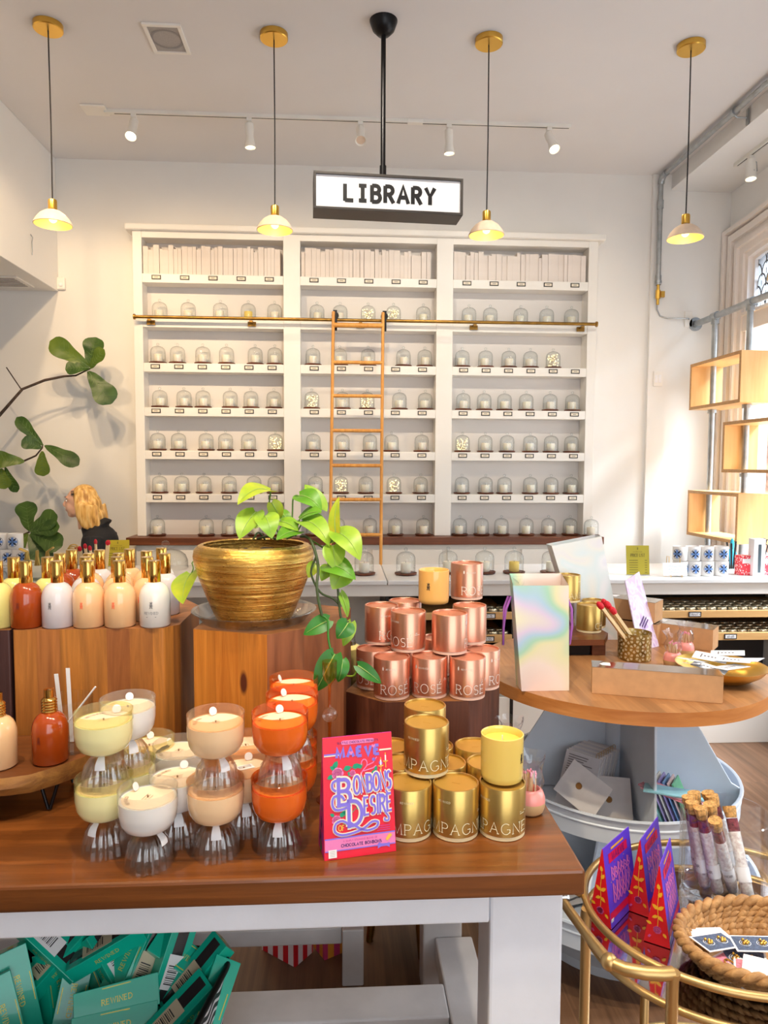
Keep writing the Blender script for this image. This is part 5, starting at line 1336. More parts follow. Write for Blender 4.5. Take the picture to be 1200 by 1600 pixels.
# stationery packs in the bins
M_env=mat('off_white_envelope',(226,220,218),.55,vary=.03,vs=20); M_env2=mat('cellophane_card',(214,210,214),.2,vary=.05,vs=10)
M_seal=mat('bronze_wax_seal',(150,104,50),.4,.4); M_print=mat('grey_text_print',(120,112,116),.7)
def pack(name,w,h,th,m0,label,cat,group,loc,rot,lines=0,seal=False,clip=False,col2=None):
    t_=thing(name,label,cat,loc,0,group); t_.rotation_euler=rot
    MB().box(-w/2,w/2,-th/2,th/2,0,h).build('card',m0,t_,bevel=.0008)
    if lines:
        m=MB(); rr=random.Random(lines)
        for k in range(lines): m.box(-w*.4,-w*.4+w*rr.uniform(.4,.75),-th/2-.0006,-th/2-.0002,h*.92-k*.008,h*.92-k*.008+.003)
        m.build('printed_text',M_print,t_)
    if seal:
        m=MB(); 
        pts=[( (.012 if k%2 else .0095)*math.cos(2*PI*k/28),(.012 if k%2 else .0095)*math.sin(2*PI*k/28)) for k in range(28)]
        vs=[(x-w*.1,-th/2-.0002,z+h*.5) for x,z in pts]+[(x*.8-w*.1,-th/2-.003,z*.8+h*.5) for x,z in pts]; k=28
        m.add(vs,[(i,(i+1)%k,k+(i+1)%k,k+i) for i in range(k)]+[tuple(range(k,2*k))]); m.build('wax_seal',M_seal,t_)
    if clip:
        m=MB(); m.tube([(w*.3,-th/2-.001,h*.75),(w*.3,-th/2-.001,h+.004)]+[(w*.3+.006-.006*math.cos(rad(a)),-th/2-.001,h+.004+.006*math.sin(rad(a))) for a in (45,90,135)]+[(w*.3+.012,-th/2-.001,h*.8)],.0009,5); m.build('paper_clip',M_wire,t_)
    if col2:
        m=MB(); m.box(-w/2+.004,w/2-.004,-th/2-.0006,-th/2-.0002,h*.74,h*.97,0); 
        for k in range(8): m.box(-w*.3+k*w*.07,-w*.3+k*w*.07+.0025,-th/2-.0009,-th/2-.0006,h*.8,h*.9,1)
        m.build('title_strip',[col2,M_ink],t_)
    return t_
bz=.58-.085+.006
G1='white stationery packs in the upper bin'
for k in range(9):
    pack('stationery_pack',.13,.185,.006,M_env if k%2 else M_env2,'white stationery pack in the left upper bin, %s from the left'%ordn(k+1),'card',G1,(RTX-.205+.0118*k,RTY-.15+.0103*k,bz+.002),(rad(-24),0,rad(-48.6)),lines=9 if k==0 else 0,clip=k>0)
pack('sealed_envelope',.15,.12,.004,M_env,'front white envelope with bronze wax seal at the bin\'s front rim','envelope','wax sealed envelopes in the upper bin',(RTX-.225,RTY-.215,bz+.052),(rad(-30),rad(24),rad(-45)),seal=True)
pack('sealed_envelope',.12,.15,.004,M_env,'rear white envelope with bronze wax seal beside the bin divider','envelope','wax sealed envelopes in the upper bin',(RTX-.10,RTY-.255,bz+.003),(rad(-40),0,rad(-14)),seal=True)
PK=[('pink',(238,150,166)),('pale blue',(150,206,220)),('mint',(140,206,186)),('lilac',(190,170,216)),('rose',(240,176,190)),('cream',(238,232,214)),('violet',(160,140,200)),('blue',(110,150,196)),('blush',(246,206,204)),('green',(90,170,120))]
for k,(nm,c) in enumerate(PK):
    mm=mat(nm.replace(' ','_')+'_card',c,.25,vary=.1,vs=15,coat=.3)
    if k in (0,1,4):
        i=(0,4,1).index(k); e0=U(1006,1222+4*i,bz+.152+.007*i); e1=U(1085,1256-6*i,e0.z)
        pack('flat_gift_card_pack',.06,.19,.005,mm,nm+' pack laid across the top of the cards in the right upper bin','card','coloured card packs in the right upper bin',tuple(e0+Vector((.0,-.0,0))),(rad(-89),0,math.atan2(e1.y-e0.y,e1.x-e0.x)-PI/2),col2=(mat('sky_title_strip',(150,214,226),.4) if k==1 else None))
    else:
        i=[2,3,5,6,7,8,9].index(k)
        pack('gift_card_pack',.085,.15,.005,mm,nm+' pack standing among the cards in the right upper bin','card','coloured card packs in the right upper bin',(RTX+.083+.0115*i,RTY-.225-.0085*i,bz+.002),(rad(-24),0,rad(53)))
G3='white papers in the lower bin'
for k in range(8):
    a=-91 if k<4 else 206; j=k%4
    pack('paper_sheet',.13,.16,.003,M_env,'white printed sheet in the lower bin, %s in the %s heap'%(['lowest','second','third','topmost'][j],'front' if k<4 else 'left'),'paper',G3,(RTX+.36*math.cos(rad(a)),RTY+.36*math.sin(rad(a)),.27-.085+.012+.006*j),(rad(-87),0,rad(a+90+(-14,9,-4,17)[j])),lines=6 if j==3 else 0)

# ------------------------------------------------------------------ things on the round table
RZ_=RTZ+.0006
def irid(name,stops,sc=3.0,metal=.35,rough=.22,seed=0.0):
    tt=NT(name); v=tt.coords(scale=(sc,sc,sc*.8))
    nz=tt.n('ShaderNodeTexNoise',{'Vector':v,'Scale':1.6,'Detail':1.0,'Distortion':1.2,'W':seed},noise_dimensions='4D').outputs[0]
    return tt.done(tt.bsdf(col=tt.ramp(nz,stops),metal=metal,rough=rough))
M_irid=irid('painted_sheen_paper',[(.34,(246,214,202)),(.44,(248,228,214)),(.49,(238,232,184)),(.53,(178,220,190)),(.58,(186,214,232)),(.64,(230,212,234)),(.72,(246,238,206))],1.5,.12,.3,seed=2.1)  # view-dependent rainbow sheen painted as fixed pastel patches, likewise on the pearl paper
M_iridw=irid('painted_pearl_sheen_paper',[(.3,(236,232,246)),(.42,(248,248,250)),(.5,(234,244,244)),(.58,(246,244,236)),(.7,(238,230,248))],3.5,.08,.35,1.0)
M_cord=mat('purple_cord',(176,100,190),.7)
# tall shopping bag
b0=U(814,1079,RTZ); b1=U(891,1081,RTZ); bx0=(b0.x+b1.x)/2; by0=(b0.y+b1.y)/2+.001; hb=.345; wb=(b1.x-b0.x)/2; wt=.0875; db=.07; dt=.085
t=thing('gift_bag','tall iridescent pastel gift bag with purple rope handles on the round table','bag',(bx0,by0,RZ_),rad(0))
m=MB()
q=[(-wb,0,0),(wb,0,0),(wb,db,0),(-wb,db,0)]; sh=-.022
tq=[(-wt+sh,-.005,hb-.012),(wt+sh,-.005,hb-.012),(wt+sh+.004,dt,hb+.012),(-wt+sh+.01,dt,hb+.012)]
ml=[(-(wb+wt)/2+.6*sh,.045,hb*.5),((wb+wt)/2+.6*sh-.006,.04,hb*.5)]
m.add(q+tq,[(0,1,5,4),(1,2,6,5),(2,3,7,6),(3,0,4,7),(0,3,2,1)])
qi=[(x*.985,y*.97+.001,z+.001) for x,y,z in q]; ti=[((x-sh)*.985+sh,y*.97+.001,z-.0005) for x,y,z in tq]
m.add(qi+ti,[(4,5,1,0),(5,6,2,1),(6,7,3,2),(7,4,0,3)]); m.build('paper_body',M_irid,t)
for sd in (-1,1):
    x=sd*wt+sh+(.004 if sd>0 else -.001); zt_=hb-.05
    m=MB(); m.tube([(x-sd*.002,.02,zt_),(x+sd*.014,.018,zt_-.04),(x+sd*.019,.026,zt_-.1),(x+sd*.017,.036,zt_-.155),(x+sd*.014,.048,zt_-.1),(x+sd*.012,.052,zt_-.04),(x-sd*.002,.056,zt_-.006)],.0038,7); m.build('rope_handle',M_cord,t,smooth=60)
m=MB(); rr=random.Random(5); vs=[(-.07+sh+rr.uniform(-.02,.03),rr.uniform(.01,.05),hb-.02+rr.uniform(0,.035)) for _ in range(12)]
m.add(vs,[(k,k+1,k+2) for k in range(10)]); o=m.build('tissue',M_bag); o.location=(bx0,by0,RZ_); tag(o,'crumpled clear tissue sticking out of the gift bag','tissue')
# walnut block with three gold canisters
p=U(888,1028,RTZ); 
t=thing('walnut_stand','dark walnut stand carrying three gold canisters behind the gift bag','stand',(.86,2.62,RZ_))
bzz=U(908,988,1.03)
sx0,sx1=W(846,1010,2.52).x,W(953,1010,2.52).x; szt=W(905,1000,2.52).z
m=MB(); m.prism([(sx0-.86,-.1),(sx1-.86-.02,-.1),(sx1-.86+.03,.0),(sx1-.86+.02,.12),(sx0-.86,.14)],.045,szt-RTZ,0,0); m.build('slab',M_ledge,t,bevel=.004)
MB().box(sx0-.86+.03,sx1-.86-.06,-.06,.1,0,.045).build('foot_block',M_iron,t)
MB().box(sx1-.86-.055,sx1-.86-.005,-.07,.05,0,.045).build('foot_block',M_ledge,t)
sz=szt+.0008
def ct(px,py,z):
    p_=U(px,py,z); k=(p_.y+.0475)/p_.y; return Vector((p_.x*k,p_.y+.0475,z))
a1=ct(912,985,szt); a1.y=min(a1.y,2.66); putcan('champ',(a1.x,a1.y,sz),2.2,'gold canister at the front of the walnut stand on the round table')
a2=Vector((W(925,950,a1.y+.075).x,a1.y+.078,0)); putcan('champ',(a2.x+.008,a2.y,sz),4.0,'gold canister at the back right of the walnut stand')
xx=W(888,900,a1.y+.06).x; putcan('champ',(min(xx,a1.x-.01),a1.y+.06,sz+.1057),.9,'gold canister stacked on top of two others on the walnut stand')
# pearl bag leaning behind
c0=W(868,860,2.83); 
t=thing('pearl_gift_bag','large pearly white gift bag leaning behind the gold canisters','bag',(0,0,0))
P=[W(862,853,2.80),W(940,838,2.80),W(966,948,2.80),W(905,960,2.80)]
base=sum(P,Vector())/4; base.z=RZ_; t.location=base
zlow=min(P[2].z,P[3].z)
P[2].z=RZ_;P[3].z=RZ_; P[2].y=2.78;P[3].y=2.78
P[2].x=W(972,960,2.78).x
Pb=[p+Vector((.0,.075,0)) for p in P]; 
m=MB(); m.add([p-base for p in P]+[p-base for p in Pb],[(0,3,2,1),(4,5,6,7),(0,4,7,3),(1,2,6,5),(3,7,6,2)]); m.build('paper_body',M_iridw,t)
m=MB(); 
for x0 in (.3,.7): pass
a=P[1]-base; m.tube([a+Vector((-.02,.03,-.02)),a+Vector((.012,.02,-.07)),a+Vector((.03,.03,-.15)),a+Vector((.03,.05,-.2))],.003,6); m.build('rope_handle',mat('lilac_cord',(214,204,234),.7),t,smooth=60)
# gold geometric tumbler with giant matches
g0=U(990,1034,RTZ); gx,gy=g0.x*1.02,g0.y+.045; gr=.0585; gh=.098
t=thing('pierced_brass_cup','brass cup pierced with a star lattice holding oversized matches','cup',(gx,gy,RZ_))
m=MB(); m.lathe([(0,.0),(gr-.002,0),(gr,.002),(gr,gh),(gr-.0015,gh+.0005),(gr-.002,gh-.001),(gr-.002,.003),(0,.003)],48); m.build('cup_body',mat('lattice_brass',(186,158,92),.3,.95,vary=.1,vs=30),t,smooth=40)
m=MB(); fn=cylfn(gr,0,-90,.0005); fi=lambda u,v:((gr-.0026)*math.cos(u/gr),(gr-.0026)*math.sin(u/gr),v)
for r_ in range(3):
    for k in range(9):
        cx=-.165+k*.0405+(.02 if r_%2 else 0); cy=.018+r_*.031
        for a in range(0,360,60):
            for d in (.3,.6,.9):
                A_=rad(a);l=.0145
                p1=(cx+l*.25*math.cos(A_)+d*.012*math.cos(A_+rad(60)),cy+l*.25*math.sin(A_)+d*.012*math.sin(A_+rad(60)))
                p2=(cx+l*.95*math.cos(A_)*(1-.15*d)+d*.009*math.cos(A_+rad(60)),cy+l*.95*math.sin(A_)*(1-.15*d)+d*.009*math.sin(A_+rad(60)))
                m.ribbon([p1,p2],.0016,fn,0); 
                if r_>0: m.ribbon([p1,p2],.0016,fi,1)
m.build('lattice_slots',[mat('painted_slot_light',(236,220,176),.6),M_crm],t)  # pale strokes paint the light seen through the piercings
bigm=MB(); bigm.box(-.0105,.0105,-.0055,.0055,0,.182,0)
M_rh=M_redh
bigm.sphere((0,0,.184),(.015,.0115,.018),1,12,8)
mb0=None
for k,(hx_,hy_,dy,bx_,by_) in enumerate(((937,945,-.03,.012,-.018),(949,944,-.008,.024,-.004),(957,953,-.026,.036,-.02),(944,941,.012,.01,.012))):
    o=bigm.build('giant_match',[mat('pale_match_wood',(240,214,166),.6) if mb0 is None else mb0,M_redh],bevel=.0008); mb0=o.data.materials[0]
    b0_=Vector((gx+bx_,gy+by_,RZ_+.0065)); hd_=W(hx_,hy_,gy+dy); d_=(hd_-b0_).normalized()
    o.location=hd_-d_*.188 if (hd_-d_*.188).z>RZ_+.006 else b0_; o.rotation_euler=d_.to_track_quat('Z','Y').to_euler(); tag(o,'oversized red tipped match leaning left in the brass cup, %s'%['front left one','middle one','right one','rear one'][k],'match','oversized matches in the brass cup')
# match jars
p=U(1056,1046,RTZ); make_jar('pink match jar in cellophane beside the brass cup',(p.x,p.y+.025,RZ_),'front jar on the round table',n=12)
p=U(1075,1030,RTZ); make_jar('rear pink and tan match jar before the kraft boxes',(p.x+.008,p.y+.04,RZ_),'rear jar on the round table',n=12)
# kraft boxes with clear lids
M_kraft=mat('kraft_card',(206,156,108),.7,vary=.04,vs=30); M_kraftd=mat('kraft_inside',(170,122,84),.8); M_shred=mat('shredded_filler',(226,206,180),.8,vary=.1,vs=80)
def kraft(label,L,Wd_,H_,loc,rz,window=M_plast):
    t_=thing('kraft_gift_box',label,'box',loc,rz)
    m=MB(); th=.002
    m.box(-L/2,L/2,-Wd_/2,Wd_/2,0,th); m.box(-L/2,L/2,-Wd_/2,-Wd_/2+th,th,H_); m.box(-L/2,L/2,Wd_/2-th,Wd_/2,th,H_); m.box(-L/2,-L/2+th,-Wd_/2+th,Wd_/2-th,th,H_); m.box(L/2-th,L/2,-Wd_/2+th,Wd_/2-th,th,H_)
    m.build('carton',M_kraft,t_)
    m=MB(); m.box(-L/2+.004,L/2-.004,-Wd_/2+.004,Wd_/2-.004,th,H_*.7); m.build('filler',M_shred,t_)
    MB().box(-L/2-.001,L/2+.001,-Wd_/2-.001,Wd_/2+.001,H_,H_+.0015).build('clear_lid',window,t_)
    m=MB(); 
    pts=[(-L/2+.03,-Wd_*.2),(-L/2+.055,-Wd_*.2),(-L/2+.055,Wd_*.25),(-L/2+.035,Wd_*.25),(-L/2+.022,0)]
    m.add([(x,y,H_+.002) for x,y in pts],[tuple(range(5))]); m.build('white_seal',M_paper,t_)
    return t_
k0=U(923,1083,RTZ); k1=U(1131,1100,RTZ); L=(k1-k0).length; an=math.atan2(k1.y-k0.y,k1.x-k0.x); Wk=.075; c_=(k0+k1)/2
kraft('long kraft box with clear lid at the front of the round table',L-.006,Wk,.082,(c_.x-math.sin(an)*Wk/2,c_.y+math.cos(an)*Wk/2,RZ_),an)
kraft('kraft box stacked on top at the back of the round table',.22,.1,.08,(1.175,2.80,RZ_+.0865),rad(-42))
kraft('kraft box at the bottom of the rear stack on the round table',.22,.11,.083,(1.185,2.79,RZ_),rad(-42))
kraft('kraft box with glossy lid at the back right, behind the gold bowl',.24,.095,.082,(1.345,2.70,RZ_),rad(-40))
# purple card on an easel
t=thing('wooden_easel','small brown wooden easel behind the brass cup','easel',(1.005,2.72,RZ_))
for a,b in (((-.07,-.02,0),(-.028,.05,.16)),((-.035,-.02,0),(.0,.05,.13)),((-.05,.1,0),(-.02,.052,.14))): MB().tube([a,b],.005,6).build('strut',M_ledge,t,smooth=50)
MB().tube([(-.07,-.02,.035),(-.03,-.02,.035)],.005,6).build('ledge',M_ledge,t,smooth=50)
Q=[W(975,905,2.70),W(998,892,2.74),W(1022,985,2.64),W(998,985,2.62)]
qb=Vector((Q[2].x,Q[2].y,Q[2].z)); lowz=RZ_
A=W(977,908,2.69);Bq=W(999,893,2.74);D_=Vector((W(1000,1000,2.60).x,2.60,RZ_));C_=Vector((W(1032,1002,2.66).x,2.67,RZ_))
nrm=(Bq-A).cross(D_-A).normalized()*.004
t=thing('lilac_card_pack','tall lilac cellophane wrapped card leaning on the easel','card',(D_.x,D_.y,RZ_))
o_=Vector(t.location); m=MB(); pts=[A-o_,Bq-o_,C_-o_,D_-o_]
if nrm.y>0: nrm=-nrm
m.add(pts+[p-nrm*1.2 for p in pts],[(0,1,2,3),(7,6,5,4),(0,4,5,1),(1,5,6,2),(2,6,7,3),(3,7,4,0)]); m.build('card',irid('lilac_foil_card',[(.35,(224,196,232)),(.5,(238,226,244)),(.65,(206,178,226))],14,.1,.3,3.0),t)
m=MB(); fq=lambda u,v:tuple((pts[3]+(pts[2]-pts[3])*u+(pts[0]-pts[3])*v+nrm*.35))
for k in range(3): m.ribbon([(.45-.1*k,.3+.02*k),(.75-.1*k,.42+.02*k)],.03,fq)
m.build('print',mat('dark_violet_print',(90,60,120),.5),t)
# gold bowl of cards
gb=U(1190,1050,RTZ); gx2,gy2=1.245,2.235
t=thing('gold_bowl','shallow gold bowl full of white cards at the right of the round table','bowl',(gx2,gy2,RZ_))
m=MB(); m.lathe([(0,0),(.06,.0),(.09,.008),(.125,.03),(.142,.052),(.1395,.052),(.122,.032),(.088,.011),(.058,.004),(0,.004)],56); m.build('bowl_body',M_brass,t,smooth=50)
rr=random.Random(11)
spots=[(-.085,.02,.058,35),(-.06,-.04,.05,-40),(-.02,.03,.064,-38),(.03,-.02,.068,-36),(-.1,-.01,.054,62),(.05,.05,.072,-30),(.0,-.06,.056,20),(.08,.0,.062,-50)]
for k,(x,y,z,a) in enumerate(spots):
    m=MB(); m.box(-.052,.052,-.031,.031,0,.0012,0)
    for i in range(4): m.box(-.02+i*.011,-.02+i*.011+.006,-.004,.006,.0012,.0014,1)
    m.box(-.03,-.026,-.015,.015,.0012,.0014,1)
    o=m.build('price_card',[M_paper,M_print]); o.location=(gx2+x,gy2+y,RZ_+z+.003); o.rotation_euler=(rad(rr.uniform(-10,10)),rad(-x*140),rad(a))
    tag(o,'small white printed card in the gold bowl, '+['at the left rim','leaning over the front left','in the middle of the heap','on top near the front','sticking out furthest left','at the back of the heap','near the front rim','at the right'][k],'card','white cards in the gold bowl')

# ================================================================== gold bar cart
KX,KY,KA,KB,KZ=.86,1.485,.31,.275,.6
t=thing('bar_cart','round gold bar cart with mirrored tray beside the front table','cart',(KX,KY,0))
def ell(a,b,z,n=72): return [(a*math.cos(2*PI*k/n),b*math.sin(2*PI*k/n),z) for k in range(n)]
M_mirror=mat('mirror_tray',(214,206,204),.06,1.0)
m=MB(); m.disc(KA-.004,KZ-.004,72,(0,0),0,True,None,1,(KB-.004)/(KA-.004)); m.disc(KA-.004,KZ-.01,72,(0,0),0,False,None,1,(KB-.004)/(KA-.004)); m.build('mirror_tray',M_mirror,t)
for z in (KZ-.004,KZ+.065): MB().tube(ell(KA,KB,z),.0085,10,closed=True).build('rail',M_goldp,t,smooth=60)
for z in (.16,):
    MB().tube(ell(KA,KB,z),.0085,10,closed=True).build('lower_rail',M_goldp,t,smooth=60)
    m=MB(); m.disc(KA-.004,z,72,(0,0),0,True,None,1,KB/KA); m.disc(KA-.004,z-.006,72,(0,0),0,False,None,1,KB/KA); m.build('lower_tray',M_mirror,t)
for a in (178,232,308,2,100,60):
    x,y=(KA+.006)*math.cos(rad(a)),(KB+.006)*math.sin(rad(a))
    if a==232: x,y=.621-KX,1.243-KY
    top=KZ+.1 if a in (232,308) else KZ+.065
    MB().tube([(x,y,.03),(x,y,top)],.0115,12).build('leg',M_goldp,t,smooth=60)
    m=MB(); m.tube([(x-.012,y,.028),(x+.012,y,.028)],.027,16); m.build('castor',M_black,t,smooth=40)
h=[(.478,1.53,KZ+.1),(.486,1.44,KZ+.1),(.497,1.36,KZ+.1),(.513,1.28,KZ+.1)]
h2=[(.513,1.278,KZ+.1),(.535,1.258,KZ+.1),(.57,1.246,KZ+.1),(.60,1.242,KZ+.1),(.621,1.243,KZ+.1)]
mk=lambda L:[(x-KX,y-KY,z) for x,y,z in L]
m=MB(); m.tube(mk(h),.0105,12); m.tube(mk(h2),.0125,12); m.sphere((.513-KX,1.279-KY,KZ+.1),.0165,0,14,10); m.cyl(.0135,KZ+.094,KZ+.103,14,(.621-KX,1.243-KY)); m.tube(mk([(.478,1.53,KZ+.1),(.51,1.545,KZ+.09),(.553,1.55,KZ+.065)]),.0085,10); m.build('push_handle',M_goldp,t,smooth=60)
TRZ=KZ-.003

# three violet and red gift boxes
W3,H3,D3=.145,.178,.056
def cartbox(label,pa,pb,rzd,proto=[None]):
    a=U(*pa,TRZ); b=U(*pb,TRZ); dx,dy=b.x-a.x,b.y-a.y; l=math.hypot(dx,dy); dx/=l;dy/=l
    rz=rad(rzd); mx,my=(a.x+b.x)/2,(a.y+b.y)/2
    loc=(mx+math.cos(rz)*W3/2,my+math.sin(rz)*W3/2,TRZ+.0006)
    if proto[0]: return dup(proto[0],loc,rz,label)
    t=thing('chocolate_box',label,'box',loc,rz,'violet gift boxes on the bar cart'); proto[0]=t
    m=MB(); hw,hd=W3/2,D3/2
    A=[(-hw,-hd,0),(hw,-hd,0),(hw,hd,0),(-hw,hd,0)]; Bt=[(-hw*.97,-.001,H3),(hw*.97,-.001,H3),(hw*.97,.001,H3),(-hw*.97,.001,H3)]
    m.add(A+Bt,[(0,1,5,4),(2,3,7,6),(4,5,6,7)],0); m.add(A+Bt,[(1,2,6,5),(3,0,4,7),(0,3,2,1)],1); body=m.build('carton',[M_vio,M_dred],t)
    def fr3(l): return lambda u,v,k=0:(u*(1-.03*v/H3),-hd+(hd-.001)*v/H3-.0004-.0003*(l+k*.5),v)
    m=MB()
    m.blob([(-.05,.137),(.05,.137),(.05,.158),(-.05,.158)],fr3(1),0); m.text('MAEVE',.013,fr3(2),w=.34,y0=.141,mi=1,sp=.42)
    m.blob([(-.034,.163),(.034,.163),(.034,.168),(-.034,.168)],fr3(1),2)
    m.blob([(-hw*.98,.018),(hw*.98,.018),(hw*.98,.034),(-hw*.98,.034)],fr3(1),0)
    rr=random.Random(4)
    for row,(y,h_) in enumerate(((.098,.034),(.048,.04))):
        x=-.045
        while x<.045:
            h_=h_*rr.uniform(.8,1.15); l=[(x,y),(x+rr.uniform(.002,.006),y+h_),(x+.011,y+h_*rr.uniform(.6,.9)),(x+.006,y+h_*.5),(x+.013,y+h_*.2),(x+.004,y-.002)]
            m.ribbon(l,.0034,fr3(2),3); m.ribbon([(x+.013,y+h_*.2),(x+.017,y+h_*.6)],.002,fr3(2),3); x+=.0165
    for _ in range(16): 
        x,y=rr.uniform(-.055,.055),rr.uniform(.03,.135); m.blob([(x+.0016*math.cos(rad(a)),y+.0016*math.sin(rad(a))) for a in range(0,360,60)],fr3(1.5),2 if rr.random()<.5 else 0)
    m.build('printed_front',[mat('crimson_print',(226,20,70),.45),mat('magenta_lettering',(150,20,90),.5),mat('amber_print',(240,170,50),.5),mat('pink_script_print',(238,120,190),.5)],body)
    m=MB()
    def s3(l): return lambda u,v,k=0:(-hw*(1-.03*v/H3)-.0004-.0003*(l+k*.5),-u,v)
    m.ribbon([(0,.03),(.001,.06),(-.001,.09),(.001,.125)],.0014,s3(1),2)
    for x,y,l,a in ((.001,.125,.014,100),(0,.108,.015,60),(0,.08,.016,140),(0,.08,.016,40),(0,.066,.014,-150),(0,.066,.015,-40),(-.012,.044,.013,160),(.012,.03,.012,-50)): leafp(m,x,y,l,l*.27,a,s3(1.5),2)
    rose(m,0,.034,.0085,s3(2),0,1)
    m.blob([(-.016,.012),(-.012,.018),(-.016,.02),(-.02,.014)],s3(2),0)
    m.build('printed_side',[mat('orchid_print',(214,84,150),.5),mat('plum_print',(140,30,90),.5),mat('golden_leaf_print',(240,176,40),.5)],body)
    MB().box(-hw+.004,-hw+.016,-hd-.0012+.003,-hd-.0006+.003,.002,.02).build('price_sticker',M_paper,t)
    return t
cartbox('front violet and red gift box, nearest the basket on the cart',(1006,1471),(1047,1482),56)
cartbox('middle violet and red gift box on the bar cart',(978,1423),(1015,1433),50)
cartbox('leftmost violet and red gift box beside the cart\'s gold rail',(919,1438),(956,1451),44)

# glass vase with bath salt tubes
vx,vy=.936,1.632; vr=.103
vz=W(1064,1268,vy).z-TRZ
t=thing('glass_vase','thick clear glass cylinder vase holding corked tubes on the cart','vase',(vx,vy,TRZ+.0006))
m=MB(); m.lathe([(0,0),(vr-.012,0),(vr-.002,.006),(vr,.02),(vr,vz-.002),(vr-.0025,vz),(vr-.005,vz-.002),(vr-.006,.022),(vr-.02,.014),(0,.012)],56); m.build('vessel',M_vaseg,t,smooth=50)
M_salt=mat('pink_bath_salt',(252,230,224),.7,vary=.16,vs=140); M_petal=mat('dried_rose_petals',(126,58,66),.85,vary=.4,vs=120); M_cork=mat('cork',(206,156,92),.85,vary=.3,vs=160,bump=.5,bs=120)
def tubeobj(label,top,bot,full,proto=[None]):
    top=Vector(top);bot=Vector(bot); q=(top-bot).to_track_quat('Z','Y').to_euler()
    if proto[0]: o=dup(proto[0],bot,None,label,None,q); o.rotation_euler=q; return o
    t=thing('salt_tube',label,'tube',bot,0,'corked tubes of pink salt in the vase'); t.rotation_euler=q; proto[0]=t
    L=.2; r=.0145
    m=MB(); m.lathe([(0,.0)]+[(r*math.sin(rad(a)),r-r*math.cos(rad(a))) for a in (20,40,60,80,90)]+[(r,L),(r+.0012,L+.001),(r-.001,L+.0015)],20); m.build('glass_tube',M_tubeg,t,smooth=60)
    s=r-.0012
    m=MB(); m.lathe([(0,.0015)]+[(s*math.sin(rad(a)),.0015+s-s*math.cos(rad(a))) for a in (30,60,90)]+[(s,L*.78)],18,mi=0); m.lathe([(s,L*.78),(s,L*.93),(0,L*.93)],18,mi=1); m.build('salt_filling',[M_salt,M_petal],t,smooth=60)
    m=MB(); m.lathe([(0,L*.935),(s-.001,L*.935),(s,L*.96),(r+.0008,L+.003),(r+.001,L+.014),(0,L+.0145)],18); m.build('cork',M_cork,t,smooth=40)
    m=MB(); m.lathe([(r+.0004,.045),(r+.0004,.078)],20,mi=0); fn=cylfn(r+.0004,.0,-90,.0003)
    m.text('PINK NOIR',.0062,fn,w=.16,y0=.059,mi=1,sp=.25,serif=True); m.ribbon([(-.01,.07),(.01,.07)],.0009,fn,1); m.ribbon([(-.01,.052),(.01,.052)],.0009,fn,1); m.build('paper_label',[M_paper,M_print],t,smooth=60)
    return t
TU=[((1117,1282),(1146,1395),'front tube with cork lowest in the vase'),((1094,1262),(1123,1398),'tube left of the lowest cork'),((1081,1252),(1102,1389),'leftmost front tube in the vase'),((1136,1246),(1172,1412),'tall rightmost tube in the vase'),((1075,1243),(1096,1378),'tube with cork at the far left'),((1084,1238),(1110,1372),'rear left tube half hidden by another cork'),((1109,1256),(1136,1382),'tube in the middle of the cluster'),((1112,1243),(1150,1378),'rear middle tube with dark petals'),((1105,1236),(1143,1368),'rearmost tube, its cork highest')]
for k,(tp,bt,lab) in enumerate(TU):
    b=U(bt[0],bt[1],TRZ+.022); dx,dy=b.x-vx,b.y-vy; d=math.hypot(dx,dy)
    if d>.074: b.x=vx+dx*.074/d; b.y=vy+dy*.074/d
    rrr=W(tp[0],tp[1],b.y)
    # top at tube length above the floor point along the sight line
    best=min((abs((W(tp[0],tp[1],b.y+.01*j)-b).length-.215),j) for j in range(-12,13)); tpw=W(tp[0],tp[1],b.y+.01*best[1])
    tubeobj('corked glass tube of pink bath salt, '+lab,tpw,b,True)

# woven seagrass basket of carded earrings
bxx,byy=.895,1.378; ba,bb=.185,.132; bh=.062
t=thing('woven_basket','oval woven seagrass basket of carded earrings on the bar cart','basket',(bxx,byy,TRZ+.0006))
M_sea=wood('seagrass',(204,156,98),(136,92,48),axis=0,grain=60,along=40,rough=.7,bump=.5)
m=MB(); rows=6
for r_ in range(rows):
    z=.0145+r_*(bh-.0145)/(rows-1); f=.72+.28*(r_/(rows-1))**.8
    for s in (0,1):
        pts=[];n=150
        for k in range(n):
            a=2*PI*k/n; ph=26*a+s*PI+r_*1.3
            o_=.0042*math.cos(ph); pts.append(((ba*f+o_)*math.cos(a),(bb*f+o_)*math.sin(a),z+.005*math.sin(ph)))
        m.tube(pts,[.0072+.0015*math.sin(52*k/n*PI+s) for k in range(n)],6,closed=True)
m.build('woven_wall',M_sea,t,smooth=60)
m=MB()
for s in (0,1):
    pts=[];n=150
    for k in range(n):
        a=2*PI*k/n; ph=20*a+s*PI
        pts.append(((ba+.006*math.cos(ph))*math.cos(a),(bb+.006*math.cos(ph))*math.sin(a),bh+.004+.0055*math.sin(ph)))
    m.tube(pts,.0088,7,closed=True)
m.build('braided_rim',M_sea,t,smooth=60)
m=MB(); m.disc(ba*.71,.006,48,(0,0),0,True,None,1,bb/ba); m.build('woven_base',M_sea,t)
M_navyc=mat('navy_card_print',(84,98,124),.5,vary=.25,vs=220); M_pinkc=mat('pink_card_print',(236,140,156),.5,vary=.2,vs=160)
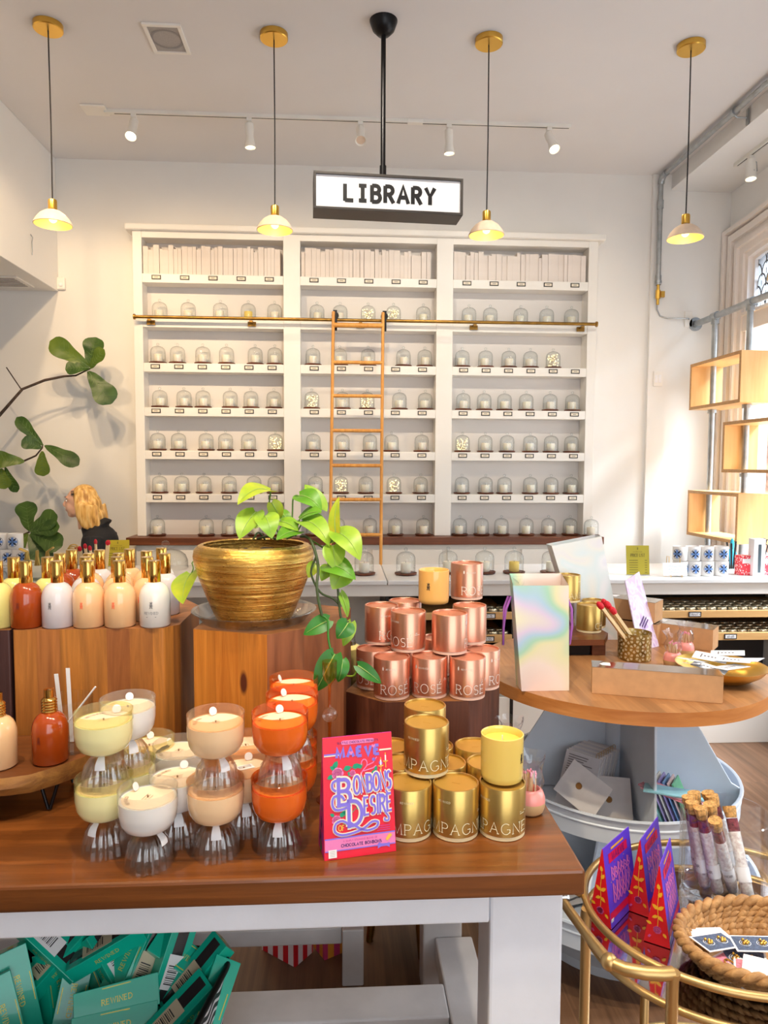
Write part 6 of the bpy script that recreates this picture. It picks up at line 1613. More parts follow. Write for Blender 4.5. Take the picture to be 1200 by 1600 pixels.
ER=[((1118,1472),14,'navy','left navy card with gold bead earrings on top of the basket',.082),((1178,1475),-12,'navy','right navy card with gold bead earrings on top of the basket',.086),((1130,1512),30,'pink','pink card lying under the left navy card',.066),((1163,1500),-25,'navy','navy card partly covered in the middle of the basket',.07),((1176,1535),-28,'pink','pink card with a gold hoop at the front of the basket',.072),((1195,1528),-35,'white','white card at the right edge of the basket',.08),((1150,1520),40,'navy','small navy card between the two pink ones',.062),((1110,1462),5,'white','white card edge peeking from under the left navy card',.074)]
for (px,py),a,c,lab,z in ER:
    z=z-.026; p=U(px,py,TRZ+z); d_=math.hypot((p.x-bxx)/(ba-.062),(p.y-byy)/(bb-.05)); p.x,p.y=(bxx+(p.x-bxx)/max(1,d_),byy+(p.y-byy)/max(1,d_))
    t=thing('earring_card',lab,'card',(p.x,p.y,TRZ+z),rad(a),'carded earrings in the woven basket')
    t.rotation_euler=(rad(-6 if py<1490 else 8),rad(4 if a>0 else -5),rad(a))
    m=MB(); m.box(-.042,.042,-.03,.03,0,.0012,0); m.box(-.038,.038,-.026,.026,.0012,.0015,1)
    fn=lambda u,v:(u,v,.0018)
    for x in (-.017,.017):
        m.ribbon(arc(x,0,.011,.011,0,360,17),.0012,fn,0); m.ribbon(arc(x,0,.0075,.0075,0,360,13),.0008,fn,0)
    m.build('backing_card',[M_paper,{'navy':M_navyc,'pink':M_pinkc,'white':M_paper}[c]],t)
    if c=='white' : continue
    for x in ((-.017,.017) if c=='navy' else (.004,)):
        m=MB()
        if c=='navy':
            for q in range(6): m.sphere((x+.004*((q%3)-1)+.002*(q//3),-.005+.0045*(q%4),.004),.0032,0,8,6)
        else: m.tube([(x+.009*math.cos(rad(d)),.011*math.sin(rad(d)),.004) for d in range(0,360,24)],.0019,6,closed=True)
        m.build('gold_earring',M_brass,t,smooth=60)

# ================================================================== basket of teal boxes under the table
BZ=.5; A=U(62,1455,BZ); B=U(366,1488,BZ); ang=math.atan2(B.y-A.y,B.x-A.x); Lb=(B-A).length; dpt=.345
cx=(A.x+B.x)/2+math.sin(ang)*dpt/2; cy=(A.y+B.y)/2-math.cos(ang)*dpt/2
t=thing('wire_basket','black rimmed basket with black and white patterned sides under the table','basket',(cx,cy,.0005),ang)
def rrect(a,b,r,n=6):
    o=[]
    for sx,sy,s0 in ((1,1,0),(-1,1,90),(-1,-1,180),(1,-1,270)):
        for k in range(n+1):
            q=rad(s0+90*k/n); o.append((sx*(a-r)+r*math.cos(q),sy*(b-r)+r*math.sin(q)))
    return o
M_blkin=mat('black_basket_lining',(20,22,26),.5,bump=.5,bs=150)
def stripes():
    tt=NT('black_white_pattern'); sep=tt.n('ShaderNodeSeparateXYZ',{0:tt.n('ShaderNodeTexCoord').outputs['Object']}).outputs
    w1=tt.math('SINE',tt.math('ADD',tt.math('MULTIPLY',sep[2],330.0),tt.math('MULTIPLY',tt.math('SINE',tt.math('MULTIPLY',sep[1],90.0)),2.0)))
    return tt.done(tt.bsdf(col=tt.ramp(w1,[(.25,(30,30,40)),(.4,(238,238,244))]),rough=.6))
M_strp=stripes()
P0=rrect(Lb/2-.035,dpt/2-.03,.05); P1=rrect(Lb/2,dpt/2,.055); n=len(P0)
m=MB(); m.add([(x,y,0) for x,y in P0]+[(x,y,BZ-.004) for x,y in P1],[(k,(k+1)%n,n+(k+1)%n,n+k) for k in range(n)],0)
m.add([(x*.985,y*.985,.004) for x,y in P0]+[(x*.988,y*.985,BZ-.004) for x,y in P1],[(k,n+k,n+(k+1)%n,(k+1)%n) for k in range(n)],1)
m.add([(x,y,0) for x,y in P0],[tuple(reversed(range(n)))],1); m.add([(x*.985,y*.985,.004) for x,y in P0],[tuple(range(n))],1)
m.build('basket_wall',[M_strp,M_blkin],t,smooth=40)
MB().tube([(x,y,BZ-.002) for x,y in P1],.0075,8,closed=True).build('rim',M_iron,t,smooth=60)
m=MB()
for (y,z,s) in ((-.06,.42,.03),(.05,.38,.025),(-.1,.3,.03)):
    x=Lb/2-.035*(1-z/BZ)+.0012; m.add([(x,y+s*.55*math.cos(rad(a)),z+s*math.sin(rad(a))*(1+.2*math.cos(rad(3*a)))) for a in range(0,360,24)],[tuple(range(15))])
m.build('brown_patches',mat('brown_patch',(150,96,66),.6),t)
M_teal=mat('teal_card',(14,186,156),.28,vary=.03,vs=10,coat=.4); M_gprint=mat('gold_foil_print',(214,206,90),.4,.2); M_win=mat('dark_window',(46,44,46),.15,coat=.5); M_kl=mat('kraft_label',(206,190,160),.6)
tl=[None,None,None]
def teal(kind):
    L,Wd_,H_=.178,.062,.038
    if tl[kind]: return None
    t=thing('teal_box','x','box'); tl[kind]=t
    MB().box(-L/2,L/2,-Wd_/2,Wd_/2,-H_/2,H_/2).build('carton',M_teal,t,bevel=.0012)
    m=MB(); ft=lambda u,v:(u,v,H_/2+.0005)
    if kind==0:
        m.text('REWINED',.0105,ft,w=.15,y0=-.005,serif=True,sp=.3); m.ribbon([(-.025,-.024),(.025,-.024)],.0022,ft); m.ribbon([(-.03,.026),(.03,.026)],.0018,ft)
    else:
        m.text('REWINED',.009,lambda u,v:(u,-Wd_/2-.0005,v),w=.14,y0=-.004,serif=True,sp=.3)
    mE=MB(); mF=MB()
    fe=lambda u,v:(L/2+.0005,u,v); mE.blob([(-.007,-.006),(.002,-.01),(.008,.0),(.003,.008),(-.004,.01)],fe)
    f2=lambda u,v:(-L/2-.0005,-u,v); mF.blob([(-.007,-.006),(.002,-.01),(.008,.0),(.003,.008),(-.004,.01)],f2)
    m.build('gold_print',M_gprint,t); mE.build('end_emblem',M_gprint,t); mF.build('end_emblem',M_gprint,t)
    if kind:
        m=MB(); m.box(-L/2+.008,L/2-.008,-Wd_*.22,Wd_*.22,H_/2,H_/2+.0006); m.build('clear_window',M_win,t)
        m=MB(); m.box(-.05,.02,-Wd_*.32,Wd_*.28,H_/2+.0006,H_/2+.0012,0)
        for k in range(10): m.box(-.04+k*.004,-.04+k*.004+(.0012 if k%3 else .0024),-.012,.012,H_/2+.0012,H_/2+.0015,1)
        m.text('$18',.008,lambda u,v:(u,v,H_/2+.0015),w=.16,x0=.01,y0=-.004,mi=1) if False else None
        m.build('barcode_label',[M_paper if kind==1 else M_kl,M_ink],t)
    return t
UPV=-DN
def tealbox(px,py,Y,adeg,kind,label,lean=0.0,face=0.0,fl=0.0):
    c=W(px,py,min(Y,1.585)+.045); N=-(c-EYEV).normalized()
    rt=N.cross(Vector((0,0,1)))*-1; rt.normalize(); up=N.cross(rt)
    L=rt*math.cos(rad(adeg))+up*math.sin(rad(adeg)); L=(L+N*lean).normalized()
    Fv=(N+up*face+rt*fl); Fv=(Fv-L*Fv.dot(L)).normalized(); Sd=Fv.cross(L)
    Mx=Matrix((L,Sd,Fv)).transposed(); e=Mx.to_euler()
    o=teal(kind)
    if o: o.location=c; o.rotation_euler=e; tag(o,label,'box','teal gift boxes heaped in the basket')
    else: o=dup(tl[kind],c,None,label,None,e)
    return o
tealbox(183,1561,1.50,1,0,'teal box facing up with REWINED in gold, on top of the heap')
tealbox(180,1603,1.47,-2,0,'teal box lying just below the topmost REWINED box')
tealbox(30,1545,1.52,-80,0,'teal box standing at the far left with vertical gold lettering',-.25)
tealbox(112,1562,1.55,-105,0,'teal box tilted upright left of the topmost box, lettering vertical',-.1)
tealbox(84,1550,1.57,-84,0,'teal box on its edge between the two upright left ones',-.2,0,.9)
tealbox(88,1497,1.60,38,2,'long teal box slanting up along the rear left of the heap',.1,1.0)
tealbox(168,1478,1.60,18,2,'teal box poking up highest at the back, end face toward camera',.3,1.2)
tealbox(178,1510,1.58,-62,1,'teal box with dark window in the middle of the heap',.0,.1,.5)
tealbox(226,1503,1.58,62,2,'teal box with kraft barcode label, right of the middle',.0,.1,.3)
tealbox(266,1505,1.57,68,1,'teal box with white barcode label standing near the right',.1,.1,.6)
tealbox(306,1524,1.55,42,2,'teal box slanting toward the basket\'s right rim',.15,1.0)
tealbox(330,1568,1.50,66,0,'teal box upright against the right rim',-.1,0,.3)
tealbox(276,1587,1.47,36,2,'teal box slanting at the bottom right of the heap',.1,.8)
tealbox(205,1493,1.62,60,0,'teal box half buried behind the windowed ones',.1,.2,-.5)
tealbox(290,1500,1.61,-38,0,'teal box lying against the basket\'s back right side',.0,.3)
tealbox(82,1478,1.61,-50,1,'teal box deep at the back left corner in cellophane',.0,.3,.2)
tealbox(8,1592,1.47,-78,0,'teal box cut by the left photo edge at the bottom',-.2)
tealbox(240,1560,1.54,55,0,'teal box wedged behind the topmost one on its right',.0,.2,.4)
tealbox(140,1545,1.60,-70,0,'teal box deep in the heap left of centre',.0,.3,-.4)

# striped bags and the gold footed planter behind the table
def stripebag(name,label,c1,c2,loc,rz,w,d,h):
    tt=NT(name); sep=tt.n('ShaderNodeSeparateXYZ',{0:tt.n('ShaderNodeTexCoord').outputs['Object']}).outputs
    s=tt.math('SINE',tt.math('MULTIPLY',tt.math('ADD',sep[0],sep[1]),2*PI/.046)); f=tt.math('GREATER_THAN',s,0.0)
    mm=tt.done(tt.bsdf(col=tt.mix(f,lin(c1),lin(c2)),rough=.45))
    m=MB(); a,b=w/2,d/2
    m.add([(-a,-b,0),(a,-b,0),(a,b,0),(-a,b,0),(-a,-b,h),(a,-b,h),(a,b,h),(-a,b,h),(-a,0,h*.5),(a,0,h*.5)],[(0,3,2,1),(0,1,5,4),(2,3,7,6),(1,9,5),(1,2,9),(2,6,9),(3,0,8),(0,4,8),(7,3,8)])
    o=m.build('striped_bag',mm); o.location=loc; o.rotation_euler=(0,0,rz); tag(o,label,'bag'); return o
p=U(460,1515,0); stripebag('red_white_stripes','red and white striped gift bag on the floor behind the table',(214,30,40),(236,216,216),(p.x-.03,p.y+.09,.001),rad(-38),.15,.09,.42)
p=U(524,1508,0); stripebag('pink_orange_stripes','pink and orange striped gift bag on the floor behind the table',(206,60,110),(236,150,50),(p.x-.0,p.y+.09,.001),rad(30),.13,.08,.42)
g=U(640,1540,0)
t=thing('footed_planter','large gold planter on tapered legs standing behind the table','planter',(.235,2.42,.0005))
m=MB(); m.lathe([(0,.17),(.08,.172),(.13,.19),(.16,.23),(.17,.3),(.168,.42),(.164,.42),(.164,.3),(.15,.23),(.12,.2),(0,.185)],40); m.build('bowl',M_brassd,t,smooth=50)
for a in (-78,150,30,-160):
    x,y=math.cos(rad(a)),math.sin(rad(a)); m=MB(); m.tube([(x*.15,y*.15,.0),(x*.12,y*.12,.21)],[.012,.022],10); m.build('leg',M_brassd,t,smooth=50)

# ================================================================== counter displays
first.pop('c',None)
CTZ=CT+.0006
for k,(px,py) in enumerate([(569,898),(634,898),(700,896),(757,896),(803,896),(861,896)]):
    p=U(px,py,CT); s=1.06
    o=dup(cl0,(p.x,p.y,CTZ),k*1.1,'glass cloche with wooden coaster on the marble counter, %s from left'%ordn(k+1),'glass cloches on the marble counter')
    o.scale=(s,s,s)
    c=dup(cd0 if k!=4 else cy0,(p.x,p.y,CTZ+.0125),k,('cream' if k!=4 else 'yellow')+' candle under the %s cloche from left on the marble counter'%ordn(k+1),'candles on the marble counter')
# blue compass tile candles
M_blue1=mat('navy_tile_print',(22,40,70),.5); M_blue2=mat('sky_blue_tile_print',(110,150,214),.5); M_jarw=jar('white_candle_glass',(248,244,240))
def make_tilejar():
    t=thing('tile_candle','x','candle'); r=.043
    m=MB(); m.lathe([(0,0),(r-.004,0),(r,.006),(r,.086),(r-.002,.088),(r-.004,.086),(r-.004,.074),(0,.074)],32); b=m.build('vessel',M_jarw,t,smooth=50)
    m=MB(); fn=cylfn(r,.044)
    f=lambda o:cylfn(r,.044,-90,o)
    m.ribbon(arc(0,0,.0285,.0285,0,360,25),.0016,f(.0005),0); 
    m.blob([(.0275*math.cos(rad(a)),.0275*math.sin(rad(a))) for a in range(0,360,15)],f(.0003),2)
    for a in range(0,360,90):
        for mi,aa,w_,l in ((1,a,.30,.025),(0,a+45,.2,.026)):
            c,s=math.cos(rad(aa)),math.sin(rad(aa)); P=[(0,0),(l*.6,l*w_),(l,l*w_*(.9 if mi else .5)),(l,-l*w_*(.9 if mi else .5)),(l*.6,-l*w_)]
            m.blob([(c*x-s*y,s*x+c*y) for x,y in P],f(.0007 if mi else .0009),mi)
    m.build('tile_sticker',[M_blue1,M_blue2,M_paper],b)
    return t
tj=[None]
def tilejar(loc,rz,label,grp):
    if tj[0] is None: tj[0]=make_tilejar(); o=tj[0]; o.location=loc; o.rotation_euler=(0,0,rz); return tag(o,label,'candle',grp)
    return dup(tj[0],loc,rz,label,grp)
yy=4.12; g='blue tile candles on the right of the counter'
for k,px in enumerate((1083,1103,1126)): p=W(px,895,yy); tilejar((p.x+.0*k,yy,CTZ),rad(-6),'white candle with blue tile sticker, %s in the lower right-hand row'%ordn(k+1),g)
for k,px in enumerate((1053,1075,1094,1119)): 
    p=W(px,865,yy+.06); tilejar((W((1056,1075.5,1096,1119)[k],865,yy+.06).x,yy+.06 if False else yy+.005,CTZ+.0885),rad(-6 if k else -50),'white candle with blue tile sticker, %s in the upper right-hand row'%ordn(k+1),g)
p=W(1062,895,yy+.02); tilejar((W(1062.5,895,yy).x,yy,CTZ),rad(60),'white candle mostly hidden behind the white easel card, lower right-hand row',g)
# price list
M_olive=mat('olive_card',(176,160,34),.5); M_olivp=mat('dark_olive_print',(92,84,20),.6)
def pricelist(loc,rz,w,h,label,full=True):
    t=thing('price_list',label,'sign',loc,rz); t.rotation_euler=(rad(-8),0,rz)
    MB().box(-w/2,w/2,-.0012,.0012,.004,h).build('card',M_olive,t)
    m=MB(); fn=lambda u,v:(u,-.0018,v)
    emblem(m,.014,lambda u,v:fn(u,v+h*.86)); m.text('CANDLE BAR',.006,fn,w=.12,y0=h*.77,sp=.3)
    m.text('PRICE LIST',.0185,fn,w=.11,y0=h*.62,sp=.2,serif=True,xs=.72)
    for k in range(6): m.ribbon([(-w*.38,h*.5-k*h*.08),(w*.0,h*.5-k*h*.08)],.003,fn); m.ribbon([(w*.3,h*.5-k*h*.08),(w*.4,h*.5-k*h*.08)],.003,fn)
    m.build('printed_text',M_olivp,t)
    m=MB(); m.box(-w/2,w/2,.0014,.004,0,h); m.box(-w/2,w/2,-.006,.05,0,.0035); m.build('clear_stand',M_plast,t)
p=U(997,899,CT); wpl=37/FPX*(p.y); pricelist((p.x,p.y,CTZ),rad(-3),wpl,48/FPX*p.y,'olive green price list card standing at the right of the counter')
p=U(187,884,CT); pricelist((p.x,min(p.y+.1,4.59),CTZ),rad(5),.142,.17,'olive green card behind the spray bottles at left')
# easel card
p=U(1053,901,CT)
t=thing('easel_card','white script card on a small gold wire easel at the right of the counter','card',(p.x,p.y-.02,CTZ),rad(-2))
m=MB(); Mx=Matrix.Rotation(rad(-14),4,'X'); m.box(-.072,.072,-.0015,.0015,.008,.085,0,Mx)
m.build('card',M_paper,t)
m=MB(); fn=lambda u,v:tuple(Mx@Vector((u,-.002,v)))
for k in range(3): m.ribbon([(-.045+.004*k,.062-.018*k),(-.02,.067-.018*k),(.0,.06-.018*k),(.03,.066-.018*k),(.045,.062-.018*k)],.0014,fn)
m.build('script',mat('pale_blue_script',(170,200,222),.5),t)
for x in (-.035,.03): MB().tube([(x,-.02,.0),(x,-.022,.012),(x,.004,.006),(x+.005,.03,.12),(x-.005,.034,.12),(x,.06,.0)],.0018,6).build('wire',M_brass,t,smooth=60)
# red boxes, tool box and trimmers at the far right
M_redp=None
def dots():
    tt=NT('red_floral_card'); v=tt.n('ShaderNodeTexVoronoi',{'Vector':tt.coords(),'Scale':95.0}).outputs['Distance']
    return tt.done(tt.bsdf(col=tt.ramp(v,[(.32,(248,226,224)),(.4,(226,52,66))]),rough=.5))
M_redp=dots()
for px,w,lab in ((1166,.082,'red floral patterned box at the right of the counter, left of the white box'),(1196,.085,'red floral patterned box at the right photo edge on the counter')):
    p=U(px,899,CT); t=thing('patterned_box',lab,'box',(p.x,p.y+.03,CTZ),0,'red floral boxes on the counter')
    MB().box(-w/2,w/2,-.03,.03,0,.118).build('carton',M_redp,t,bevel=.001)
    m=MB(); m.box(-w*.33,w*.33,-.0312,-.0302,.072,.1); m.build('label_panel',M_paper,t)
p=U(1181,899,CT); t=thing('white_tall_box','tall slim white box with a dark stripe between the red boxes','box',(p.x,p.y-.0,CTZ))
MB().box(-.036,.036,-.03,.03,0,.222).build('carton',M_paper,t,bevel=.0015); MB().box(-.008,.01,-.0312,-.0302,.02,.19).build('dark_stripe',mat('slate_print',(70,84,92),.5),t)
for k,(px,tx,py) in enumerate(((1152,1136,847),(1155,1143,849),(1158,1150,846),(1184,1188,850),(1194,1193,850),(1202,1200,852))):
    a=U(px,893,CT); a.y+=.09; b=W(tx,py,a.y+.02)
    o=MB(); a2=Vector((a.x,a.y,CTZ)); d=Vector(b)-a2
    o.tube([(0,0,.003),tuple(d)],.006 if k<3 else .004,7)
    if k>=3: o.tube([tuple(d+Vector((.018*math.cos(rad(q)),0,.018+.018*math.sin(rad(q))))) for q in range(-90,270,30)],.0035,6,closed=True)
    o=o.build('wick_trimmer',M_black,smooth=50); o.location=a2
    tag(o,['black pen-shaped lighter fanned out leftmost','black pen-shaped lighter, middle of the fan','black pen-shaped lighter, right of the fan','black looped wick trimmer beside the white box','black looped wick trimmer in the middle at the right edge','black looped wick trimmer at the photo\'s right edge'][k]+' on the counter','tool','black candle tools on the counter')
p=U(1158,890,CT); t=thing('turquoise_pouch','small turquoise pouch behind the black lighters on the counter','pouch',(p.x+.02,p.y+.15,CTZ))
m=MB(); m.sphere((0,0,.06),(.035,.02,.06),0,16,10); m.sphere((.0,0,.14),(.014,.012,.045),0,12,8); m.build('pouch',mat('turquoise_cloth',(40,170,200),.6),t,smooth=60)
o=MB().box(-.05,.05,-.002,.002,0,.11).build('pink_card',mat('blush_paper',(250,226,226),.6)); p=U(1200,893,CT); o.location=(p.x+.03,p.y+.12,CTZ); o.rotation_euler=(rad(-6),rad(28),0); tag(o,'pale pink card tilted at the right photo edge','card')

# left part of the counter: tile candles on a cake stand, gold ties, big matches, cake dome
p=U(5,885,CT); 
t=thing('cake_stand','white pedestal cake stand at the far left of the counter','stand',(W(8,870,4.2).x,4.2,CTZ))
m=MB(); m.lathe([(0,0),(.06,0),(.05,.012),(.018,.03),(.016,.05),(.03,.062),(.15,.066),(.165,.07),(.165,.078),(.15,.074),(0,.074)],40); m.build('stand',M_jarw,t,smooth=50)
gl='blue tile candles on the left cake stand'; sz_=CTZ+.0785; base=Vector(t.location)
for k,px in enumerate((-8,13,32)): x=W(px,850,4.16).x; tilejar((x,4.15,sz_),rad(8+14*k),'white candle with blue tile sticker on the cake stand, %s below'%ordn(k+1),gl)
for k,px in enumerate((1,24)): x=W(px,820,4.16).x; tilejar((x,4.152,sz_+.0885),rad(4),'white candle with blue tile sticker on the cake stand, %s on top'%ordn(k+1),gl)
t=thing('small_cake_dome','clear glass dome with round knob before the cake stand','cloche',(W(15,870,3.995+.12).x-.02,4.03,CTZ))
m=MB(); m.lathe([(.04,0),(.04,.03),(.035,.05),(.015,.06),(.006,.064)],28); d=m.build('dome',M_glass,t,smooth=60); m=MB(); m.sphere((0,0,.078),.017,0,16,10); m.build('knob',M_clear,d,smooth=60)
# big glass cake dome
p=U(251,893,CT); t=thing('glass_cake_dome','wide clear glass cake dome with faceted knob behind the spray bottles','cloche',(p.x,p.y+.13,CTZ))
m=MB(); m.lathe([(.135,0),(.137,.004),(.135,.05),(.12,.085),(.09,.108),(.05,.12),(.01,.125)],40); d=m.build('dome',M_glass,t,smooth=60); m=MB(); m.lathe([(.01,.124),(.012,.13),(.022,.142),(.026,.155),(.022,.168),(.008,.175),(0,.175)],10); m.build('faceted_knob',M_clear,d)
# jar of big matches and gold tie bundles
p=U(140,893,CT); jx,jy=W(132,880,4.1).x,4.1
t=thing('match_holder','clear glass holder of big red tipped matches behind the spray bottles','glass',(jx,jy,CTZ)); m=MB(); m.lathe([(0,0),(.05,0),(.052,.003),(.052,.075),(.05,.075),(.049,.005),(0,.005)],28); m.build('vessel',M_clear,t,smooth=50)
bm=[o for o in bpy.data.objects if o.name.startswith('giant_match')][0]
for k,(px,py,ry) in enumerate(((120,857,-14),(125,856,-10),(132,852,-6),(139,854,-12),(148,845,-3))):
    top=W(px,py,jy); o=bm.copy(); COL.objects.link(o); a=rad(ry); L=.175
    o.location=(top.x-math.sin(a)*L,jy+.008*(k%3-1),max(CTZ+.006,top.z-math.cos(a)*L)); o.rotation_euler=(0,a,rad(20*k)); o.scale=(.75,.75,.92)
    tag(o,'big red tipped match behind the bottles, %s from left'%ordn(k+1),'match','big red tipped matches behind the bottles')
o=bm.copy(); COL.objects.link(o); tp=W(169,851,4.3); o.location=(tp.x-.02,4.3,tp.z-.178); o.rotation_euler=(0,rad(6),0); tag(o,'single red match tip showing just above the left olive card','match'); 
o.location.z=max(o.location.z,CTZ+.001)
M_tie=mat('gold_twist_tie',(206,176,96),.35,.7)
for k,(px,py,rz) in enumerate(((42,862,.5),(58,870,1.6),(74,862,2.4),(111,862,1.0))):
    p=W(px,py,4.08); m=MB()
    if k==3:
        for q in range(3): m.tube([(.026*math.cos(rad(a))+.006*q,.004*q,.02*math.sin(rad(a))+.01*q) for a in range(0,360,24)],.0035,6,closed=True)
        m.tube([(-.02,0,-.02),(-.045,0,-.1),(-.05,0,-.12)],.006,6); zlow=-.12
    else:
        for q in (-1,0,1): m.tube([(-.045*math.cos(rz),.008*q,.04*math.sin(rz)*.9),(0,.01*q,0),(.012*q,0,-.05)],.0055,6)
        zlow=-.05
    o=m.build('gold_tie_bundle',M_tie,smooth=50); o.location=p; o.location.z=max(p.z,CTZ-zlow+.001) if k==3 else p.z
    tag(o,['gold tie bundle leaning left behind the bottles','gold tie bundle lying low behind the bottles','gold tie bundle pointing up right behind the bottles','coiled gold tie bundle beside the big matches'][k],'tie','gold tie bundles behind the bottles')
t=thing('glass_tray_box','low clear glass box holding gold tie bundles behind the bottles','box',(W(60,880,4.08).x,4.08,CTZ)); m=MB(); m.box(-.13,.13,-.05,-.047,.004,.09); m.box(-.13,.13,.047,.05,.004,.09); m.box(-.13,-.127,-.047,.047,.004,.09); m.box(.127,.13,-.047,.047,.004,.09); m.box(-.13,.13,-.05,.05,0,.004); m.build('vessel',M_clear,t)

# ================================================================== fiddle leaf fig
fx=W(-60,800,5.0).x
fig=thing('fiddle_leaf_fig','tall fiddle leaf fig reaching in from the left before the back wall','plant',(fx,5.0,.001)); FO=Vector(fig.location)
m=MB(); m.lathe([(0,0),(.15,0),(.17,.02),(.2,.36),(.185,.37),(.18,.33),(0,.33)],32); m.build('pot',M_jarw,fig,smooth=50)
def br(pts,r): MB().tube([Vector(p)-FO for p in pts],r,8).build('branch',M_twig,fig,smooth=60)
top=W(-40,690,5.08)
br([(fx,5.0,.33),(fx+.02,5.0,1.0),(fx+.05,5.03,1.5),top],[.022,.018,.015,.012])
br([top,W(0,648,5.12),W(35,608,5.14),W(70,594,5.15),W(100,588,5.16),W(118,587,5.16),W(141,576,5.16)],[.012,.011,.009,.009,.008,.006,.005])
br([W(35,611,5.14),W(22,592,5.14),W(10,574,5.14)],.004)
br([W(-40,720,5.08),W(0,724,5.1),W(38,720,5.12),W(56,712,5.12),W(66,700,5.12),W(67,694,5.12)],[.009,.008,.007,.006,.005,.004])
br([W(-40,860,5.05),W(10,848,5.0),W(46,831,4.98)],[.012,.009,.006])
br([(fx+.03,5.0,1.1),W(-40,860,5.05)],.012)
FL=[((140,573),(78,533),.056,5.14,5.10,M_figl),((140,574),(150,527),.060,5.14,5.16,M_fig),((140,575),(102,577),.045,5.13,5.08,M_fig),((141,576),(163,546),.040,5.12,5.06,M_figl),((138,580),(174,631),.066,5.14,5.12,M_fig),
((67,696),(26,652),.036,5.11,5.08,M_fig),((65,700),(34,688),.040,5.11,5.06,M_fig),((70,696),(123,727),.046,5.11,5.08,M_fig),((66,705),(68,744),.044,5.11,5.08,M_figl),
((38,721),(-12,718),.05,5.10,5.05,M_figl),((8,730),(27,769),.03,5.1,5.08,M_fig),((2,732),(8,764),.04,5.08,5.05,M_figl),((0,735),(-24,760),.05,5.1,5.08,M_fig),
((46,830),(42,783),.062,4.97,4.98,M_fig),((47,830),(90,806),.06,4.96,4.93,M_fig),((48,831),(93,823),.046,4.95,4.9,M_fig),((48,833),(97,854),.06,4.95,4.90,M_fig),((46,835),(72,882),.06,4.96,4.92,M_fig),((44,834),(20,872),.055,4.97,4.95,M_figl)]
for i,(b,tp,w,y0,y1,mt) in enumerate(FL):
    m=leafmesh(W(b[0],b[1],y0),W(tp[0],tp[1],y1),w*1.28,(.25*((i*7)%5-2)/2,-1,.25+.15*(i%3)),prof_fig,fold=.12,curl=.05,off=FO,N=16,lobe=.0,wave=.05,vein=2); m.build('leaf',[mt,M_veinf],fig,smooth=60)

# ================================================================== the shop assistant
hx=W(124,785,4.98); HX,HY,HZ=hx.x,4.98,hx.z           # head centre
M_skin=mat('skin',(236,186,160),.5,sub=.2,srad=(.01,.004,.002),sscale=.5); M_hair=None
def hairmat():
    tt=NT('blonde_hair'); v=tt.coords(scale=(60,60,5)); nz=tt.n('ShaderNodeTexNoise',{'Vector':v,'Scale':1.0,'Detail':4.0}).outputs[0]
    return tt.done(tt.bsdf(col=tt.ramp(nz,[(.3,(176,122,54)),(.5,(226,176,96)),(.7,(248,214,146))]),rough=.42,normal=tt.bump(nz,.6,.006)))
M_hair=hairmat(); M_shirt=mat('black_tee_fabric',(26,26,32),.8,vary=.1,vs=6); M_jean=mat('dark_jeans',(46,50,66),.8)
per=thing('person','person with blonde shoulder length hair and black top in left profile','person',(HX+.06,HY,.001))
PO2=Vector(per.location)
def fuse(mb,name,mt,parent,vox,smooth_it=6):
    o=mb.build(name,mt,None); md=o.modifiers.new('remesh','REMESH'); md.mode='VOXEL'; md.voxel_size=vox
    s=o.modifiers.new('smooth','SMOOTH'); s.factor=.5; s.iterations=smooth_it
    dg=bpy.context.evaluated_depsgraph_get(); me=bpy.data.meshes.new_from_object(o.evaluated_get(dg)); me.shade_smooth()
    old=o.data; o.modifiers.clear(); o.data=me; bpy.data.meshes.remove(old)
    me.materials.clear(); me.materials.append(mt); o.parent=parent; return o
hz=HZ-PO2.z; h0=Vector((HX-PO2.x,0,hz))              # head centre in body space
def H(x,y,z): return (h0.x+x,h0.y+y,h0.z+z)
b=MB()
b.sphere(H(.012,0,.022),(.092,.072,.088),0,24,16); b.sphere(H(-.03,0,-.03),(.06,.056,.066),0,20,12); b.sphere(H(-.05,0,-.078),(.03,.032,.026),0,14,10)   # skull, face, chin
b.sphere(H(-.02,0,-.065),(.05,.05,.035),0,14,10)
b.tube([H(-.078,0,.024),H(-.098,0,-.008),H(-.108,0,-.02)],[.010,.012,.011],8); b.sphere(H(-.094,0,-.024),(.014,.015,.009),0,10,8)      # nose
b.sphere(H(-.084,0,-.047),(.011,.02,.006),0,10,8); b.sphere(H(-.081,0,-.056),(.012,.018,.007),0,10,8)                                # lips
b.sphere(H(-.066,0,.034),(.022,.05,.014),0,12,8)                                                                                     # brow
for s in (-1,1): b.sphere(H(.02,s*.073,-.008),(.016,.008,.03),0,12,8)
b.tube([H(.02,0,-.05),H(.035,0,-.12),H(.05,0,-.17)],[.05,.048,.06],16)
sh=h0.z-.2
b.sphere((.075,0,sh-.08),(.1,.165,.12),0,20,12); b.sphere((.07,0,sh-.22),(.1,.145,.16),0,20,12); b.sphere((.07,0,sh-.42),(.1,.14,.14),0,20,12); b.sphere((.075,0,sh-.56),(.115,.165,.13),0,20,12)
leg_top=sh-.6
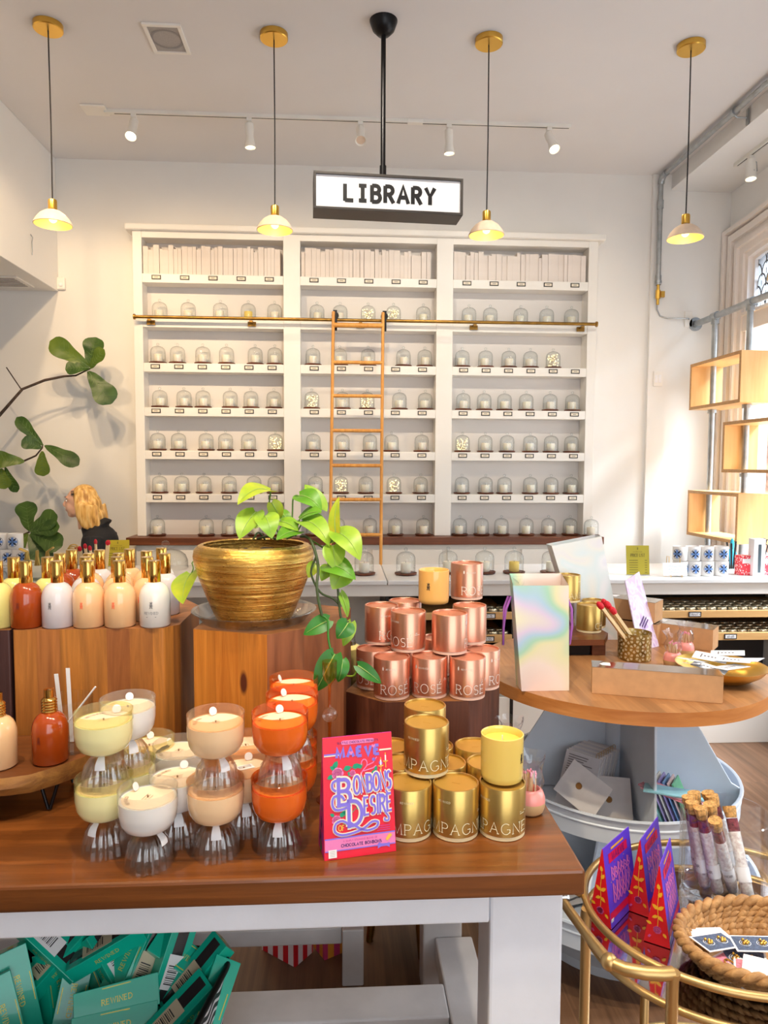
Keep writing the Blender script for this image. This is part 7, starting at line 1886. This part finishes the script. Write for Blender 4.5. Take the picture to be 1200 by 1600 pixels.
for s in (-1,1):
    b.tube([(.075,s*.085,leg_top),(.06,s*.09,leg_top*.52),(.08,s*.09,.09),(.07,s*.09,.05)],[.085,.058,.038,.036],14)
    b.tube([(.09,s*.09,.035),(-.02,s*.095,.03),(-.09,s*.1,.025)],[.038,.036,.026],10)
    b.tube([(.075,s*.165,sh-.03),(.09,s*.205,sh-.28),(-.04,s*.16,sh-.42),(-.08,s*.14,sh-.43)],[.05,.042,.03,.026],12)
    hx_,hy_,hz_=-.115,s*.13,sh-.432
    b.sphere((hx_,hy_,hz_),(.045,.035,.016),0,12,8)
    for f_,(dy,l) in enumerate(((-.026,.05),(-.009,.06),(.009,.056),(.025,.045))):
        b.tube([(hx_-.03,hy_+dy,hz_),(hx_-.03-l*.55,hy_+dy*1.15,hz_+.002),(hx_-.03-l,hy_+dy*1.2,hz_-.012)],[.0095,.009,.0078],8)
    b.tube([(hx_+.01,hy_-s*.03,hz_-.004),(hx_-.02,hy_-s*.05,hz_-.008),(hx_-.04,hy_-s*.055,hz_-.014)],[.011,.0098,.0085],8)
body=fuse(b,'body',M_skin,per,.006,4)
m=MB()
for s in (-1,1):
    m=MB(); m.sphere(H(-.075,s*.03,.012),(.0062,.011,.0055),0,12,8)
    m.sphere(H(-.0815,s*.031,.012),(.003,.0048,.0048),1,8,6)
    m.build('eye',[M_paper,M_ink],per,smooth=60)
m=MB()
for s in (-1,1): m.tube([H(-.085,s*.014,.036),H(-.086,s*.032,.042),H(-.076,s*.05,.036)],[.002,.0024,.0015],6)
m.build('eyebrows',mat('brown_brow',(150,106,60),.7),per,smooth=60)
hb=MB()
hb.sphere(H(.036,0,.034),(.088,.084,.092),0,24,16); hb.sphere(H(.06,0,-.02),(.088,.088,.10),0,20,14); hb.sphere(H(.09,0,-.1),(.08,.095,.08),0,20,14)
for s in (-1,1):
    for k,(x,l,r) in enumerate(((.014,.155,.018),(.034,.17,.026),(.055,.18,.028),(.09,.185,.028),(.125,.17,.026))):
        hb.tube([H(x-.01,s*.062,.062-.026*k),H(x,s*.084,-.02),H(x+.012,s*.088,-.09),H(x+.03,s*.084,-l)],[r,r*1.05,r,r*.55],8)
for k in range(5): hb.tube([H(.07+.004*k,(k-2)*.033,-.03),H(.118,(k-2)*.036,-.1),H(.15+.012*(k%2),(k-2)*.038,-.16)],[.034,.036,.016],8)
hair=fuse(hb,'hair',M_hair,per,.006,9)
hb=MB(); 
for k in range(4): hb.tube([H(-.03,-.068,.078-.008*k),H(-.006,-.081,.082-.008*k)],.0026,5)
hb.build('hair_clip',M_black,per)
# mask the hair away from the face: the fringe line is set by the ellipsoids above
c=MB()
c.sphere((.075,0,sh-.08),(.115,.185,.13),0,20,12); c.sphere((.07,0,sh-.22),(.118,.165,.17),0,20,12); c.sphere((.07,0,sh-.42),(.118,.16,.16),0,20,12); c.cbox((.07,0,sh-.42),(.2,.27,.26))
c.tube([H(.046,0,-.115),(.065,0,sh+.0)],[.056,.12],18)
for s in (-1,1): c.tube([(.075,s*.15,sh-.03),(.085,s*.19,sh-.16),(.09,s*.205,sh-.24)],[.066,.06,.056],14)
shirt=fuse(c,'black_top',M_shirt,per,.008,4)
m=MB(); fs=lambda u,v:(-.018-.05*0+u*.35,-.176+u*.9,sh-.16+v)
def onshirt(u,v):
    a=rad(-128)+u/.14; return (.07+.121*math.cos(a),.172*math.sin(a),sh-.2+v)
emblem(m,.055,onshirt,w=.12); m.ribbon([(-.02,-.012),(.02,-.012)],.004,onshirt)
m.build('white_print',M_paper,per)
j=MB(); j.sphere((.075,0,sh-.57),(.125,.175,.13),0,20,12)
for s in (-1,1): j.tube([(.075,s*.085,leg_top),(.06,s*.09,leg_top*.52),(.08,s*.09,.1)],[.095,.07,.055],14)
fuse(j,'jeans',M_jean,per,.01,3)
m=MB()
for s in (-1,1): m.tube([(.105,s*.09,.04),(.04,s*.093,.048),(-.05,s*.097,.04),(-.1,s*.1,.03)],[.042,.046,.042,.03],10); m.box(-.125,.13,s*.097-.042,s*.097+.042,.0,.014)
m.build('shoes',M_black,per,smooth=50)

# ================================================================== light
def light(name,typ,loc,energy,col=(1,1,1),rot=None,aim=None,**kw):
    l=bpy.data.lights.new(name,typ); l.energy=energy; l.color=col
    for k,v in kw.items(): setattr(l,k,v)
    o=bpy.data.objects.new(name,l); COL.objects.link(o); o.location=loc
    if aim is not None: o.rotation_euler=Vector(aim).to_track_quat('-Z','Y').to_euler()
    return o
WARM=(1.0,.78,.50); MID=(1.0,.90,.74)
for x,y,z in lamp_pos: light('pendant_light','POINT',(x,y,z-.03),.8,WARM,shadow_soft_size=.02)
for p,d,k in spot_targets: light('track_light','SPOT',p,22 if k<2 else 6,WARM,aim=d,spot_size=rad(75),spot_blend=.6,shadow_soft_size=.03)
light('window_track_light','SPOT',right_spot,10,MID,aim=(-.02,-.12,-1),spot_size=rad(70),spot_blend=.6,shadow_soft_size=.03)
# ceiling track over the shop floor, above the frame
for x,tx,e in ((-1.9,-1.6,80),(-1.0,-.7,80),(0.0,.2,66),(1.0,1.2,56)):
    light('front_track_light','SPOT',(x,3.05,3.72),e,(1.0,.72,.42) if x<-.5 else MID,aim=(tx-x,2.35,-1.75),spot_size=rad(78),spot_blend=.7,shadow_soft_size=.045)
for x,y,e,c in ((-.9,.9,150,WARM),(-.1,.7,150,MID),(.9,.9,140,MID)):  # unseen spots added to brighten the tables
    light('added_table_spot','SPOT',(x,y,3.72),e,c,aim=(0,.6,-2.8),spot_size=rad(80),spot_blend=.7,shadow_soft_size=.05)
light('fig_track_light','SPOT',(-1.3,3.0,3.72),95,(1.0,.72,.42),aim=(-.6,2.2,-1.6),spot_size=rad(60),spot_blend=.5,shadow_soft_size=.03)
# daylight through the two windows and the added front wall's opening
def portal(name,loc,aim,sx,sy):
    o=light(name,'AREA',loc,1,aim=aim,shape='RECTANGLE',size=sx,size_y=sy); o.data.cycles.is_portal=True
portal('front_daylight',((FX0+FX1)/2,-2.25,(FZ0+FZ1)/2),(0,1,0),FX1-FX0,FZ1-FZ0)
for ya,yb in WIN: portal('window_daylight',(XR+.12,(ya+yb)/2,(ZS+ZA)/2),(-1,0,0),yb-ya,ZA-ZS)
light('sky_daylight','AREA',(7.2,3.0,7.6),4500,(.86,.93,1.0),aim=(-1,0,-1.2),shape='RECTANGLE',size=5,size_y=3)
w=bpy.data.worlds.new('World'); bpy.context.scene.world=w; w.use_nodes=True
w.node_tree.nodes['Background'].inputs[0].default_value=(.90,.95,1.0,1); w.node_tree.nodes['Background'].inputs[1].default_value=3.1

# ================================================================== camera and view
cam=bpy.data.cameras.new('camera'); co=bpy.data.objects.new('camera',cam); COL.objects.link(co)
cam.sensor_fit='HORIZONTAL'; cam.sensor_width=36.0; cam.lens=FPX/1200*36.0; cam.clip_start=.05
co.matrix_world=Matrix(((RT.x,-DN.x,-FW.x,EYEV.x),(RT.y,-DN.y,-FW.y,EYEV.y),(RT.z,-DN.z,-FW.z,EYEV.z),(0,0,0,1)))
sc=bpy.context.scene; sc.camera=co
vs=sc.view_settings; vs.view_transform='Standard'; vs.look='None'; vs.gamma=1.0; vs.use_curve_mapping=False; vs.exposure=0.0
sc.render.engine='CYCLES'
c=sc.cycles; c.max_bounces=10; c.transparent_max_bounces=24; c.glossy_bounces=5; c.diffuse_bounces=4; c.transmission_bounces=8; c.caustics_reflective=False; c.caustics_refractive=False; c.sample_clamp_indirect=4.0
c.use_denoising=True
